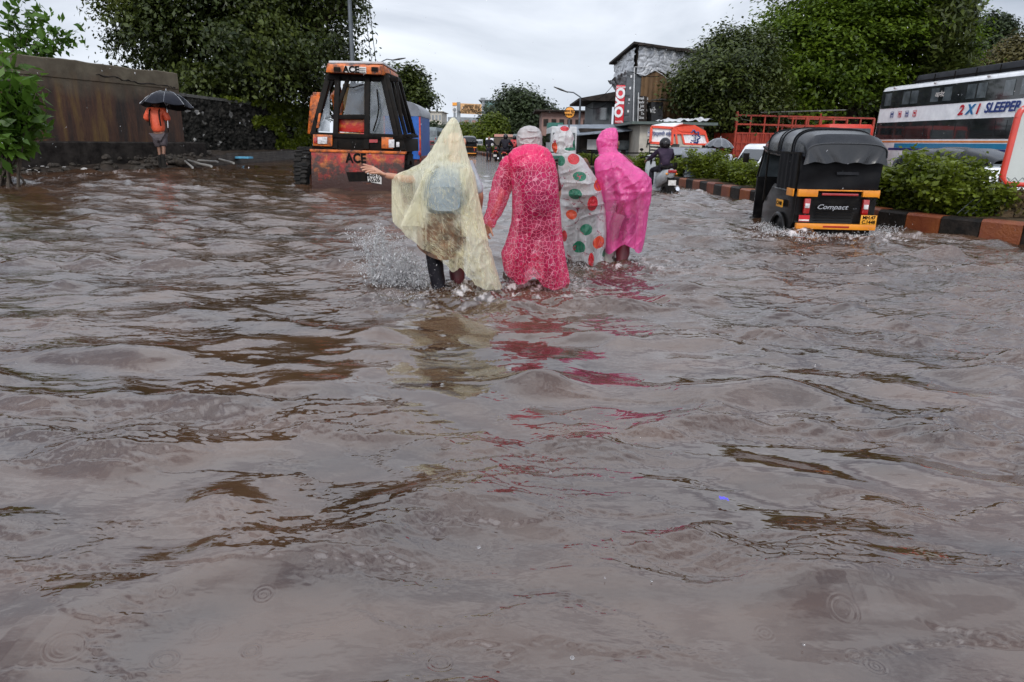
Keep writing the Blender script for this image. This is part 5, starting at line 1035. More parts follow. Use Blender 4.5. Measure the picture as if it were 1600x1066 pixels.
for i, (px0, px1, py0, py1) in enumerate(((959,970,118,134),(971,983,116,134),(957,962,150,188))):
    pass
for i in range(3):
    for j in range(2):
        p0 = Lf*(.16+.27*i); p1 = Lf*(.36+.27*i); z0 = (.35+.33*j)*zc; z1 = z0+.22*zc; b.prism([p0+nL*.03+Vector((0,0,z0)), p1+nL*.03+Vector((0,0,z0)), p1+nL*.03+Vector((0,0,z1)), p0+nL*.03+Vector((0,0,z1))], nL*.05)
b.build('window', M['teal_glass'], hb)
b = MB(); p0, p1 = Lf*-.02+nL*.1, Lf*.9+nL*.1; b.grid(lambda u, v: p0.lerp(p1, u)+nL*(.5*v+.15*noise.noise(Vector((u*9, v*4, 3))))+Vector((0,0,zc*.86+.55*v+.2*noise.noise(Vector((u*12, v*3, 9))))), 30, 8); b.build('torn_awning', M['tarpaulin'], hb, sm=True)
b = MB(); b.prism([hp(979,112)+nR*.12, hp(988,112)+nR*.12, hp(985,190)+nR*.12, hp(974,190)+nR*.12], nR*-.1); vs_ = b.build('vertical_sign', M['slate_wall'], hb)
for i in range(10): b = MB(); p = hp(984.5-i*.55, 120+i*6)+nR*.14; b.box(p, (.09,.02,.13)); b.build('letter_mark', M['sign_white'], vs_) if i in (0,3,6,9) else None
b = MB(); b.bar(hp(990,106)+nR*.1, hp(988,190)+nR*.1, .06); b.tube([hp(990,105)+nR*.1, hp(1012,105)+nR*.12, hp(1032,116)+nR*.12, hp(1045,126)+nR*.12], .02, 5); b.bar(hp(996,145)+nR*.12, hp(995,190)+nR*.12, .05); b.build('conduit', M['dull_white'], hb)
b = MB(); b.prism([hp(997,150)+nR*.14, hp(1009,151)+nR*.14, hp(1008,190)+nR*.14, hp(996,189)+nR*.14], nR*-.05); mn = b.build('menu_board', M['dark_wall'], hb)
for i, tx in enumerate(('Breakfast', 'Sandwich', 'Juice', 'Garden', 'Tea', 'Snacks')):
    text(tx, .22, M['sign_white'], mn, hp(1002.5, 154+i*6)+nR*.16, rot=(rad(90),0,math.atan2(dR.y, dR.x)), bold=.01, sx=.8)
b = MB(); b.prism([hp(1011,160)+nR*.5, hp(1029,160)+nR*.5, hp(1028,192)+nR*.5, hp(1011,192)+nR*.5], nR*-.5); bx = b.build('kiosk_box', M['black_paint'], hb); text('vibe', .5, M['sign_white'], bx, hp(1015.5,173)+nR*.52, rot=(rad(90),0,math.atan2(dR.y, dR.x)), sx=.7)
b = MB(); b.prism([hp(1009,158)+nR*.8, hp(1024,155)+nR*.8, hp(1041,159)+nR*.8, hp(1024,157.5)+nR*.8], nR*-.8); b.build('kiosk_roof', M['old_concrete'], bx)
# -- OYO sign (lit box on its own bracket)
p = W(970, 193, 38.5); sg = empty('hotel_sign', p, 'tall red vertical hotel sign with white letters OYO', 'sign'); 
def sp_(px, py, dy=0): return W(px, py, 38.5+dy)-p
b = MB(); b.prism([sp_(964,133), sp_(977,133), sp_(974,193), sp_(961,193)], (0,.35,0)); b.build('panel', M['sign_red'], sg, bevel=.02)
lean = math.atan2(3, 60)
def rtxt(s, h, px, py, mat='sign_white', **k):
    o = text(s, h, M[mat], sg, sp_(px, py, -.02), rot=(0,0,0), **k); o.rotation_euler = (Matrix.Rotation(rad(90), 3, 'X') @ Matrix.Rotation(rad(90)-lean, 3, 'Z')).to_euler(); return o
rtxt('OYO', .62, 968.8, 160.5, bold=.05, sx=1.1, spacing=.98)
text('NOW HERE', .10, M['sign_white'], sg, sp_(970.3,136.5,-.02), bold=.02); text('HOTEL', .13, M['sign_white'], sg, sp_(967.5,190.5,-.02), bold=.02)
b = MB(); b.bar(sp_(975,150,.2), sp_(984,150,1.2), .05); b.bar(sp_(974,180,.2), sp_(982,180,1.2), .05); b.build('bracket', M['pole_metal'], sg)
p2 = W(968, 208, 38.3); s2 = empty('shop_sign', p2, 'small blue and white sign hanging under the red hotel sign', 'sign'); b = MB(); b.prism([W(967,195,38.3)-p2, W(973,195,38.3)-p2, W(973,210,38.3)-p2, W(967,210,38.3)-p2], (0,.1,0)); b.build('blue_panel', M['sign_blue'], s2); b = MB(); b.prism([W(960,195,38.3)-p2, W(966.8,195,38.3)-p2, W(966.8,210,38.3)-p2, W(960,210,38.3)-p2], (0,.1,0)); b.build('white_panel', M['sign_white'], s2); b = MB(); b.bar(W(967,193,38.3)-p2, W(967,196,38.3)-p2, .05); b.build('hanger', M['pole_metal'], s2)
def block(name, label, px0, py0, px1, py1, Y, dep, mat, roof=None, cat='building', over=.4, win=None, slope=0.0, group=None):
    a_, c_ = W(px0, py1, Y), W(px1, py0, Y); a_.z = min(a_.z, -.3) if py1 > 215 else a_.z; w = c_.x-a_.x; h = c_.z-a_.z
    o = empty(name, ((a_.x+c_.x)/2, Y, a_.z), label, cat, group); b = MB(); b.box((0, dep/2, h/2), (w, dep, h)); b.build('wall', M[mat], o)
    if roof: b = MB(); b.hexa([Vector(v) for v in ((-w/2-over,-over,h+.02),(w/2+over,-over,h+.02),(w/2+over,dep+over,h+.02),(-w/2-over,dep+over,h+.02),(-w/2-over,-over,h+.14),(w/2+over,-over,h+.14+slope),(w/2+over,dep+over,h+.14+slope),(-w/2-over,dep+over,h+.14))]); b.build('roof', M[roof], o)
    if win:
        nx, nz_, wm, fx, fz = win
        for i in range(nx):
            for j in range(nz_):
                b = MB(); cx_ = -w/2+w*(i+.5)/nx; cz_ = h*.12+h*.86*(j+.5)/nz_; b.box((cx_, -.02, cz_), (w/nx*fx, .06, h*.86/nz_*fz)); b.build('window', M[wm], o)
    return o, w, h
block('roadside_house', 'dark house with a flat overhanging roof left of the OYO sign', 925, 160, 957, 200, 44, 5, 'slate_wall', 'dark_wall', win=(1,1,'grey_glass',.7,.55), over=1.0, slope=.6)
block('long_shed', 'low pinkish building with a black roof edge behind the round orange sign', 846, 176, 922, 212, 58, 6, 'pink_wall', 'dark_wall', win=(6,1,'dark_wall',.6,.35), over=.6)
o, w, h = block('shop_row', 'row of dark shop fronts between the dotted poncho and the hot pink poncho', 905, 202, 1000, 240, 36, 4, 'dark_wall', None)
pb0 = W(950,232,36)
b = MB(); b.hexa([Vector((-w/2-1.0,-.9,h-.45)), Vector((w/2+.1,-.9,h-.05)), Vector((w/2+.1,2.6,h+.25)), Vector((-w/2-1.0,2.6,h+.15)), Vector((-w/2-1.0,-.9,h-.39)), Vector((w/2+.1,-.9,h+.01)), Vector((w/2+.1,2.6,h+.31)), Vector((-w/2-1.0,2.6,h+.21))]); b.build('sloping_tin_roof', M['tin_roof'], o)
for i, (x_, ww_, hh_, mt) in enumerate(((-.9,.5,.5,'dull_white'),(-.1,.7,.5,'slate_wall'),(.9,.9,.45,'grey_glass'),(-.3,.25,.4,'sign_white'),(.35,.2,.35,'sign_red'))):
    b = MB(); b.box((x_, -.1, h*.62), (ww_, .05, hh_)); b.build('shop_board', M[mt], o)
for x_ in (-1.5,-.6,.3,1.2): b = MB(); b.box((x_, -.02, h*.28), (.65,.04,h*.42)); b.build('shutter', M['tin_roof' if x_ > 0 else 'dark_glass'], o)
o, w, h = block('courier_office', 'cream building lettered RAPI behind the red and white display van', 997, 197, 1100, 248, 33, 5, 'cream_wall', 'green_roof', over=.5)
text('RAPID', .55, M['ink'], o, (-w/2+.95, -.06, h*.62), bold=.0, sx=.85, shear=.1); b = MB(); b.box((-w/2+.95,-.03,h*.44),(1.3,.03,.05)); b.box((-w/2+.95,-.03,h*.38),(1.3,.03,.03)); b.build('underline', M['ink'], o)
b = MB(); b.box((-w/2+.9,-.03,h*.86),(1.1,.04,.4)); b.build('name_board', M['dull_white'], o); b = MB(); b.box((-w/2+2.4,-.03,h*.3),(.9,.04,h*.55)); b.build('slatted_shutter', M['old_concrete'], o)
b = MB(); pa_ = Vector((-w/2+1, -.3, h+.2)); b.grid(lambda u, v: Vector((-w/2+1.1+u*2.2, -.3+v*2.4, h+.16+.10*u+.16*noise.noise(Vector((u*9, v*6, 2)))+.12*v)), 60, 30); b.build('roof_tarpaulin', M['dull_white'], o, sm=True)
block('shed', 'green netted scaffold beside the white box truck', 856, 192, 880, 232, 50, 3, 'green_net', None, cat='shed')
# teal glass building
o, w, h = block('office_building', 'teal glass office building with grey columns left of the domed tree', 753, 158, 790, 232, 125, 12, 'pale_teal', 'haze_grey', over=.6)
for j in range(4):
    b = MB(); b.box((w*.08, -.1, h*(.93-.235*j)), (w*.80,.3,h*.17)); b.build('window_band', M['teal_glass'], o)
b = MB(); b.box((-w*.44, -.2, h*.5), (w*.10,.5,h)); b.box((-w*.46,-.2,h*1.02),(w*.2,.6,h*.07)); b.build('corner_column', M['deep_blue'] if False else M['haze_grey'], o)
# yellow hoarding
Yh = 100.0; p = W(735, 182, Yh); hd = empty('road_hoarding', (p.x, Yh, -.3), 'wide yellow overhead road hoarding with dark lettering', 'hoarding'); q = hd.location
b = MB(); b.prism([W(719.5,161.5,Yh)-q, W(752.5,163,Yh)-q, W(752.5,179,Yh)-q, W(719.5,177.5,Yh)-q], (0,.4,0)); b.build('panel', M['hoarding'], hd)
for s, px, py, hh in (('सावकाश जा', 736, 165.3, .42),('काम सुरू आहे', 736, 168.6, .5),('Footbridge in', 736, 172.2, .5),('Work in Progress', 736, 175.6, .5)): text(s, hh, M['ink'], hd, W(px, py, Yh-.1)-q, bold=.012)
b = MB(); b.bar(W(716.5,160,Yh+.5)-q, Vector((W(716.5,160,Yh+.5)-q).x*Vector((1,0,0))), .5); b.bar(W(716,166,Yh+.3)-q, W(752,168,Yh+.3)-q, .25); b.bar(W(716,174,Yh+.3)-q, W(752,176,Yh+.3)-q, .25); b.build('gantry_post', M['haze_grey'], hd)
p = W(710, 170, Yh); s3 = empty('small_hoarding', (p.x, Yh, -.3), 'narrow white and orange hoarding left of the wide yellow hoarding', 'hoarding'); q = s3.location
b = MB(); b.prism([W(706.5,160,Yh)-q, W(714,160,Yh)-q, W(714,176,Yh)-q, W(706.5,176,Yh)-q], (0,.3,0)); b.build('panel', M['sign_white'], s3); b = MB(); b.prism([W(707,160.3,Yh-.1)-q, W(713.8,160.3,Yh-.1)-q, W(713.8,165,Yh-.1)-q, W(707,165,Yh-.1)-q], (0,.1,0)); b.build('header', M['sign_orange'], s3); b = MB(); b.ball(W(710.3,171.5,Yh-.1)-q, (.22,.05,.25)); b.build('emblem', M['haze_grey'], s3, sm=True); t_ = W(710.3,176,Yh+.2)-q; b = MB(); b.bar((t_.x,.2,0), (t_.x,.2,t_.z), .3); b.build('post', M['haze_grey'], s3)
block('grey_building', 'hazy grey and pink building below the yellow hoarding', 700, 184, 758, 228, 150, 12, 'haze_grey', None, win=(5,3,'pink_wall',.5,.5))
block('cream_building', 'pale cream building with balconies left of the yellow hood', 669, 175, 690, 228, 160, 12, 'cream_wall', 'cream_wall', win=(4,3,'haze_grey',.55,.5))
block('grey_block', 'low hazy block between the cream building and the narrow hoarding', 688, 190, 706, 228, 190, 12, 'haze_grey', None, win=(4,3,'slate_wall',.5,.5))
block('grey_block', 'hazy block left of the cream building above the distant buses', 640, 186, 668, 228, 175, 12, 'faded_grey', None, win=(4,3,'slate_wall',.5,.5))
block('red_shop', 'low red roofed shop front under the cream building', 672, 203, 705, 226, 115, 5, 'pink_wall', 'red_cloth', win=(3,1,'slate_wall',.5,.5))
# red and white display van
Yv = 27.5; p = W(1060, 232, Yv); dv = empty('display_van', (p.x, Yv, -.35), 'open display vehicle with red bordered white boards and Devanagari lettering behind the scooter rider', 'van'); q = dv.location
def dp(px, py, dy=0): return W(px, py, Yv+dy)-q
b = MB(); b.prism([dp(1018,198), dp(1051,200), dp(1050,225), dp(1016,223)], (0,.08,0)); b1 = b.build('left_board', M['sign_white'], dv)
def frame(pts, t, mat, par, dy=-.03, nm='border'):
    b = MB(); n = len(pts)
    for i in range(n): b.bar(dp(*pts[i], dy), dp(*pts[(i+1) % n], dy), t)
    b.build(nm, M[mat], par)
frame([(1018,198),(1051,200),(1050,225),(1016,223)], .09, 'orange_red', b1)
text('श्री स्वामी समर्थ', .175, M['deep_blue'], b1, dp(1034,209.5,-.05), bold=.02, sx=.95)
for px in (1021.5,1046.5): b = MB(); b.tube([dp(px,205,-.05), dp(px+(1.2 if px < 1030 else -1.2),207.5,-.05), dp(px,209,-.05), dp(px+(1.2 if px < 1030 else -1.2),211,-.05), dp(px,214,-.05)], .012, 5); b.build('ornament', M['deep_blue'], b1)
b = MB(); b.prism([dp(1066,205,.1), dp(1101,206,.6), dp(1107,226,.6), dp(1069,225,.1)], (0,.08,0)); b2 = b.build('right_board', M['sign_white'], dv)
b = MB(); c = dp(1083,215,.25); b.tube([c+Vector((math.cos(a)*.24*(1+.16*math.cos(8*a)), 0, math.sin(a)*.24*(1+.16*math.cos(8*a)))) for a in np.linspace(0, 2*math.pi, 65)], .03, 5); b.tube([c+Vector((.02+.09*math.cos(a)*1, 0, .04+.06*math.sin(a))) for a in np.linspace(2.4, -1.2, 9)]+[c+Vector((.02+.10*math.cos(a), 0, -.07+.06*math.sin(a))) for a in np.linspace(1.2, -2.6, 9)], .018, 5); b.build('emblem', M['deep_blue'], b2)
b = MB(); b.prism([dp(1051,200,0), dp(1066,204,.1), dp(1070,226,.1), dp(1051,225,0)], (0,.05,0)); b.build('side_panel', M['cream_wall'], dv)
b = MB(); 
for a_, c_ in (((1066,205,.08),(1101,206,.55)),((1101,206,.55),(1107,226,.55)),((1107,226,.55),(1069,225,.08)),((1069,225,.08),(1066,212,.08)),((1051,200,-.02),(1050,226,-.02)),((1055,202,-.02),(1058,225,-.02)),((1066,205,.05),(1058,202,0)),((1069,225,.05),(1065,208,.05))): b.bar(dp(*a_), dp(*c_), .07)
b.build('border', M['orange_red'], dv)
rt_ = [dp(1051,199.5,-.08), dp(1067,194,.0), dp(1086,195.5,.3), dp(1103,205,.5)]; b = MB(); b.loft([[v+Vector((0,d,.0)) for v in rt_]+[v+Vector((0,d,-.12)) for v in reversed([Vector((v.x, v.y, min(v.z, dp(1066,205).z+.0))) for v in rt_])] for d in (0, 1.5)]); b.build('curved_roof', M['orange_red'], dv)
b = MB(); b.prism([dp(1018,198,0), dp(1036,194.5,.8), dp(1067,194,.8), dp(1051,200,0)], (0,0,.05)); b.build('flat_roof', M['sign_white'], dv)
b = MB(); b.box(dp(1036,245,.9)+Vector((0,0,0)), (.9,1.6,1.0)); b.box((.5,1.0,.55),(2.2,1.5,.5)); b.build('chassis', M['old_concrete'], dv, bevel=.03)
for i in range(5): b = MB(); b.bar(dp(1016,227+i*5,-.05), dp(1048,229+i*5,-.05), .05); b.build('slat', M['cream_wall'], dv)
b = MB(); [b.wheel((x, .5, .3), .3, .16, axis='y') for x in (-.6, 1.2)]; b.build('wheel', M['rubber'], dv)
# round orange sign
Ys = 30.0; p = W(890, 240, Ys); rs = empty('round_sign', (p.x, Ys, -.3), 'round orange sign on a pole above the dotted poncho\'s hood', 'sign'); q = rs.location
c = W(890, 176, Ys)-q; rr_ = 8.2/ppm(Ys, 890, 176); b = MB(); b.cyl(c+Vector((0,-.03,0)), c+Vector((0,.03,0)), rr_, 32); pn = b.build('disc', M['sign_orange'], rs, bevel=.01)
b = MB(); b.tube([c+Vector((math.cos(a)*rr_, -.03, math.sin(a)*rr_)) for a in np.linspace(0, 2*math.pi, 33)], .012, 5); b.build('rim', M['ink'], pn)
text('काम सुरू', .13, M['ink'], pn, c+Vector((-.01,-.04,.05)), bold=.015); text('सावकाश जा', .13, M['ink'], pn, c+Vector((0,-.04,-.09)), bold=.015)
b = MB(); b.tube([Vector((c.x,.05,0)), Vector((c.x,.05,c.z))], .035, 8); b.build('post', M['pole_metal'], rs)
# lamp posts
def lamppost(name, label, px, pytop, Y, armpx=None, armpy=None, r=.07, cat='lamp post'):
    t = W(px, pytop, Y); o = empty(name, (t.x, t.y, -.3), label, cat); h = t.z+.3; b = MB(); b.tube([(0,0,0),(0,0,h*.5),(0,0,h)], [r*1.2, r, r*.7], 10); b.build('post', M['pole_metal'], o, sm=True)
    if armpx is not None:
        e_ = W(armpx, armpy, Y)-o.location; b = MB(); b.tube([(0,0,h), Vector((0,0,h)).lerp(e_, .5)+Vector((0,0,.1)), e_], r*.5, 7); b.build('arm', M['pole_metal'], o, sm=True); d = (e_-Vector((0,0,h))).normalized()
        b = MB(); b.tube([e_-d*.1, e_+d*.35, e_+d*.75], [.06,.11,.05], 8, squash=.5); b.build('lamp_head', M['old_concrete'], o, sm=True)
    return o
lamppost('utility_pole', 'tall grey pole rising behind the loader roof out of the top of the photo', 543, -60, 26, r=.09, cat='pole')
lamppost('street_lamp', 'street lamp with a short arm to the right, behind the orange loader', 595, 97, 42, 614, 94, r=.06)
lamppost('street_lamp', 'street lamp with a long arm to the left, beside the dark house', 907, 152, 40, 885, 143.5, r=.07)
p0, p1, p2 = W(560, -60, 26), W(582, 102, 44), W(572, -40, 26); o = tag(MB().tube([p0, p0.lerp(p1, .5)+Vector((0,0,-.2)), p1], .018, 5).build('overhead_cable', M['ink']), 'left one of two cables dropping from the top of the photo behind the loader', 'cable')
o = tag(MB().tube([p2, p2.lerp(W(588,102,44), .5)+Vector((0,0,-.2)), W(588,102,44)], .018, 5).build('overhead_cable', M['ink']), 'right one of two cables dropping from the top of the photo behind the loader', 'cable')
for i, (xa, ya, Ya_, xb, yb, Yb_, lab) in enumerate(((907,153,40,962,128,39,'upper slack cable from the long armed lamp to the hotel building'),(907,160,40,960,150,39,'lower slack cable from the long armed lamp to the hotel building'),(985,112,39.6,1075,96,39,'cable slung along the silver tarpaulin of the hotel building'))):
    p0, p1 = W(xa, ya, Ya_), W(xb, yb, Yb_); tag(MB().tube([p0.lerp(p1, t)-Vector((0,0,.5*math.sin(math.pi*t))) for t in np.linspace(0, 1, 9)], .016, 5).build('overhead_cable', M['ink'], None, sm=True), lab, 'cable')
# railing on the median behind the hedge
Yr = 19.0
rl = empty('railing', (W(940,250,28).x, 28, 0), 'thin black railing behind the far hedge between the ponchos and the scooter rider', 'railing'); q = rl.location
b = MB(); A_, B_ = W(860,238,30)-q, W(1060,240,24)-q; b.bar(A_, B_, .05); b.bar(A_-Vector((0,0,.45)), B_-Vector((0,0,.45)), .04)
for i in range(9): c = A_.lerp(B_, i/8); b.bar(c, c-Vector((0,0,1.2)), .05)
b.build('bars', M['black_frame'], rl)
# red framed board with brick planter on the median, right edge
Yd = 8.9; p = W(1620, 335, Yd); bd = empty('notice_board', (p.x, Yd, .1), 'white board with a thick rounded red frame at the right edge', 'sign'); q = bd.location
def bq(px, py, dy=0): return W(px, py, Yd+dy)-q
cs = [bq(1597,168), bq(1700,160), bq(1688,292), bq(1566,287)]
b = MB(); b.prism(cs, (0,.10,0)); b.build('panel', M['sign_panel_grey'], bd)
def rounded(cs, r=.12):
    out = []; n = len(cs)
    for i in range(n):
        a_, c_, e_ = cs[i-1], cs[i], cs[(i+1) % n]; u = (a_-c_).normalized(); v = (e_-c_).normalized()
        for t in np.linspace(0, 1, 6): out.append(c_+u*r*(1-t)**2+v*r*t**2)
    return out+[out[0]]
b = MB(); b.tube([v+Vector((0,.03,0)) for v in rounded(cs)], .040, 12, squash=1.0); b.build('frame', M['cab_red'], bd, sm=True)
b = MB(); b.bar(bq(1575,292), bq(1568,330), .06); b.bar(bq(1680,296), bq(1672,340), .06); b.build('leg', M['old_concrete'], bd)
pl0 = W(1630, 345, Yd+.1); pn_ = empty('brick_planter', (pl0.x, Yd+.1, .1), 'low mossy brick planter behind wire mesh under the red framed board', 'planter'); q2 = pn_.location
b = MB(); 
for r__ in range(3):
    for i in range(6): b.box(W(1562+i*26+(r__ % 2)*10, 332-r__*14, Yd+.1)-q2, (.205,.25,.105), rz=random.uniform(-.04,.04))
b.build('brickwork', M['brick'], pn_, bevel=.01)
C = np.array([tuple(W(random.uniform(1560,1700), random.uniform(296,345), Yd-.08)-q2) for _ in range(900)])+np.random.default_rng(1).normal(size=(900,3))*.03
C = C[[noise.noise(Vector(c)*5) > -.05 for c in C]]; leafobj('creeper', C, .035, M['dry_leaf'], pn_, seed=12)
b = MB()
for i in range(0, 13):
    for s in (1, -1):
        a_ = W(1566, 296, Yd-.1)-q2; x0 = a_.x+i*.1; b.bar((x0, -.1, .62), (x0+s*.45, -.1, .15), .006)
b.build('wire_mesh', M['pole_metal'], pn_)
# ================================================================== THE FOUR IN PONCHOS
def interp(rows, py):
    if py <= rows[0][0]: return rows[0][1:]
    for a_, b_ in zip(rows[:-1], rows[1:]):
        if py <= b_[0]:
            t = (py-a_[0])/(b_[0]-a_[0]); t = t*t*(3-2*t)*.5+t*.5; return tuple(p+(q-p)*t for p, q in zip(a_[1:], b_[1:]))
    return rows[-1][1:]
def crease(px, py, ang, fr, st, seed):
    c, s = math.cos(ang), math.sin(ang); u = (px*c+py*s)*fr; v = (-px*s+py*c)*fr*st
    n = noise.noise(Vector((u, v, seed))); return 1.3*(1-min(1, abs(n)*3.2))**2
def cloth(name, rows, hemf, Y, mat, parent, off, nt=110, nu=150, bulges=(), folds=None, topf=None, pw=1.0, closed_top=False, hemfold=.0, seed=0, yshift=None, arc=(0, 2*math.pi)):
    """rows (py, x_left, x_right, depth in m); hem: u(-1..1) -> py"""
    top0 = rows[0][0]; vs, fs = [], []
    for j in range(nt):
        t = j/(nt-1)
        for i in range(nu):
            a = arc[0]+(arc[1]-arc[0])*i/(nu if arc[1]-arc[0] > 6.2 else nu-1); u = math.cos(a); s = math.sin(a); py0 = topf(u) if topf else top0; py = py0+t*(hemf(u)-py0)
            xl, xr, dp_ = interp(rows, py)[:3]; mid, hw = (xl+xr)/2, (xr-xl)/2
            q = hemfold*max(0, t-.25)**1.3; k = 1+q*(.6*math.sin(a*7+seed+t*1.5)+.4*math.sin(a*13+seed*2+t*2))
            px = mid+u*hw; yo = math.copysign(abs(s)**pw, s)*dp_*k
            if s < 0:
                for (cx, cy, rx, ry, am) in bulges: yo -= am*math.exp(-(((px-cx)/rx)**2+((py-cy)/ry)**2)**1.4)*min(1, -s*2.2)
            if folds: yo -= folds(px, py, s)*min(1, abs(s)*3)
            if yshift: yo += yshift(py)
            vs.append(W(px, py, Y)+Vector((0, yo, 0))-off)
    m = nu if arc[1]-arc[0] > 6.2 else nu-1
    for j in range(nt-1):
        for i in range(m): a_, b_ = j*nu+i, j*nu+(i+1) % nu; fs.append((a_, b_, b_+nu, a_+nu))
    b = MB(); b.add(vs, fs); return b.build(name, mat, parent, sm=True)
def plastic(name, col, clear=.3, rough=.25, trans=.45, wr=.5, pattern=None, wscale=30, spec=.6):
    m = bpy.data.materials.new(name); m.use_nodes = True; nt = m.node_tree; Ln = nt.links; b = nt.nodes['Principled BSDF']; nn = nt.nodes.new
    b.inputs['Roughness'].default_value = rough; b.inputs['Specular IOR Level'].default_value = spec
    tc = nn('ShaderNodeTexCoord'); rgb = nn('ShaderNodeRGB'); rgb.outputs[0].default_value = (*col, 1); csock = rgb.outputs[0]
    clr = nn('ShaderNodeValue'); clr.outputs[0].default_value = clear; clsock = clr.outputs[0]
    if pattern: csock, clsock = pattern(nt, tc, csock, clsock)
    Ln.new(csock, b.inputs['Base Color']); tr = nn('ShaderNodeBsdfTranslucent'); Ln.new(csock, tr.inputs[0])
    mx = nn('ShaderNodeMixShader'); mx.inputs[0].default_value = trans; Ln.new(b.outputs[0], mx.inputs[1]); Ln.new(tr.outputs[0], mx.inputs[2])
    tp = nn('ShaderNodeBsdfTransparent'); hsv = nn('ShaderNodeMix'); hsv.data_type = 'RGBA'; hsv.inputs[0].default_value = .75; hsv.inputs[7].default_value = (1,1,1,1); Ln.new(csock, hsv.inputs[6]); Ln.new(hsv.outputs[2], tp.inputs[0])
    lw = nn('ShaderNodeLayerWeight'); lw.inputs[0].default_value = .35; mu = nn('ShaderNodeMath'); mu.operation = 'MULTIPLY_ADD'; mu.inputs[1].default_value = -.9; mu.inputs[2].default_value = 1.0; Ln.new(lw.outputs['Facing'], mu.inputs[0])
    m3 = nn('ShaderNodeMath'); m3.operation = 'MULTIPLY'; m3.use_clamp = True; Ln.new(mu.outputs[0], m3.inputs[0]); Ln.new(clsock, m3.inputs[1])
    m2 = nn('ShaderNodeMixShader'); Ln.new(m3.outputs[0], m2.inputs[0]); Ln.new(mx.outputs[0], m2.inputs[1]); Ln.new(tp.outputs[0], m2.inputs[2]); Ln.new(m2.outputs[0], nt.nodes['Material Output'].inputs[0])
    mp = nn('ShaderNodeMapping'); mp.inputs['Scale'].default_value = (1, 1, .45); Ln.new(tc.outputs['Object'], mp.inputs[0])
    n1 = nn('ShaderNodeTexNoise'); n1.inputs['Scale'].default_value = wscale*.45; n1.inputs['Detail'].default_value = 3; n1.inputs['Distortion'].default_value = 1.6; Ln.new(mp.outputs[0], n1.inputs[0])
    ab = nn('ShaderNodeMath'); ab.operation = 'SUBTRACT'; ab.inputs[1].default_value = .5; Ln.new(n1.outputs[0], ab.inputs[0]); a2 = nn('ShaderNodeMath'); a2.operation = 'ABSOLUTE'; Ln.new(ab.outputs[0], a2.inputs[0])
    a3 = nn('ShaderNodeMath'); a3.operation = 'POWER'; a3.inputs[1].default_value = .6; Ln.new(a2.outputs[0], a3.inputs[0])
    bp = nn('ShaderNodeBump'); bp.inputs['Strength'].default_value = wr; bp.inputs['Distance'].default_value = .022; Ln.new(a3.outputs[0], bp.inputs['Height']); Ln.new(bp.outputs[0], b.inputs['Normal']); Ln.new(bp.outputs[0], tr.inputs['Normal'])
    M[name] = m; return m
def ellipse_mix(nt, tc, csock, cx, cz, rx, rz, col):
    nn = nt.nodes.new; Ln = nt.links; sp = nn('ShaderNodeMapping'); sp.inputs['Location'].default_value = (-cx/rx, 0, -cz/rz); sp.inputs['Scale'].default_value = (1/rx, 0, 1/rz); Ln.new(tc.outputs['Object'], sp.inputs[0])
    le = nn('ShaderNodeVectorMath'); le.operation = 'LENGTH'; Ln.new(sp.outputs[0], le.inputs[0]); lt = nn('ShaderNodeMath'); lt.operation = 'LESS_THAN'; lt.inputs[1].default_value = 1.0; Ln.new(le.outputs['Value'], lt.inputs[0])
    mx = nn('ShaderNodeMix'); mx.data_type = 'RGBA'; Ln.new(lt.outputs[0], mx.inputs[0]); Ln.new(csock, mx.inputs[6]); mx.inputs[7].default_value = (*col, 1); return mx.outputs[2], lt.outputs[0]
pm('bag_grey', (0.20,0.26,0.34), .5, col2=(0.13,0.18,0.25), nscale=6, bump=.6, bscale=9); pm('bag_purple', (0.055,0.008,0.05), .5, col2=(0.06,0.008,0.04), nscale=5, bump=.3); pm('brown_print', (0.20,0.09,0.045), .7, col2=(0.05,0.03,0.02), nscale=11, bump=.3)
pm('maroon_cloth', (0.10,0.008,0.015), .5, col2=(0.05,0.006,0.01), nscale=8); pm('wet_black', (0.010,0.009,0.012), .3, col2=(0.10,0.09,0.09), nscale=55, lo=.6, hi=.72); pm('striped_top', (0.45,0.48,0.5), .7, col2=(.3,.33,.36), nscale=30)
pm('dark_red_cloth', (0.16,0.006,0.02), .55, col2=(.08,.004,.012), nscale=6); pm('pale_cloth', (0.42,0.40,0.37), .7, col2=(.3,.28,.25), nscale=6)
def woman(nm_label, px, py, Y, J, parts, hands=(0,0)):
    p = G(px, py); o = empty('person', (W(px, py, Y).x, Y, 0.0), nm_label, 'person'); return o
# ---------------------------------------------------------------- A: pale yellow poncho
YA = G(705, 449).y; A_off = Vector((W(703, 449, YA).x, YA, 0.0)); pa = empty('person', A_off, 'person wading in a pale yellow hooded poncho with one arm stretched out to the left', 'person')
def a(px, py, dy=0.0): return W(px, py, YA+dy)-A_off
def jset(d): return {k: tuple(v) for k, v in d.items()}
JA = dict(pelvis=a(702,350,.10), spine=a(705,318,.12), chest=a(708,282,.14), neck=a(711,240,.22), head=a(711,222,.26), top=a(711,207,.28),
  shL=a(683,262,.12), elL=a(645,282,.05), wrL=a(600,273.5,-.02), shR=a(733,262,.12), elR=a(750,305,.12), wrR=a(748,335,.3),
  hipL=a(686,356,.08), knL=a(677,400,-.02), anL=a(691,452,-.10)+Vector((0,0,-.12)), toL=a(694,458,.02)+Vector((0,0,-.16)), hipR=a(715,356,.1), knR=a(713,405,.12), anR=a(716,455,.1)+Vector((0,0,-.15)), toR=a(718,458,.22)+Vector((0,0,-.18)))
S_ = .86
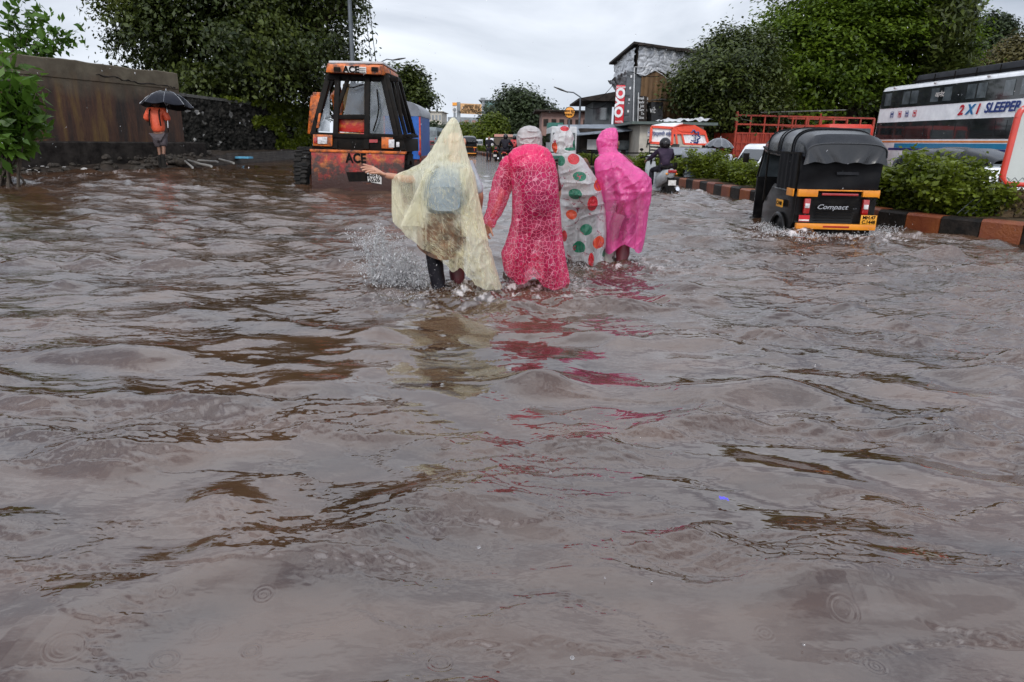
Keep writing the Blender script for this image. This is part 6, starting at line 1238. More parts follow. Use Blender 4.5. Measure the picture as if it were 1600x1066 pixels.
def body(root, J, skin, parts, RBo={}, extra=None):
    ks = list(J.keys()); ks = ['pelvis']+[k for k in ks if k != 'pelvis']; ix = {k: i for i, k in enumerate(ks)}; Rr = {**RB, **RBo}
    me = skinmesh([J[k] for k in ks], [(ix[p], ix[q]) for p, q in ED], [rr(k, Rr)*S_ for k in ks], 2); mb = MB(); mesh_append(mb, me)
    h, t = Vector(J['head']), Vector(J['top']); up = (t-h).normalized(); f = Vector((0,1,-.25)).normalized(); sd = f.cross(up).normalized()
    mb.tube([h+f*.07, h+f*.09-up*.012], [.008,.013], 6)
    for q in (-1, 1): mb.ball(h+sd*q*.07, (.012,.018,.026)); mb.ball(h+f*.065+sd*q*.027+up*.015, .011, 8, 6)
    if extra: extra(mb)
    mb.build('body', M[skin], root, sm=True)
    for nm, mat, js, R in parts:
        ii = {k: i for i, k in enumerate(js)}; es = [(ii[p], ii[q]) for p, q in ED if p in ii and q in ii]; RR_ = {**{k: v*1.25 for k, v in RB.items()}, **R}
        m2 = skinmesh([J[k] for k in js], es, [rr(k, RR_)*S_ for k in js], 2); b2 = MB(); mesh_append(b2, m2)
        for v in b2.v: v += Vector((noise.noise(v*14), noise.noise(v*14+Vector((5,5,5))), 0))*.010
        b2.build(nm, M[mat], root, sm=True)
def hand_A(mb):
    wr = a(600,273.2,-.02)
    mb.tube([a(606,274,-.01), a(598,272,-.02), a(591,268.8,-.025), a(585,265.4,-.03), a(581,263.6,-.03)], [.020,.023,.032,.034,.024], 12, squash=.55)
    for pts in ([(584,261.8,-.02),(577.5,260.2,-.04),(572,258.6,-.05),(567.2,256.8,-.055)], [(582,263.6,-.035),(575,262.4,-.06),(569,261.6,-.075),(563.6,262.2,-.08)], [(582,265.2,-.05),(576,265,-.08),(570.5,265.2,-.10),(565.5,266.4,-.11)], [(584,267,-.06),(579,267.4,-.09),(574.5,268.4,-.11),(571,269.8,-.12)], [(592,270.4,-.05),(586,270.4,-.08),(580,270.2,-.095),(576.5,271.4,-.10)]):
        mb.tube([a(*q) for q in pts], [.0095,.0088,.008,.0055], 10)
body(pa, JA, 'fair_skin', [('striped_shirt', 'striped_top', TEE, dict(chest=.12, spine=.115, sh=.062, el=.055)), ('printed_tunic', 'brown_print', ['pelvis','spine','hipL','hipR'], dict(pelvis=.20, spine=.13, hip=.13)), ('black_legging', 'wet_black', ['hipL','knL','anL'], dict(hip=.105, kn=.072, an=.062)), ('maroon_legging', 'maroon_cloth', ['hipR','knR','anR'], dict(hip=.10, kn=.070, an=.066))], extra=hand_A)
b = MB(); b.grid(lambda u, v: a(653+u*72, 330+v*(62+14*u-10*(u-.5)**2*4), 0)+Vector((0, -.06-.13*math.sin(math.pi*u)**.7+.025*noise.noise(Vector((u*6, v*4, 2))), 0)), 30, 30); b.build('printed_hem', M['brown_print'], pa, sm=True)
bag = empty('backpack', A_off+a(699,300), 'grey blue backpack bulging under the pale yellow poncho', 'backpack'); bo = bag.location
def bagmesh(cx, cy, wpx, hpx, dep, Y, o, mat, root, dy=-.02, taper=.9):
    b = MB(); k_ = ppm(Y, cx, cy); w, h = wpx/k_, hpx/k_; c = W(cx, cy, Y)+Vector((0, dy, 0))-o; rings = []
    for j in range(22):
        t = j/21; z = -1+2*t; q = max(0.02, 1-abs(z)**3.4)**.5; n = 28; tw = 1-(1-taper)*t
        rings.append([c+Vector((w*q*tw*math.copysign(abs(math.cos(x_))**.7, math.cos(x_)), dep*q*math.copysign(abs(math.sin(x_))**.8, math.sin(x_)), h*z))+Vector((0,-.012*noise.noise(Vector((math.cos(x_)*3, z*4, cx))),0)) for x_ in np.linspace(0, 2*math.pi, n, endpoint=False)])
    b.loft(rings); ob = b.build('bag', M[mat], root, sm=True)
    f = MB(); f.loft([[c+Vector((w*.66*q*math.copysign(abs(math.cos(x_))**.6, math.cos(x_)), -dep*.86-.045*q*(1 if p_ else 0), -h*.22+h*.48*q*math.copysign(abs(math.sin(x_))**.6, math.sin(x_)))) for x_ in np.linspace(0, 2*math.pi, 24, endpoint=False)] for q, p_ in ((1,0),(.98,1),(.9,1.2))]); f.build('front_pocket', M[mat], root, sm=True)
    s = MB()
    for q in (-1, 1): s.tube([c+Vector((q*w*.45, dep*.6, h*.85)), c+Vector((q*w*.55, dep*1.5, h*1.0)), c+Vector((q*w*.6, dep*2.2, h*.5)), c+Vector((q*w*.6, dep*1.3, -h*.6))], .018, 8, squash=.5)
    s.build('shoulder_strap', M['black_frame'], root, sm=True); return ob
bagmesh(699, 299, 37, 38, .12, YA, bo, 'bag_grey', bag, dy=-.07, taper=.86)
def cling(spots, Yp, off):
    def pat(nt, tc, c, cl):
        nn = nt.nodes.new; Ln = nt.links
        for (px, py, rx, ry, am) in spots:
            p = W(px, py, Yp)-off; k_ = ppm(Yp, px, py); mp = nn('ShaderNodeMapping'); mp.inputs['Location'].default_value = (-p.x*k_/rx, 0, -p.z*k_/ry); mp.inputs['Scale'].default_value = (k_/rx, 0, k_/ry); Ln.new(tc.outputs['Object'], mp.inputs[0])
            n_ = nn('ShaderNodeTexNoise'); n_.inputs['Scale'].default_value = 9; n_.inputs['Detail'].default_value = 4; Ln.new(tc.outputs['Object'], n_.inputs[0])
            le = nn('ShaderNodeVectorMath'); le.operation = 'LENGTH'; Ln.new(mp.outputs[0], le.inputs[0]); ad = nn('ShaderNodeMath'); ad.operation = 'MULTIPLY_ADD'; ad.inputs[1].default_value = 1.1; Ln.new(n_.outputs[0], ad.inputs[0]); Ln.new(le.outputs['Value'], ad.inputs[2])
            mr = nn('ShaderNodeMapRange'); mr.interpolation_type = 'SMOOTHSTEP'; mr.inputs[1].default_value = 1.75; mr.inputs[2].default_value = 1.25; mr.inputs[3].default_value = 0; mr.inputs[4].default_value = am; Ln.new(ad.outputs[0], mr.inputs[0])
            sm = nn('ShaderNodeMath'); sm.use_clamp = True; Ln.new(cl, sm.inputs[0]); Ln.new(mr.outputs[0], sm.inputs[1]); cl = sm.outputs[0]
        return c, cl
    return pat
plastic('yellow_film', (0.96,0.92,0.70), clear=.58, pattern=cling([(699,300,36,38,.32),(692,372,36,34,.40),(640,300,16,26,.22)], YA, A_off), rough=.2, trans=.38, wr=.7, wscale=22, spec=.9)
rowsA = [(184,706,710,.02),(187,702.5,714,.05),(195,697,718,.085),(206,690,721.5,.11),(218,684,724.5,.125),(231,676,728,.13),(243,668,731,.135),(255,657,735,.14),(264,640,738,.15),(271,622,741,.16),(277,612,743,.17),(300,612,747,.20),(330,612,753,.215),(350,614,757,.22),(368,618,761,.225),(384,634,764,.23),(392,650,768,.23),(412,652,773,.225),(435,652,780,.21),(452,652,785,.20)]
def hemA(u):
    pts = [(-1,346),(-.86,356),(-.72,372),(-.55,384),(-.40,387),(-.2,404),(-.02,418),(.2,409),(.34,424),(.5,440),(.75,447),(1,450)]
    return interp([(p,(q)) for p, q in pts], u)[0]
def foldsA(px, py, s):
    f = 0; 
    if py > 222: 
        w_ = smooth(222, 260, py)
        if px < 668: f += .034*w_*crease(px, py, rad(-28), .045, .22, 3)+.02*w_*crease(px, py, rad(10), .03, .3, 6)
        ang = rad((px-703)*.55); f += w_*(.012+.02*smooth(340, 420, py))*crease(px, py, ang, .05, .16, 1)
        f += .010*w_*crease(px, py, ang+.5, .09, .3, 8)
    else: f += .010*crease(px, py, rad(5), .08, .25, 2)
    for (x0, y0, x1, y1, am, wd_) in ((676,262,634,350,.035,5),(690,245,668,300,.02,3.5),(728,262,752,372,.03,4),(735,262,764,372,.03,5),(716,330,768,446,.02,5),(700,335,690,400,.012,4),(640,285,618,350,.02,5),(712,190,706,240,.012,2.5)):
        dx, dy = x1-x0, y1-y0; t = max(0, min(1, ((px-x0)*dx+(py-y0)*dy)/(dx*dx+dy*dy))); d = math.hypot(px-x0-t*dx, py-y0-t*dy); f += am*math.exp(-(d/wd_)**2)
    return f
def thinA(px, py): return 1
def cloth_wing(*a_, **k): return cloth(*a_, **k)
_ci = interp
cA = cloth('poncho', rowsA, hemA, YA, M['yellow_film'], pa, A_off, nt=150, nu=210, bulges=[(699,296,30,34,.11)], folds=foldsA, hemfold=.20, seed=2, pw=1.15)
# pinch the outstretched wing flat
for v in cA.data.vertices:
    w = v.co+A_off; px = 800+FPX*(w-CP).dot(_r)/(w-CP).dot(_d); k_ = smooth(668, 640, px) if False else 1-smooth(638, 672, px)
    if k_ > 0: v.co.y = v.co.y*(1-.72*k_) - .0
# second, upper layer with its own hem at the right, and the gathered flap under the arm
b = MB(); b.grid(lambda u, v: a(722+u*(16+v*24)+v*2, 262+v*(112-10*(1-u)), 0)+Vector((0, -.16-.03*math.sin(u*5+v*2)+.09*u, 0)), 16, 40); b.build('shoulder_flap', M['yellow_film'], pa, sm=True)
b = MB(); b.grid(lambda u, v: a(672-v*(40-u*30)+u*6, 262+v*(86+4*u), 0)+Vector((0, -.15-.035*math.sin(u*6.2+1), 0)), 16, 40); b.build('underarm_flap', M['yellow_film'], pa, sm=True)
# ---------------------------------------------------------------- B: crimson poncho
YB_ = G(840, 444).y; B_off = Vector((W(840,444,YB_).x, YB_, 0)); pB = empty('person', B_off, 'person wading in a crimson poncho with white net pattern and a pale grey cap', 'person')
def bb(px, py, dy=0.0): return W(px, py, YB_+dy)-B_off
JB = dict(pelvis=bb(840,345,.08), spine=bb(838,312,.08), chest=bb(833,272,.12), neck=bb(829,238,.18), head=bb(828,222,.21), top=bb(828,208,.22), shL=bb(800,256,.12), elL=bb(786,300,.06), wrL=bb(768,343,0), shR=bb(858,256,.14), elR=bb(872,300,.26), wrR=bb(866,330,.42),
  hipL=bb(826,352,.06), knL=bb(818,400,.02), anL=bb(800,444,-.08)+Vector((0,0,-.08)), toL=bb(806,450,.05)+Vector((0,0,-.14)), hipR=bb(854,352,.08), knR=bb(860,405,.16), anR=bb(866,450,.1)+Vector((0,0,-.15)), toR=bb(868,452,.22)+Vector((0,0,-.18)))
def hand_B(mb): hand(mb, bb(766,348,0), bb(761,362,.02)-bb(766,348,0), (1,.3,0), .85, .7, 1)
body(pB, JB, 'fair_skin', [('tunic', 'dark_red_cloth', TEE, dict(chest=.13, pelvis=.16, spine=.125)), ('trousers', 'maroon_cloth', LEG, dict(kn=.075, an=.06))], extra=hand_B)
bgB = empty('backpack', B_off+bb(844,300), 'dark purple backpack seen through the crimson poncho', 'backpack'); bagmesh(843, 302, 27, 33, .10, YB_, bgB.location, 'bag_purple', bgB, dy=-.05)
def net(nt, tc, c, cl):
    nn = nt.nodes.new; Ln = nt.links; v = nn('ShaderNodeTexVoronoi'); v.feature = 'DISTANCE_TO_EDGE'; v.inputs['Scale'].default_value = 33; v.inputs['Randomness'].default_value = .9; 
    mp = nn('ShaderNodeMapping'); mp.inputs['Scale'].default_value = (1, .25, 1); Ln.new(tc.outputs['Object'], mp.inputs[0]); Ln.new(mp.outputs[0], v.inputs[0])
    lt0 = nn('ShaderNodeMath'); lt0.operation = 'LESS_THAN'; lt0.inputs[1].default_value = .042; Ln.new(v.outputs['Distance'], lt0.inputs[0])
    sz = nn('ShaderNodeSeparateXYZ'); Ln.new(tc.outputs['Object'], sz.inputs[0]); fr = nn('ShaderNodeMapRange'); fr.inputs[1].default_value = .84; fr.inputs[2].default_value = .95; fr.inputs[3].default_value = .85; fr.inputs[4].default_value = .22; Ln.new(sz.outputs[2], fr.inputs[0])
    lt = nn('ShaderNodeMath'); lt.operation = 'MULTIPLY'; Ln.new(lt0.outputs[0], lt.inputs[0]); Ln.new(fr.outputs[0], lt.inputs[1])
    f2 = nn('ShaderNodeMapRange'); f2.inputs[1].default_value = .86; f2.inputs[2].default_value = .93; f2.inputs[3].default_value = 1; f2.inputs[4].default_value = .2; Ln.new(sz.outputs[2], f2.inputs[0]); c2 = nn('ShaderNodeMath'); c2.operation = 'MULTIPLY'; Ln.new(cl, c2.inputs[0]); Ln.new(f2.outputs[0], c2.inputs[1]); cl = c2.outputs[0]
    mx = nn('ShaderNodeMix'); mx.data_type = 'RGBA'; Ln.new(lt.outputs[0], mx.inputs[0]); Ln.new(c, mx.inputs[6]); mx.inputs[7].default_value = (0.88,0.42,0.50,1)
    m = nn('ShaderNodeMath'); m.operation = 'MULTIPLY_ADD'; m.inputs[1].default_value = -.36; Ln.new(lt.outputs[0], m.inputs[0]); Ln.new(cl, m.inputs[2]); m.use_clamp = True; return mx.outputs[2], m.outputs[0]
plastic('crimson_film', (0.90,0.030,0.17), clear=.66, rough=.2, trans=.33, wr=.6, pattern=net, wscale=22)
rowsB = [(225,822,838,.03),(228,812,848,.06),(233,801,857,.09),(242,794,863,.12),(255,795,868,.14),(272,798,871,.155),(300,800,873,.17),(330,800,876,.18),(345,799,877,.185),(362,795,878,.19),(378,790,880,.2),(395,783,882.5,.21),(410,785,885,.215),(430,789,889,.21),(446,789,892,.20)]
def hemB(u): return interp([(-1,424),(-.85,428),(-.62,437),(-.45,436),(-.25,430),(-.1,424),(0,428),(.15,440),(.4,443),(1,444)], u)[0]
def foldsB(px, py, s):
    f = .013*crease(px, py, rad(14), .045, .25, 11)+.008*crease(px, py, rad(60), .07, .3, 15)+.020*smooth(350, 420, py)*crease(px, py, rad((px-838)*.5), .045, .12, 12)
    for (x0, y0, x1, y1, am, wd_) in ((800,250,806,350,.02,4),(866,260,872,350,.02,3),(812,375,800,425,.02,6),(850,380,872,440,.03,9),(824,360,826,428,-.03,7),(845,232,860,262,.012,3)):
        dx, dy = x1-x0, y1-y0; t = max(0, min(1, ((px-x0)*dx+(py-y0)*dy)/(dx*dx+dy*dy))); d = math.hypot(px-x0-t*dx, py-y0-t*dy); f += am*math.exp(-(d/wd_)**2)
    return f
cloth('poncho', rowsB, hemB, YB_, M['crimson_film'], pB, B_off, nt=130, nu=180, bulges=[(843,298,25,32,.10)], folds=foldsB, hemfold=.25, seed=1)
def sleeve(pts, radii, mat, root, nm='sleeve', n=26, am=.014, seed=0):
    P, R = [], []
    for i in range(len(pts)-1):
        for k in range(8): t = k/8; P.append(pts[i].lerp(pts[i+1], t)); R.append(radii[i]+(radii[i+1]-radii[i])*t)
    P.append(pts[-1]); R.append(radii[-1]); b = MB(); b.tube(P, R, n, cap=False)
    for i, v in enumerate(b.v): 
        c = P[i//n]; d = (v-c).normalized(); v += d*am*(noise.noise(Vector((v.x*12+seed, v.y*12, v.z*9)))+.7*noise.noise(Vector((d.x*2+seed, d.z*2, i//n*.35))))
    return b.build(nm, mat, root, sm=True)
sleeve([bb(803,250,.10), bb(795,262,.09), bb(788,282,.06), bb(781,305,.04), bb(773,328,.02), bb(765,346,0), bb(762.5,352,0)], [.055,.075,.082,.078,.062,.052,.044], M['crimson_film'], pB, seed=3)
plastic('pale_film', (0.52,0.48,0.47), clear=.12, rough=.3, trans=.25, wr=.35, wscale=20)
def hood(rows, Y, off, mat, root, yb, seed, nm='hood', hem=None, n=90, am=.010):
    return cloth(nm, rows, hem or (lambda u: rows[-1][0]), Y, mat, root, off, nt=n, nu=120, folds=lambda px, py, s: am*crease(px, py, rad(80), .09, .4, seed)+am*.8*crease(px, py, rad(15), .10, .35, seed+4), seed=seed, yshift=lambda py: yb(py))
hood([(195.5,826,830,.02),(197,819,838,.06),(201,812.5,844,.095),(207,808.5,847.5,.115),(215,807,848.8,.12),(223,807,848.8,.12),(230,808.5,848.6,.11),(236,812,848,.10)], YB_, B_off, M['pale_film'], pB, lambda py: .20, 5, nm='cap', hem=lambda u: 233+2.5*math.cos(u*3)-(2.5 if abs(u) < .5 else 0), am=.012)
# ---------------------------------------------------------------- C: white dotted poncho
YC_ = G(905, 410).y; C_off = Vector((W(908,410,YC_).x, YC_, 0)); pC = empty('person', C_off, 'person wading in a white plastic poncho with red, orange and green dots', 'person')
def cc(px, py, dy=0.0): return W(px, py, YC_+dy)-C_off
JC = dict(pelvis=cc(911,330,.06), spine=cc(905,300,.1), chest=cc(897,268,.18), neck=cc(888,240,.26), head=cc(884,224,.3), top=cc(883,211,.31), shL=cc(880,256,.2), elL=cc(878,290,.3), wrL=cc(882,312,.42), shR=cc(914,256,.2), elR=cc(924,290,.3), wrR=cc(915,312,.42),
  hipL=cc(900,336,.06), knL=cc(895,375,.1), anL=cc(896,412,.05)+Vector((0,0,-.14)), toL=cc(898,416,.16)+Vector((0,0,-.18)), hipR=cc(922,336,.06), knR=cc(926,378,.02), anR=cc(922,414,-.04)+Vector((0,0,-.1)), toR=cc(925,417,.06)+Vector((0,0,-.16)))
body(pC, JC, 'skin', [('tunic', 'brown_print', TEE, dict(chest=.14, pelvis=.17, spine=.15)), ('trousers', 'grey_trouser', LEG, dict(kn=.07, an=.055))])
RED, ORG, GRN = (0.62,0.012,0.022), (0.78,0.09,0.03), (0.008,0.17,0.09)
def cpx(x, y): return 740+x/3.555, 170+y/3.555
dotsC = [(550,278,30,26,RED),(575,368,32,22,GRN),(683,418,32,28,ORG),(643,512,28,38,RED),(535,577,26,24,ORG),(613,655,30,28,GRN),(575,752,30,30,GRN),(683,728,32,32,ORG),(640,822,14,36,RED),(726,490,14,28,GRN),(722,795,16,22,GRN),(550,462,30,26,GRN),(482,288,20,26,GRN),(500,700,12,30,RED)]
def mk_dots(lst, off, Y):
    def pat(nt, tc, c, cl):
        for (x, y, rx, ry, col) in lst:
            px, py = cpx(x, y); p = W(px, py, Y)-off; k_ = ppm(Y, px, py)*3.555; c, f = ellipse_mix(nt, tc, c, p.x, p.z, rx*1.08/k_, ry*1.08/k_, col)
            nn = nt.nodes.new; m = nn('ShaderNodeMath'); m.operation = 'MULTIPLY_ADD'; m.inputs[1].default_value = -.5; m.use_clamp = True; nt.links.new(f, m.inputs[0]); nt.links.new(cl, m.inputs[2]); cl = m.outputs[0]
        # thin red and green squiggles
        nn = nt.nodes.new; Ln = nt.links; v = nn('ShaderNodeTexVoronoi'); v.feature = 'DISTANCE_TO_EDGE'; v.inputs['Scale'].default_value = 5.2; nz_ = nn('ShaderNodeTexNoise'); nz_.inputs['Scale'].default_value = 9; Ln.new(tc.outputs['Object'], nz_.inputs[0]); ad = nn('ShaderNodeVectorMath'); ad.operation = 'MULTIPLY_ADD'; ad.inputs[1].default_value = (.12,.12,.12); Ln.new(nz_.outputs['Color'], ad.inputs[0]); Ln.new(tc.outputs['Object'], ad.inputs[2]); Ln.new(ad.outputs[0], v.inputs[0])
        lt = nn('ShaderNodeMath'); lt.operation = 'LESS_THAN'; lt.inputs[1].default_value = .016; Ln.new(v.outputs['Distance'], lt.inputs[0]); n3 = nn('ShaderNodeTexNoise'); n3.inputs['Scale'].default_value = 16; Ln.new(tc.outputs['Object'], n3.inputs[0]); gt = nn('ShaderNodeMath'); gt.operation = 'GREATER_THAN'; gt.inputs[1].default_value = .53; Ln.new(n3.outputs[0], gt.inputs[0]); mm = nn('ShaderNodeMath'); mm.operation = 'MULTIPLY'; Ln.new(lt.outputs[0], mm.inputs[0]); Ln.new(gt.outputs[0], mm.inputs[1])
        mx = nn('ShaderNodeMix'); mx.data_type = 'RGBA'; Ln.new(mm.outputs[0], mx.inputs[0]); Ln.new(c, mx.inputs[6]); mx.inputs[7].default_value = (0.5,0.02,0.09,1); return mx.outputs[2], cl
    return pat
plastic('dotted_film', (0.80,0.80,0.80), clear=.62, rough=.14, trans=.3, wr=.9, pattern=mk_dots(dotsC, C_off, YC_), wscale=30, spec=.9)
rowsC = [(239,880,896,.05),(243,874,906,.09),(250,872,913,.12),(260,872,919,.14),(268,873,925,.155),(280,874,932,.17),(296,875,939,.19),(315,875,945,.2),(338,875,947,.2),(360,876,947.5,.2),(380,878,946.5,.19),(400,881,944,.18),(414,883,943,.17)]
def hemC(u): return interp([(-1,398),(-.8,402),(-.5,404),(-.1,402),(.1,408),(.3,411),(.7,413),(1,410)], u)[0]
def foldsC(px, py, s):
    f = .022*crease(px, py, rad(76), .055, .25, 21)*smooth(250, 270, py)*(1-smooth(330, 350, py))+.016*smooth(320, 380, py)*crease(px, py, rad(3), .07, .12, 22)+.006*crease(px, py, rad(50), .1, .3, 23)
    for (x0, y0, x1, y1, am, wd_) in ((876,292,915,282,.018,3),(877,305,918,298,.018,3),(878,318,922,312,.014,3),(905,330,908,405,.016,5),(925,330,930,408,.014,4),(888,335,884,398,.012,4)):
        dx, dy = x1-x0, y1-y0; t = max(0, min(1, ((px-x0)*dx+(py-y0)*dy)/(dx*dx+dy*dy))); d = math.hypot(px-x0-t*dx, py-y0-t*dy); f += am*math.exp(-(d/wd_)**2)
    return f
cloth('poncho', rowsC, hemC, YC_, M['dotted_film'], pC, C_off, nt=120, nu=170, bulges=[(912,292,26,32,.13)], folds=foldsC, hemfold=.22, seed=4)
dotsH = [(515,108,24,14,RED),(455,220,15,30,ORG),(574,198,14,26,GRN),(545,225,32,9,GRN)]
plastic('dotted_hood_film', (0.72,0.71,0.70), clear=.18, rough=.2, trans=.35, wr=.6, pattern=mk_dots(dotsH, C_off, YC_), wscale=30, spec=.9)
hood([(196,882,887,.02),(199,877,893,.05),(205,871,897,.085),(213,866,900,.105),(222,864,902,.115),(231,864.5,903,.115),(238,867,903.5,.105),(243,872,903,.10),(248,876,902,.10)], YC_, C_off, M['dotted_hood_film'], pC, lambda py: .26-.004*max(0, py-230), 7, hem=lambda u: 241+6*smooth(-.6,.4,u), am=.016)
# ---------------------------------------------------------------- D: hot pink poncho
YD_ = G(968, 411).y; D_off = Vector((W(970,411,YD_).x, YD_, 0)); pD = empty('person', D_off, 'person wading in a hot pink hooded poncho, rightmost of the four', 'person')
def dd(px, py, dy=0.0): return W(px, py, YD_+dy)-D_off
JD = dict(pelvis=dd(984,320,.02), spine=dd(976,294,.06), chest=dd(966,264,.12), neck=dd(957,240,.2), head=dd(954,224,.24), top=dd(955,211,.25), shL=dd(942,255,.14), elL=dd(938,292,.2), wrL=dd(944,318,.34), shR=dd(982,258,.14), elR=dd(996,292,.2), wrR=dd(988,315,.36),
  hipL=dd(972,328,.02), knL=dd(957,370,.06), anL=dd(949,408,.02)+Vector((0,0,-.14)), toL=dd(948,412,.14)+Vector((0,0,-.17)), hipR=dd(990,328,.02), knR=dd(976,372,-.04), anR=dd(970,408,-.08)+Vector((0,0,-.1)), toR=dd(973,414,.03)+Vector((0,0,-.15)))
body(pD, JD, 'skin', [('tunic', 'dark_red_cloth', TEE, dict(chest=.13, pelvis=.15)), ('trousers', 'maroon_cloth', ['hipR','knR','anR'], dict(kn=.075, an=.07)), ('pale_trouser_leg', 'pale_cloth', ['hipL','knL','anL'], dict(kn=.072, an=.06))])
plastic('pink_film', (0.96,0.13,0.44), clear=.26, pattern=cling([(962,345,14,34,.5),(992,335,16,36,.35),(950,300,12,30,.3)], YD_, D_off), rough=.2, trans=.35, wr=.75, wscale=22, spec=.9)
rowsD = [(238,944,968,.05),(243,936,974,.09),(250,930,981,.12),(257,928.5,989,.14),(264,929,1000,.16),(272,930,1011,.18),(280,931,1017,.20),(292,932,1018,.21),(310,935,1017,.22),(330,943,1012.5,.2),(350,946,1010,.19),(370,947,1007,.18),(396,946,1002,.16)]
def hemD(u): return interp([(-1,394),(-.9,395),(-.6,388),(-.35,379),(-.2,377),(0,380),(.2,383),(.35,384),(.5,390),(.75,393),(1,390)], u)[0]
def foldsD(px, py, s):
    f = .016*crease(px, py, rad(62), .045, .3, 31)*(1-smooth(300, 330, py))+.018*smooth(300, 370, py)*crease(px, py, rad(6-(px-975)*.3), .06, .12, 32)+.006*crease(px, py, rad(40), .09, .3, 33)
    for (x0, y0, x1, y1, am, wd_) in ((952,250,962,300,.02,3),(958,252,985,290,.016,4),(975,300,958,340,.02,4),(990,300,985,385,.018,4),(965,300,950,385,.018,5),(1000,290,998,385,.018,3),(940,262,944,380,.02,3.5),(962,298,1004,296,.014,3)):
        dx, dy = x1-x0, y1-y0; t = max(0, min(1, ((px-x0)*dx+(py-y0)*dy)/(dx*dx+dy*dy))); d = math.hypot(px-x0-t*dx, py-y0-t*dy); f += am*math.exp(-(d/wd_)**2)
    return f
cloth('poncho', rowsD, hemD, YD_, M['pink_film'], pD, D_off, nt=120, nu=170, bulges=[(990,278,20,22,.08)], folds=foldsD, hemfold=.22, seed=6)
hood([(199,958,965,.02),(200.5,951,968,.04),(205,944,970,.07),(212,939.5,971,.095),(220,935.5,970.5,.105),(226,936,970,.11),(233,937.5,969,.11),(240,939,971,.10),(246,936,977,.12)], YD_, D_off, M['pink_film'], pD, lambda py: .20-.004*max(0, py-230), 9, hem=lambda u: 244+2*u, am=.006)
# ================================================================== OTHER PEOPLE AND UMBRELLAS
def umbrella(name, label, c, R_, h, mat, rz=0, tilt=(0,0), rod=.9, n=8):
    o = empty(name, c, label, 'umbrella'); o.rotation_euler = (tilt[0], tilt[1], rz); b = MB()
    def fn(u, v):
        a_ = 2*math.pi*u; seg_ = (u*n) % 1; sag = math.sin(math.pi*seg_); r = R_*v*(1-.07*sag*v); z = h*(1-v**2.1)-.035*sag*v*v; return Vector((r*math.cos(a_), r*math.sin(a_), z))
    b.grid(fn, n*6+1, 12); b.grid(lambda u, v: fn(u, v)-Vector((0,0,.006)), n*6+1, 12); b.build('canopy', M[mat], o, sm=True)
    s = MB()
    for k in range(n): a_ = 2*math.pi*k/n; s.tube([Vector((R_*q*math.cos(a_), R_*q*math.sin(a_), h*(1-q**2.1)+.002)) for q in (0,.25,.5,.75,1)], .004, 5); s.tube([Vector((R_*.45*math.cos(a_), R_*.45*math.sin(a_), h*(1-.45**2.1)-.01)), Vector((0,0,h-.33))], .003, 4)
    s.build('rib', M['chrome'], o); s = MB(); s.tube([(0,0,h+.05),(0,0,h-rod)], .007, 6); s.build('shaft', M['chrome'], o); s = MB(); s.tube([(0,0,h-rod+.02),(0,0,h-rod-.08)], .014, 8); s.build('handle', M['black_frame'], o, sm=True)
    return o
YO = 16.6; fp = W(255, 261, YO); om = empty('person', fp, 'person in bright orange shirt and rolled grey trousers standing by the concrete wall', 'person', rz=rad(8)); so = ppm(YO, 250, 215)
so_ = (fp-W(255,168,YO)).length/1.46
figure(om, dict(pelvis=(0,0,.80), chest=(-.02,.02,1.29), neck=(-.02,.05,1.42), head=(-.02,.08,1.51), top=(-.02,.10,1.585), elR=(.27,.02,1.12), wrR=(.14,.24,1.22), elL=(-.27,.0,1.12), wrL=(-.14,.2,1.1), knL=(-.05,.03,.47), anL=(-.04,-.03,.10), toL=(-.05,.12,.05), knR=(.08,-.02,.49), anR=(.06,-.10,.12), toR=(.10,.03,.05), hipL=(-.08,0,.74), hipR=(.09,0,.74)), M['skin'],
  [('shirt', M['orange_shirt'], TEE, dict(pelvis=.20, spine=.155, chest=.145, sh=.10, el=.085)), ('trousers', M['grey_trouser'], ['pelvis','hipL','knL','hipR','knR'], dict(pelvis=.14, hip=.11, kn=.095))], scale=so_)
b = MB()
for s in (-1, 1): b.tube([Vector((s*.11,-.14,1.36))*so_, Vector((s*.12,-.185,1.2))*so_, Vector((s*.13,-.18,1.0))*so_], .018*so_, 6); b.tube([Vector((s*.11,-.14,1.36))*so_, Vector((s*.11,0,1.44))*so_, Vector((s*.11,.16,1.3))*so_], .018*so_, 6)
b.build('strap', M['black_frame'], om, sm=True)
for (x, y, z) in ((-.04,-.03,.1),(.06,-.10,.12)): b = MB(); b.tube([Vector((x,y,z+.2))*so_, Vector((x,y,z))*so_, Vector((x,y+.02,.04))*so_], [.055*so_,.052*so_,.06*so_], 10); b.tube([Vector((x,y-.03,.035))*so_, Vector((x,y+.08,.04))*so_, Vector((x,y+.17,.03))*so_], [.05*so_,.05*so_,.03*so_], 10); b.build('boot', M['rubber'], om, sm=True)
uc = W(259, 165, YO); k_ = ppm(YO, 258, 155); umbrella('umbrella', 'black umbrella held over the person in the orange shirt', uc+Vector((0,.05,0)), 38/k_, 22/k_, 'black_umbrella', rz=rad(20), tilt=(rad(-6), rad(3)), rod=.85)
Yw = 18.6; wp = W(1131, 296, Yw); wm = empty('person', (wp.x, Yw, -.38), 'person in a white shirt walking behind the hedge under a grey umbrella', 'person', rz=rad(40))
zt_w = W(1125, 238, Yw).z+.38; figure(wm, dict(elR=(.24,.1,1.15), wrR=(.16,.28,1.25)), M['skin'], [('shirt', M['white_shirt'], TOP, dict(chest=.15, pelvis=.15, spine=.14, sh=.075, el=.065, wr=.045)), ('trousers', M['grey_trouser'], LEG, {})], scale=(zt_w+.1)/1.6)
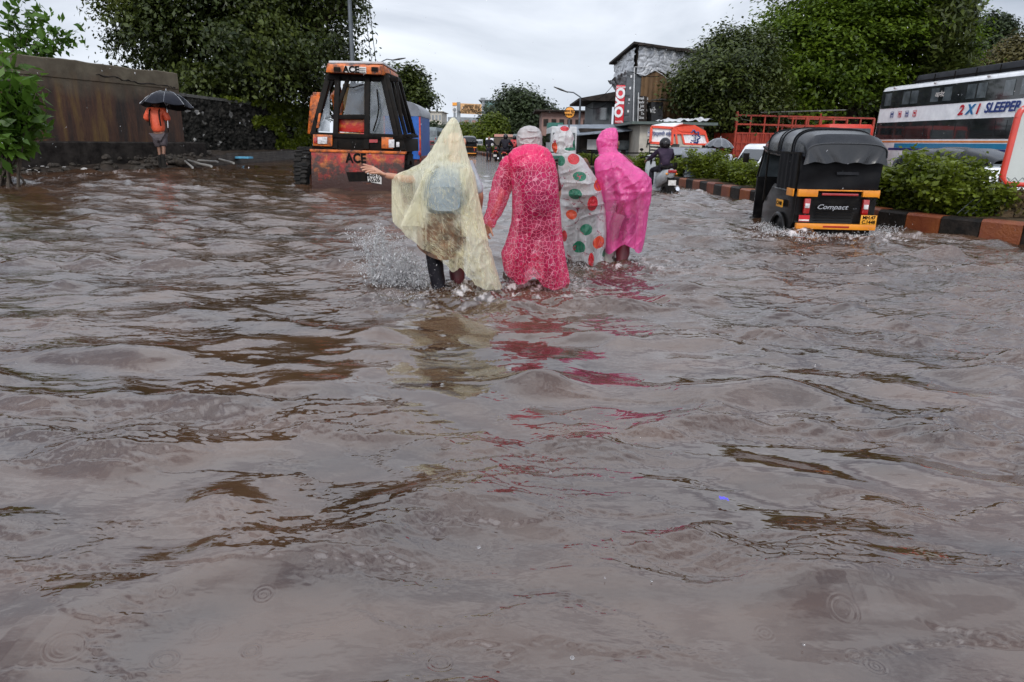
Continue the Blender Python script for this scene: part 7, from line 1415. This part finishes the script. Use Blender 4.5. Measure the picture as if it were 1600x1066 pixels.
b = MB(); b.ball(Vector((0,.0,1.57))*((zt_w+.1)/1.6), (.095,.11,.10)); b.build('hair', M['hair'], wm, sm=True)
k_ = ppm(Yw, 1125, 222); c = W(1124, 229, Yw); umbrella('umbrella', 'grey umbrella held over the person in white behind the hedge', c, 22/k_, 12.5/k_, 'grey_umbrella', rz=.2, tilt=(0, rad(4)), rod=.6, n=10)
# ================================================================== SPLASHES, RAIN, DEBRIS
def waterglass(name, col, rough=.05):
    m = bpy.data.materials.new(name); m.use_nodes = True; b = m.node_tree.nodes['Principled BSDF']; b.inputs['Base Color'].default_value = (*col, 1); b.inputs['Roughness'].default_value = rough; b.inputs['Transmission Weight'].default_value = .45; b.inputs['IOR'].default_value = 1.33; b.inputs['Specular IOR Level'].default_value = 1.0; M[name] = m
waterglass('spray', (0.80,0.79,0.79), .15); waterglass('drop', (0.95,0.95,0.95), .02); M['drop'].node_tree.nodes['Principled BSDF'].inputs['Transmission Weight'].default_value = .93
OCT = np.array([(1,0,0),(-1,0,0),(0,1,0),(0,-1,0),(0,0,1),(0,0,-1)], float); OF = np.array([(0,2,4),(2,1,4),(1,3,4),(3,0,4),(2,0,5),(1,2,5),(3,1,5),(0,3,5)])
def dropmesh(name, P, Rd, stretch, mat, label=None, cat=None, kind='stuff', dirs=None):
    n = len(P); st = np.repeat(Rd[:, None], 3, 1); st[:, 2] *= stretch
    V = OCT[None]*st[:, None, :]
    if dirs is not None: V = V + dirs[:, None, :]*(OCT[None, :, 2:3]*Rd[:, None, None]*2.0)
    V = (V+P[:, None, :]).reshape(-1, 3); F = (OF[None]+6*np.arange(n)[:, None, None]).reshape(-1, 3)
    o = npmesh(name, V, F, M[mat], smoothf=True, k=3)
    tag(o, label, cat, kind=kind); return o
rng = np.random.default_rng(77)
# spray kicked up left of the yellow poncho: sheets of droplets along arcs
P, Rd = [], []
o0 = G(660, 446)
for q in range(120):
    px0, py0 = rng.uniform(588, 665), rng.uniform(432, 452); g0 = G(px0, py0); hh = rng.uniform(.05, .42)*(1 if px0 < 640 else .55); lean = rng.uniform(-.30, .06); m_ = rng.integers(25, 75)
    for i in range(m_):
        t = rng.random()**.8; z = hh*(1-(1-t)**2)*1.0; P.append((g0.x+lean*t+rng.normal()*.012*(1+3*t), g0.y+rng.normal()*.03+.05*t, z+rng.normal()*.012)); Rd.append(rng.uniform(.0013, .0042)*(1.3-.5*t))
for q in range(900): px0, py0 = rng.normal(622, 26), rng.normal(425, 22); y_ = o0.y+rng.normal()*.15; w_ = W(px0, min(py0, 452), y_); P.append((w_.x, w_.y, max(.01, w_.z))); Rd.append(abs(rng.normal())*.0016+.001)
# two thin tongues of water at the left
for (xa, ya, xb, yb) in ((585,450,570,385),(583,430,592,350),(600,440,598,360),(612,446,640,398)):
    for i in range(520): t = rng.random(); w_ = W(xa+(xb-xa)*t+rng.normal()*2.5, ya+(yb-ya)*t-8*math.sin(t*3)+rng.normal()*2.0, o0.y+rng.normal()*.03); P.append((w_.x, w_.y, max(.01, w_.z))); Rd.append(rng.uniform(.0016, .0042))
Rd = np.array(Rd); Rd[rng.random(len(Rd)) < .14] *= 2.1
dropmesh('splash', np.array(P), np.array(Rd), 1.0, 'spray', 'white spray of droplets kicked up left of the yellow poncho', 'splash', dirs=rng.normal(size=(len(P), 3))*.5)
def churn(label, spots, n, hmax, rmin=.0009, rmax=.0028):
    P, Rd = [], []
    for i in range(n):
        px, py, sxx, syy = spots[rng.integers(len(spots))]; g0 = G(px+rng.normal()*sxx, py+rng.normal()*syy); P.append((g0.x, g0.y, abs(rng.normal())*hmax+.004)); Rd.append(rng.uniform(rmin, rmax))
    dropmesh('splash', np.array(P), np.array(Rd), 1.0, 'spray', label, 'splash', dirs=rng.normal(size=(n, 3))*.5)
churn('spray and froth round the yellow poncho\'s legs', [(630,466,16,4),(680,450,16,4),(712,452,14,4),(760,452,8,3)], 1500, .02)
churn('spray at the feet of the crimson poncho', [(797,437,4,6),(801,446,5,4),(893,444,8,4)], 700, .035)
churn('spray at the hem of the dotted poncho', [(900,412,5,6),(905,420,10,4)], 700, .04)
churn('froth at the feet of the hot pink poncho', [(985,408,10,3),(955,412,8,3)], 500, .02)
churn('froth thrown up behind the black auto rickshaw and along the kerb', [(1215,362,14,4),(1245,366,16,4),(1385,362,16,4),(1310,372,45,3),(1200,355,10,4)], 3200, .025, .002, .007)
churn('froth behind the scooter\'s rear wheel', [(1050,300,14,2),(1075,301,16,2)], 500, .03, .002, .006)
# raised tongues of brown water round the legs
def splashring(px, py, r, h, seed):
    g0 = G(px, py); b = MB()
    def fn(u, v):
        a_ = 2*math.pi*u; n = noise.noise(Vector((math.cos(a_)*2.2, math.sin(a_)*2.2, seed))); rr_ = r*(.75+.5*v**1.5)*(1+.25*n); return Vector((g0.x+rr_*math.cos(a_), g0.y+rr_*math.sin(a_)*.8, -.02+(h*(.5+.9*max(0, n+.3)))*v**.8))
    b.grid(fn, 60, 7); return b
b = MB(); 
for (px, py, r, h, s) in ((692,449,.075,.05,1),(716,450,.08,.045,2),(799,440,.06,.09,3),(898,412,.07,.09,4),(972,410,.09,.06,5),(869,446,.09,.03,6)): q = splashring(px, py, r, h, s); b.add(q.v, q.f)
m = pm('brown_splash', (0.10,0.07,0.06), .3, col2=(0.14,0.10,0.085), nscale=18, spec=.3); sp_o = b.build('splash', m, None, sm=True); tag(sp_o, 'brown water thrown up round the wading legs of the four in ponchos', 'splash', kind='stuff')
# falling rain
n = 900; y_ = rng.uniform(1.6, 16, n); xx = (rng.random(n)*2-1)*y_*.80; zz_ = CAMH+rng.uniform(-.9, 1, n)*(.25*y_+.4); ok = zz_ > .05; P = np.stack([xx, y_, zz_], 1)[ok]
dropmesh('rain', P, rng.uniform(.0008, .0019, len(P))*np.sqrt(P[:, 1]/4+.4), 2.2, 'drop', 'falling raindrops', 'rain')
# bubbles on the water
bb_ = [(1258,-1,0)]
BUB_ = [(397,886,8),(28,1046,12),(894,1030,12),(748,857,7),(736,803,6),(569,856,5),(216,567,12),(1256,1010,5),(1018,910,4),(826,808,5),(860,740,5),(945,905,4),(1205,975,5),(560,822,5),(1012,850,5),(300,930,4),(280,720,5),(108,497,7),(365,632,5)]
for i, (px, py, s) in enumerate(BUB_[:12]):
    g0 = G(px, py); r = min(.0048, s*.4/ppm(g0.y, px, py)); b = MB(); b.ball((0,0,0), (r, r, r*.8), 16, 10); o = b.build('bubble', M['drop'], None, sm=True); o.location = (g0.x, g0.y, g0.z+.004); tag(o, 'clear bubble or raindrop bead floating on the open water', 'bubble', 'bubbles scattered on the open water')
pm('litter_blue', (0.12,0.10,0.65), .5); pm('litter_pink', (0.7,0.16,0.15), .5); pm('litter_white', (0.62,0.60,0.58), .5, col2=(.4,.38,.36), nscale=9)
for px, py, mt, lab, s in ((1130,787,'litter_blue','scrap of bright blue plastic floating at right of centre',.013),(1208,605,'litter_pink','scrap of pale red plastic on the crest of a wave',.02),(740,363,'litter_white','small white scrap floating beside the yellow poncho',.02),(240,363,'litter_white','small pale scrap floating on the left of the flooded road',.02)):
    g0 = G(px, py); b = MB(); b.grid(lambda u, v: Vector(((u-.5)*2*s, (v-.5)*1.4*s+.3*s*math.sin(u*5), .006+s*.3*noise.noise(Vector((u*4, v*4, px))))), 10, 8); o = b.build('litter', M[mt], None, sm=True); o.location = (g0.x, g0.y, .012); tag(o, lab, 'litter')
# bank: stones, rubble, litter, pipes
rnd = random.Random(8); b = MB()
def on_bank(px, py, z0=.30): 
    g0 = G(px, py, z0); 
    for _ in range(14): z0 = .6*z0+.4*bank_z(g0.x, g0.y); g0 = G(px, py, z0)
    return Vector((g0.x, g0.y, bank_z(g0.x, g0.y)))
stones = MB()
def lump(mb, c, r, seed):
    q = MB(); q.ball((0,0,0), (r*rnd.uniform(.8,1.6), r*rnd.uniform(.7,1.1), r*rnd.uniform(.4,.75)), 9, 6); A_ = rnd.uniform(0, 6.28)
    for v in q.v: v += v.normalized()*r*.35*noise.noise(v/r*1.1+Vector((seed, seed, 0)))
    Mr = Matrix.Rotation(A_, 3, 'Z'); mb.add([Mr @ v+c for v in q.v], q.f)
for i in range(1500):
    px = rnd.uniform(-20, 330)
    py = rnd.uniform(256, 282) if px < 190 else rnd.uniform(252, 266); lump(stones, on_bank(px, py)+Vector((0,0,.02)), rnd.choice((.03,.04,.05,.07,.10)), i)
pm('rubble', (0.02,0.017,0.014), .6, col2=(0.07,0.06,0.05), nscale=14, bump=.5); tag(stones.build('rubble', M['rubble'], None), 'mass of dark wet stones and gravel strewn over the muddy bank', 'rubble', kind='stuff')
lit = MB()
for i in range(260): px = rnd.uniform(0, 130) if rnd.random() < .8 else rnd.uniform(130, 240); py = rnd.uniform(258, 278) if px < 130 else rnd.uniform(256, 264); p = on_bank(px, py); r = rnd.uniform(.012, .04); lit.box(p+Vector((0,0,.06)), (r*2, r*1.4, r*.3), rz=rnd.uniform(0, 3), rx=rnd.uniform(-1, 1))
tag(lit.build('litter_scatter', M['litter_white'], None), 'pale bits of rubbish mixed into the stones on the left bank', 'litter', kind='stuff')
big = [(165,262,.20,'long dark boulder lying at the water\'s edge left of the orange shirt'),(300,243,.30,'dark boulder at the foot of the wall right of the person in orange'),(280,252,.24,'mound of dark stone beside the boots of the person in orange'),(315,252,.16,'low flat stone next to the pipes'),(215,253,.22,'slab of dark stone under the plinth left of the boots')]
for i, (px, py, r, lab) in enumerate(big): q = MB(); lump(q, Vector((0,0,0)), r, i*3+1); o = q.build('boulder', M['rubble'], None, sm=True); p = on_bank(px, py); o.location = p+Vector((0,0,.04)); tag(o, lab, 'boulder', )
for px, py, s, lab in ((128,261,.10,'round white lid standing on edge on the bank'),(133,271,.11,'white stick shaped scrap lying in the wash below the round lid'),(68,256,.08,'white square scrap of rubbish on the left bank'),(77,248,.06,'small white scrap under the plinth of the concrete wall'),(188,258,.06,'thin white scrap on the dark boulder')):
    p = on_bank(px, py); q = MB()
    if 'lid' in lab: q.cyl((0,-.015,.08), (0,.015,.085), s)
    elif 'stick' in lab: q.bar((-.12,.1,.02), (.12,-.14,.03), .04, .02)
    else: q.grid(lambda u, v: Vector(((u-.5)*2*s, (v-.5)*s, .05+s*.8*v+.3*s*math.sin(u*4))), 8, 5)
    o = q.build('litter', M['litter_white'], None); o.location = p; tag(o, lab, 'litter')
pm('pale_pipe', (0.30,0.29,0.27), .4, col2=(.2,.19,.17), nscale=8); pm('blue_board', (0.10,0.34,0.50), .4, col2=(.06,.22,.34), nscale=5)
for pts, r, mt, lab in (([(293,243),(336,247)],.055,'pale_pipe','thick pale pipe lying across the rubble at the water\'s edge'),([(336,247),(365,255)],.03,'pale_pipe','thin pale pole lying right of the thick pipe'),([(283,247),(301,262)],.025,'pale_pipe','short pale stick leaning down into the water'),([(285,248),(315,257),(330,260)],.03,'pale_pipe','bent pale pole crossing over the blue board'),([(310,251),(340,253)],.03,'pale_pipe','grey rod between the thick pipe and the blue board')):
    ps = [G(p[0], p[1], .42) for p in pts]; 
    o = tag(MB().tube([v-ps[0] for v in ps], r, 8).build('pipe', M[mt], None, sm=True), lab, 'pipe'); o.location = ps[0]
p = G(345, 258, .20); q = MB(); q.box((0,0,0), (2.0,.34,.06), rz=rad(-4)); o = q.build('board', M['blue_board'], None, bevel=.01); o.location = (p.x, p.y, .44); tag(o, 'light blue board lying half submerged at the tip of the bank', 'board')
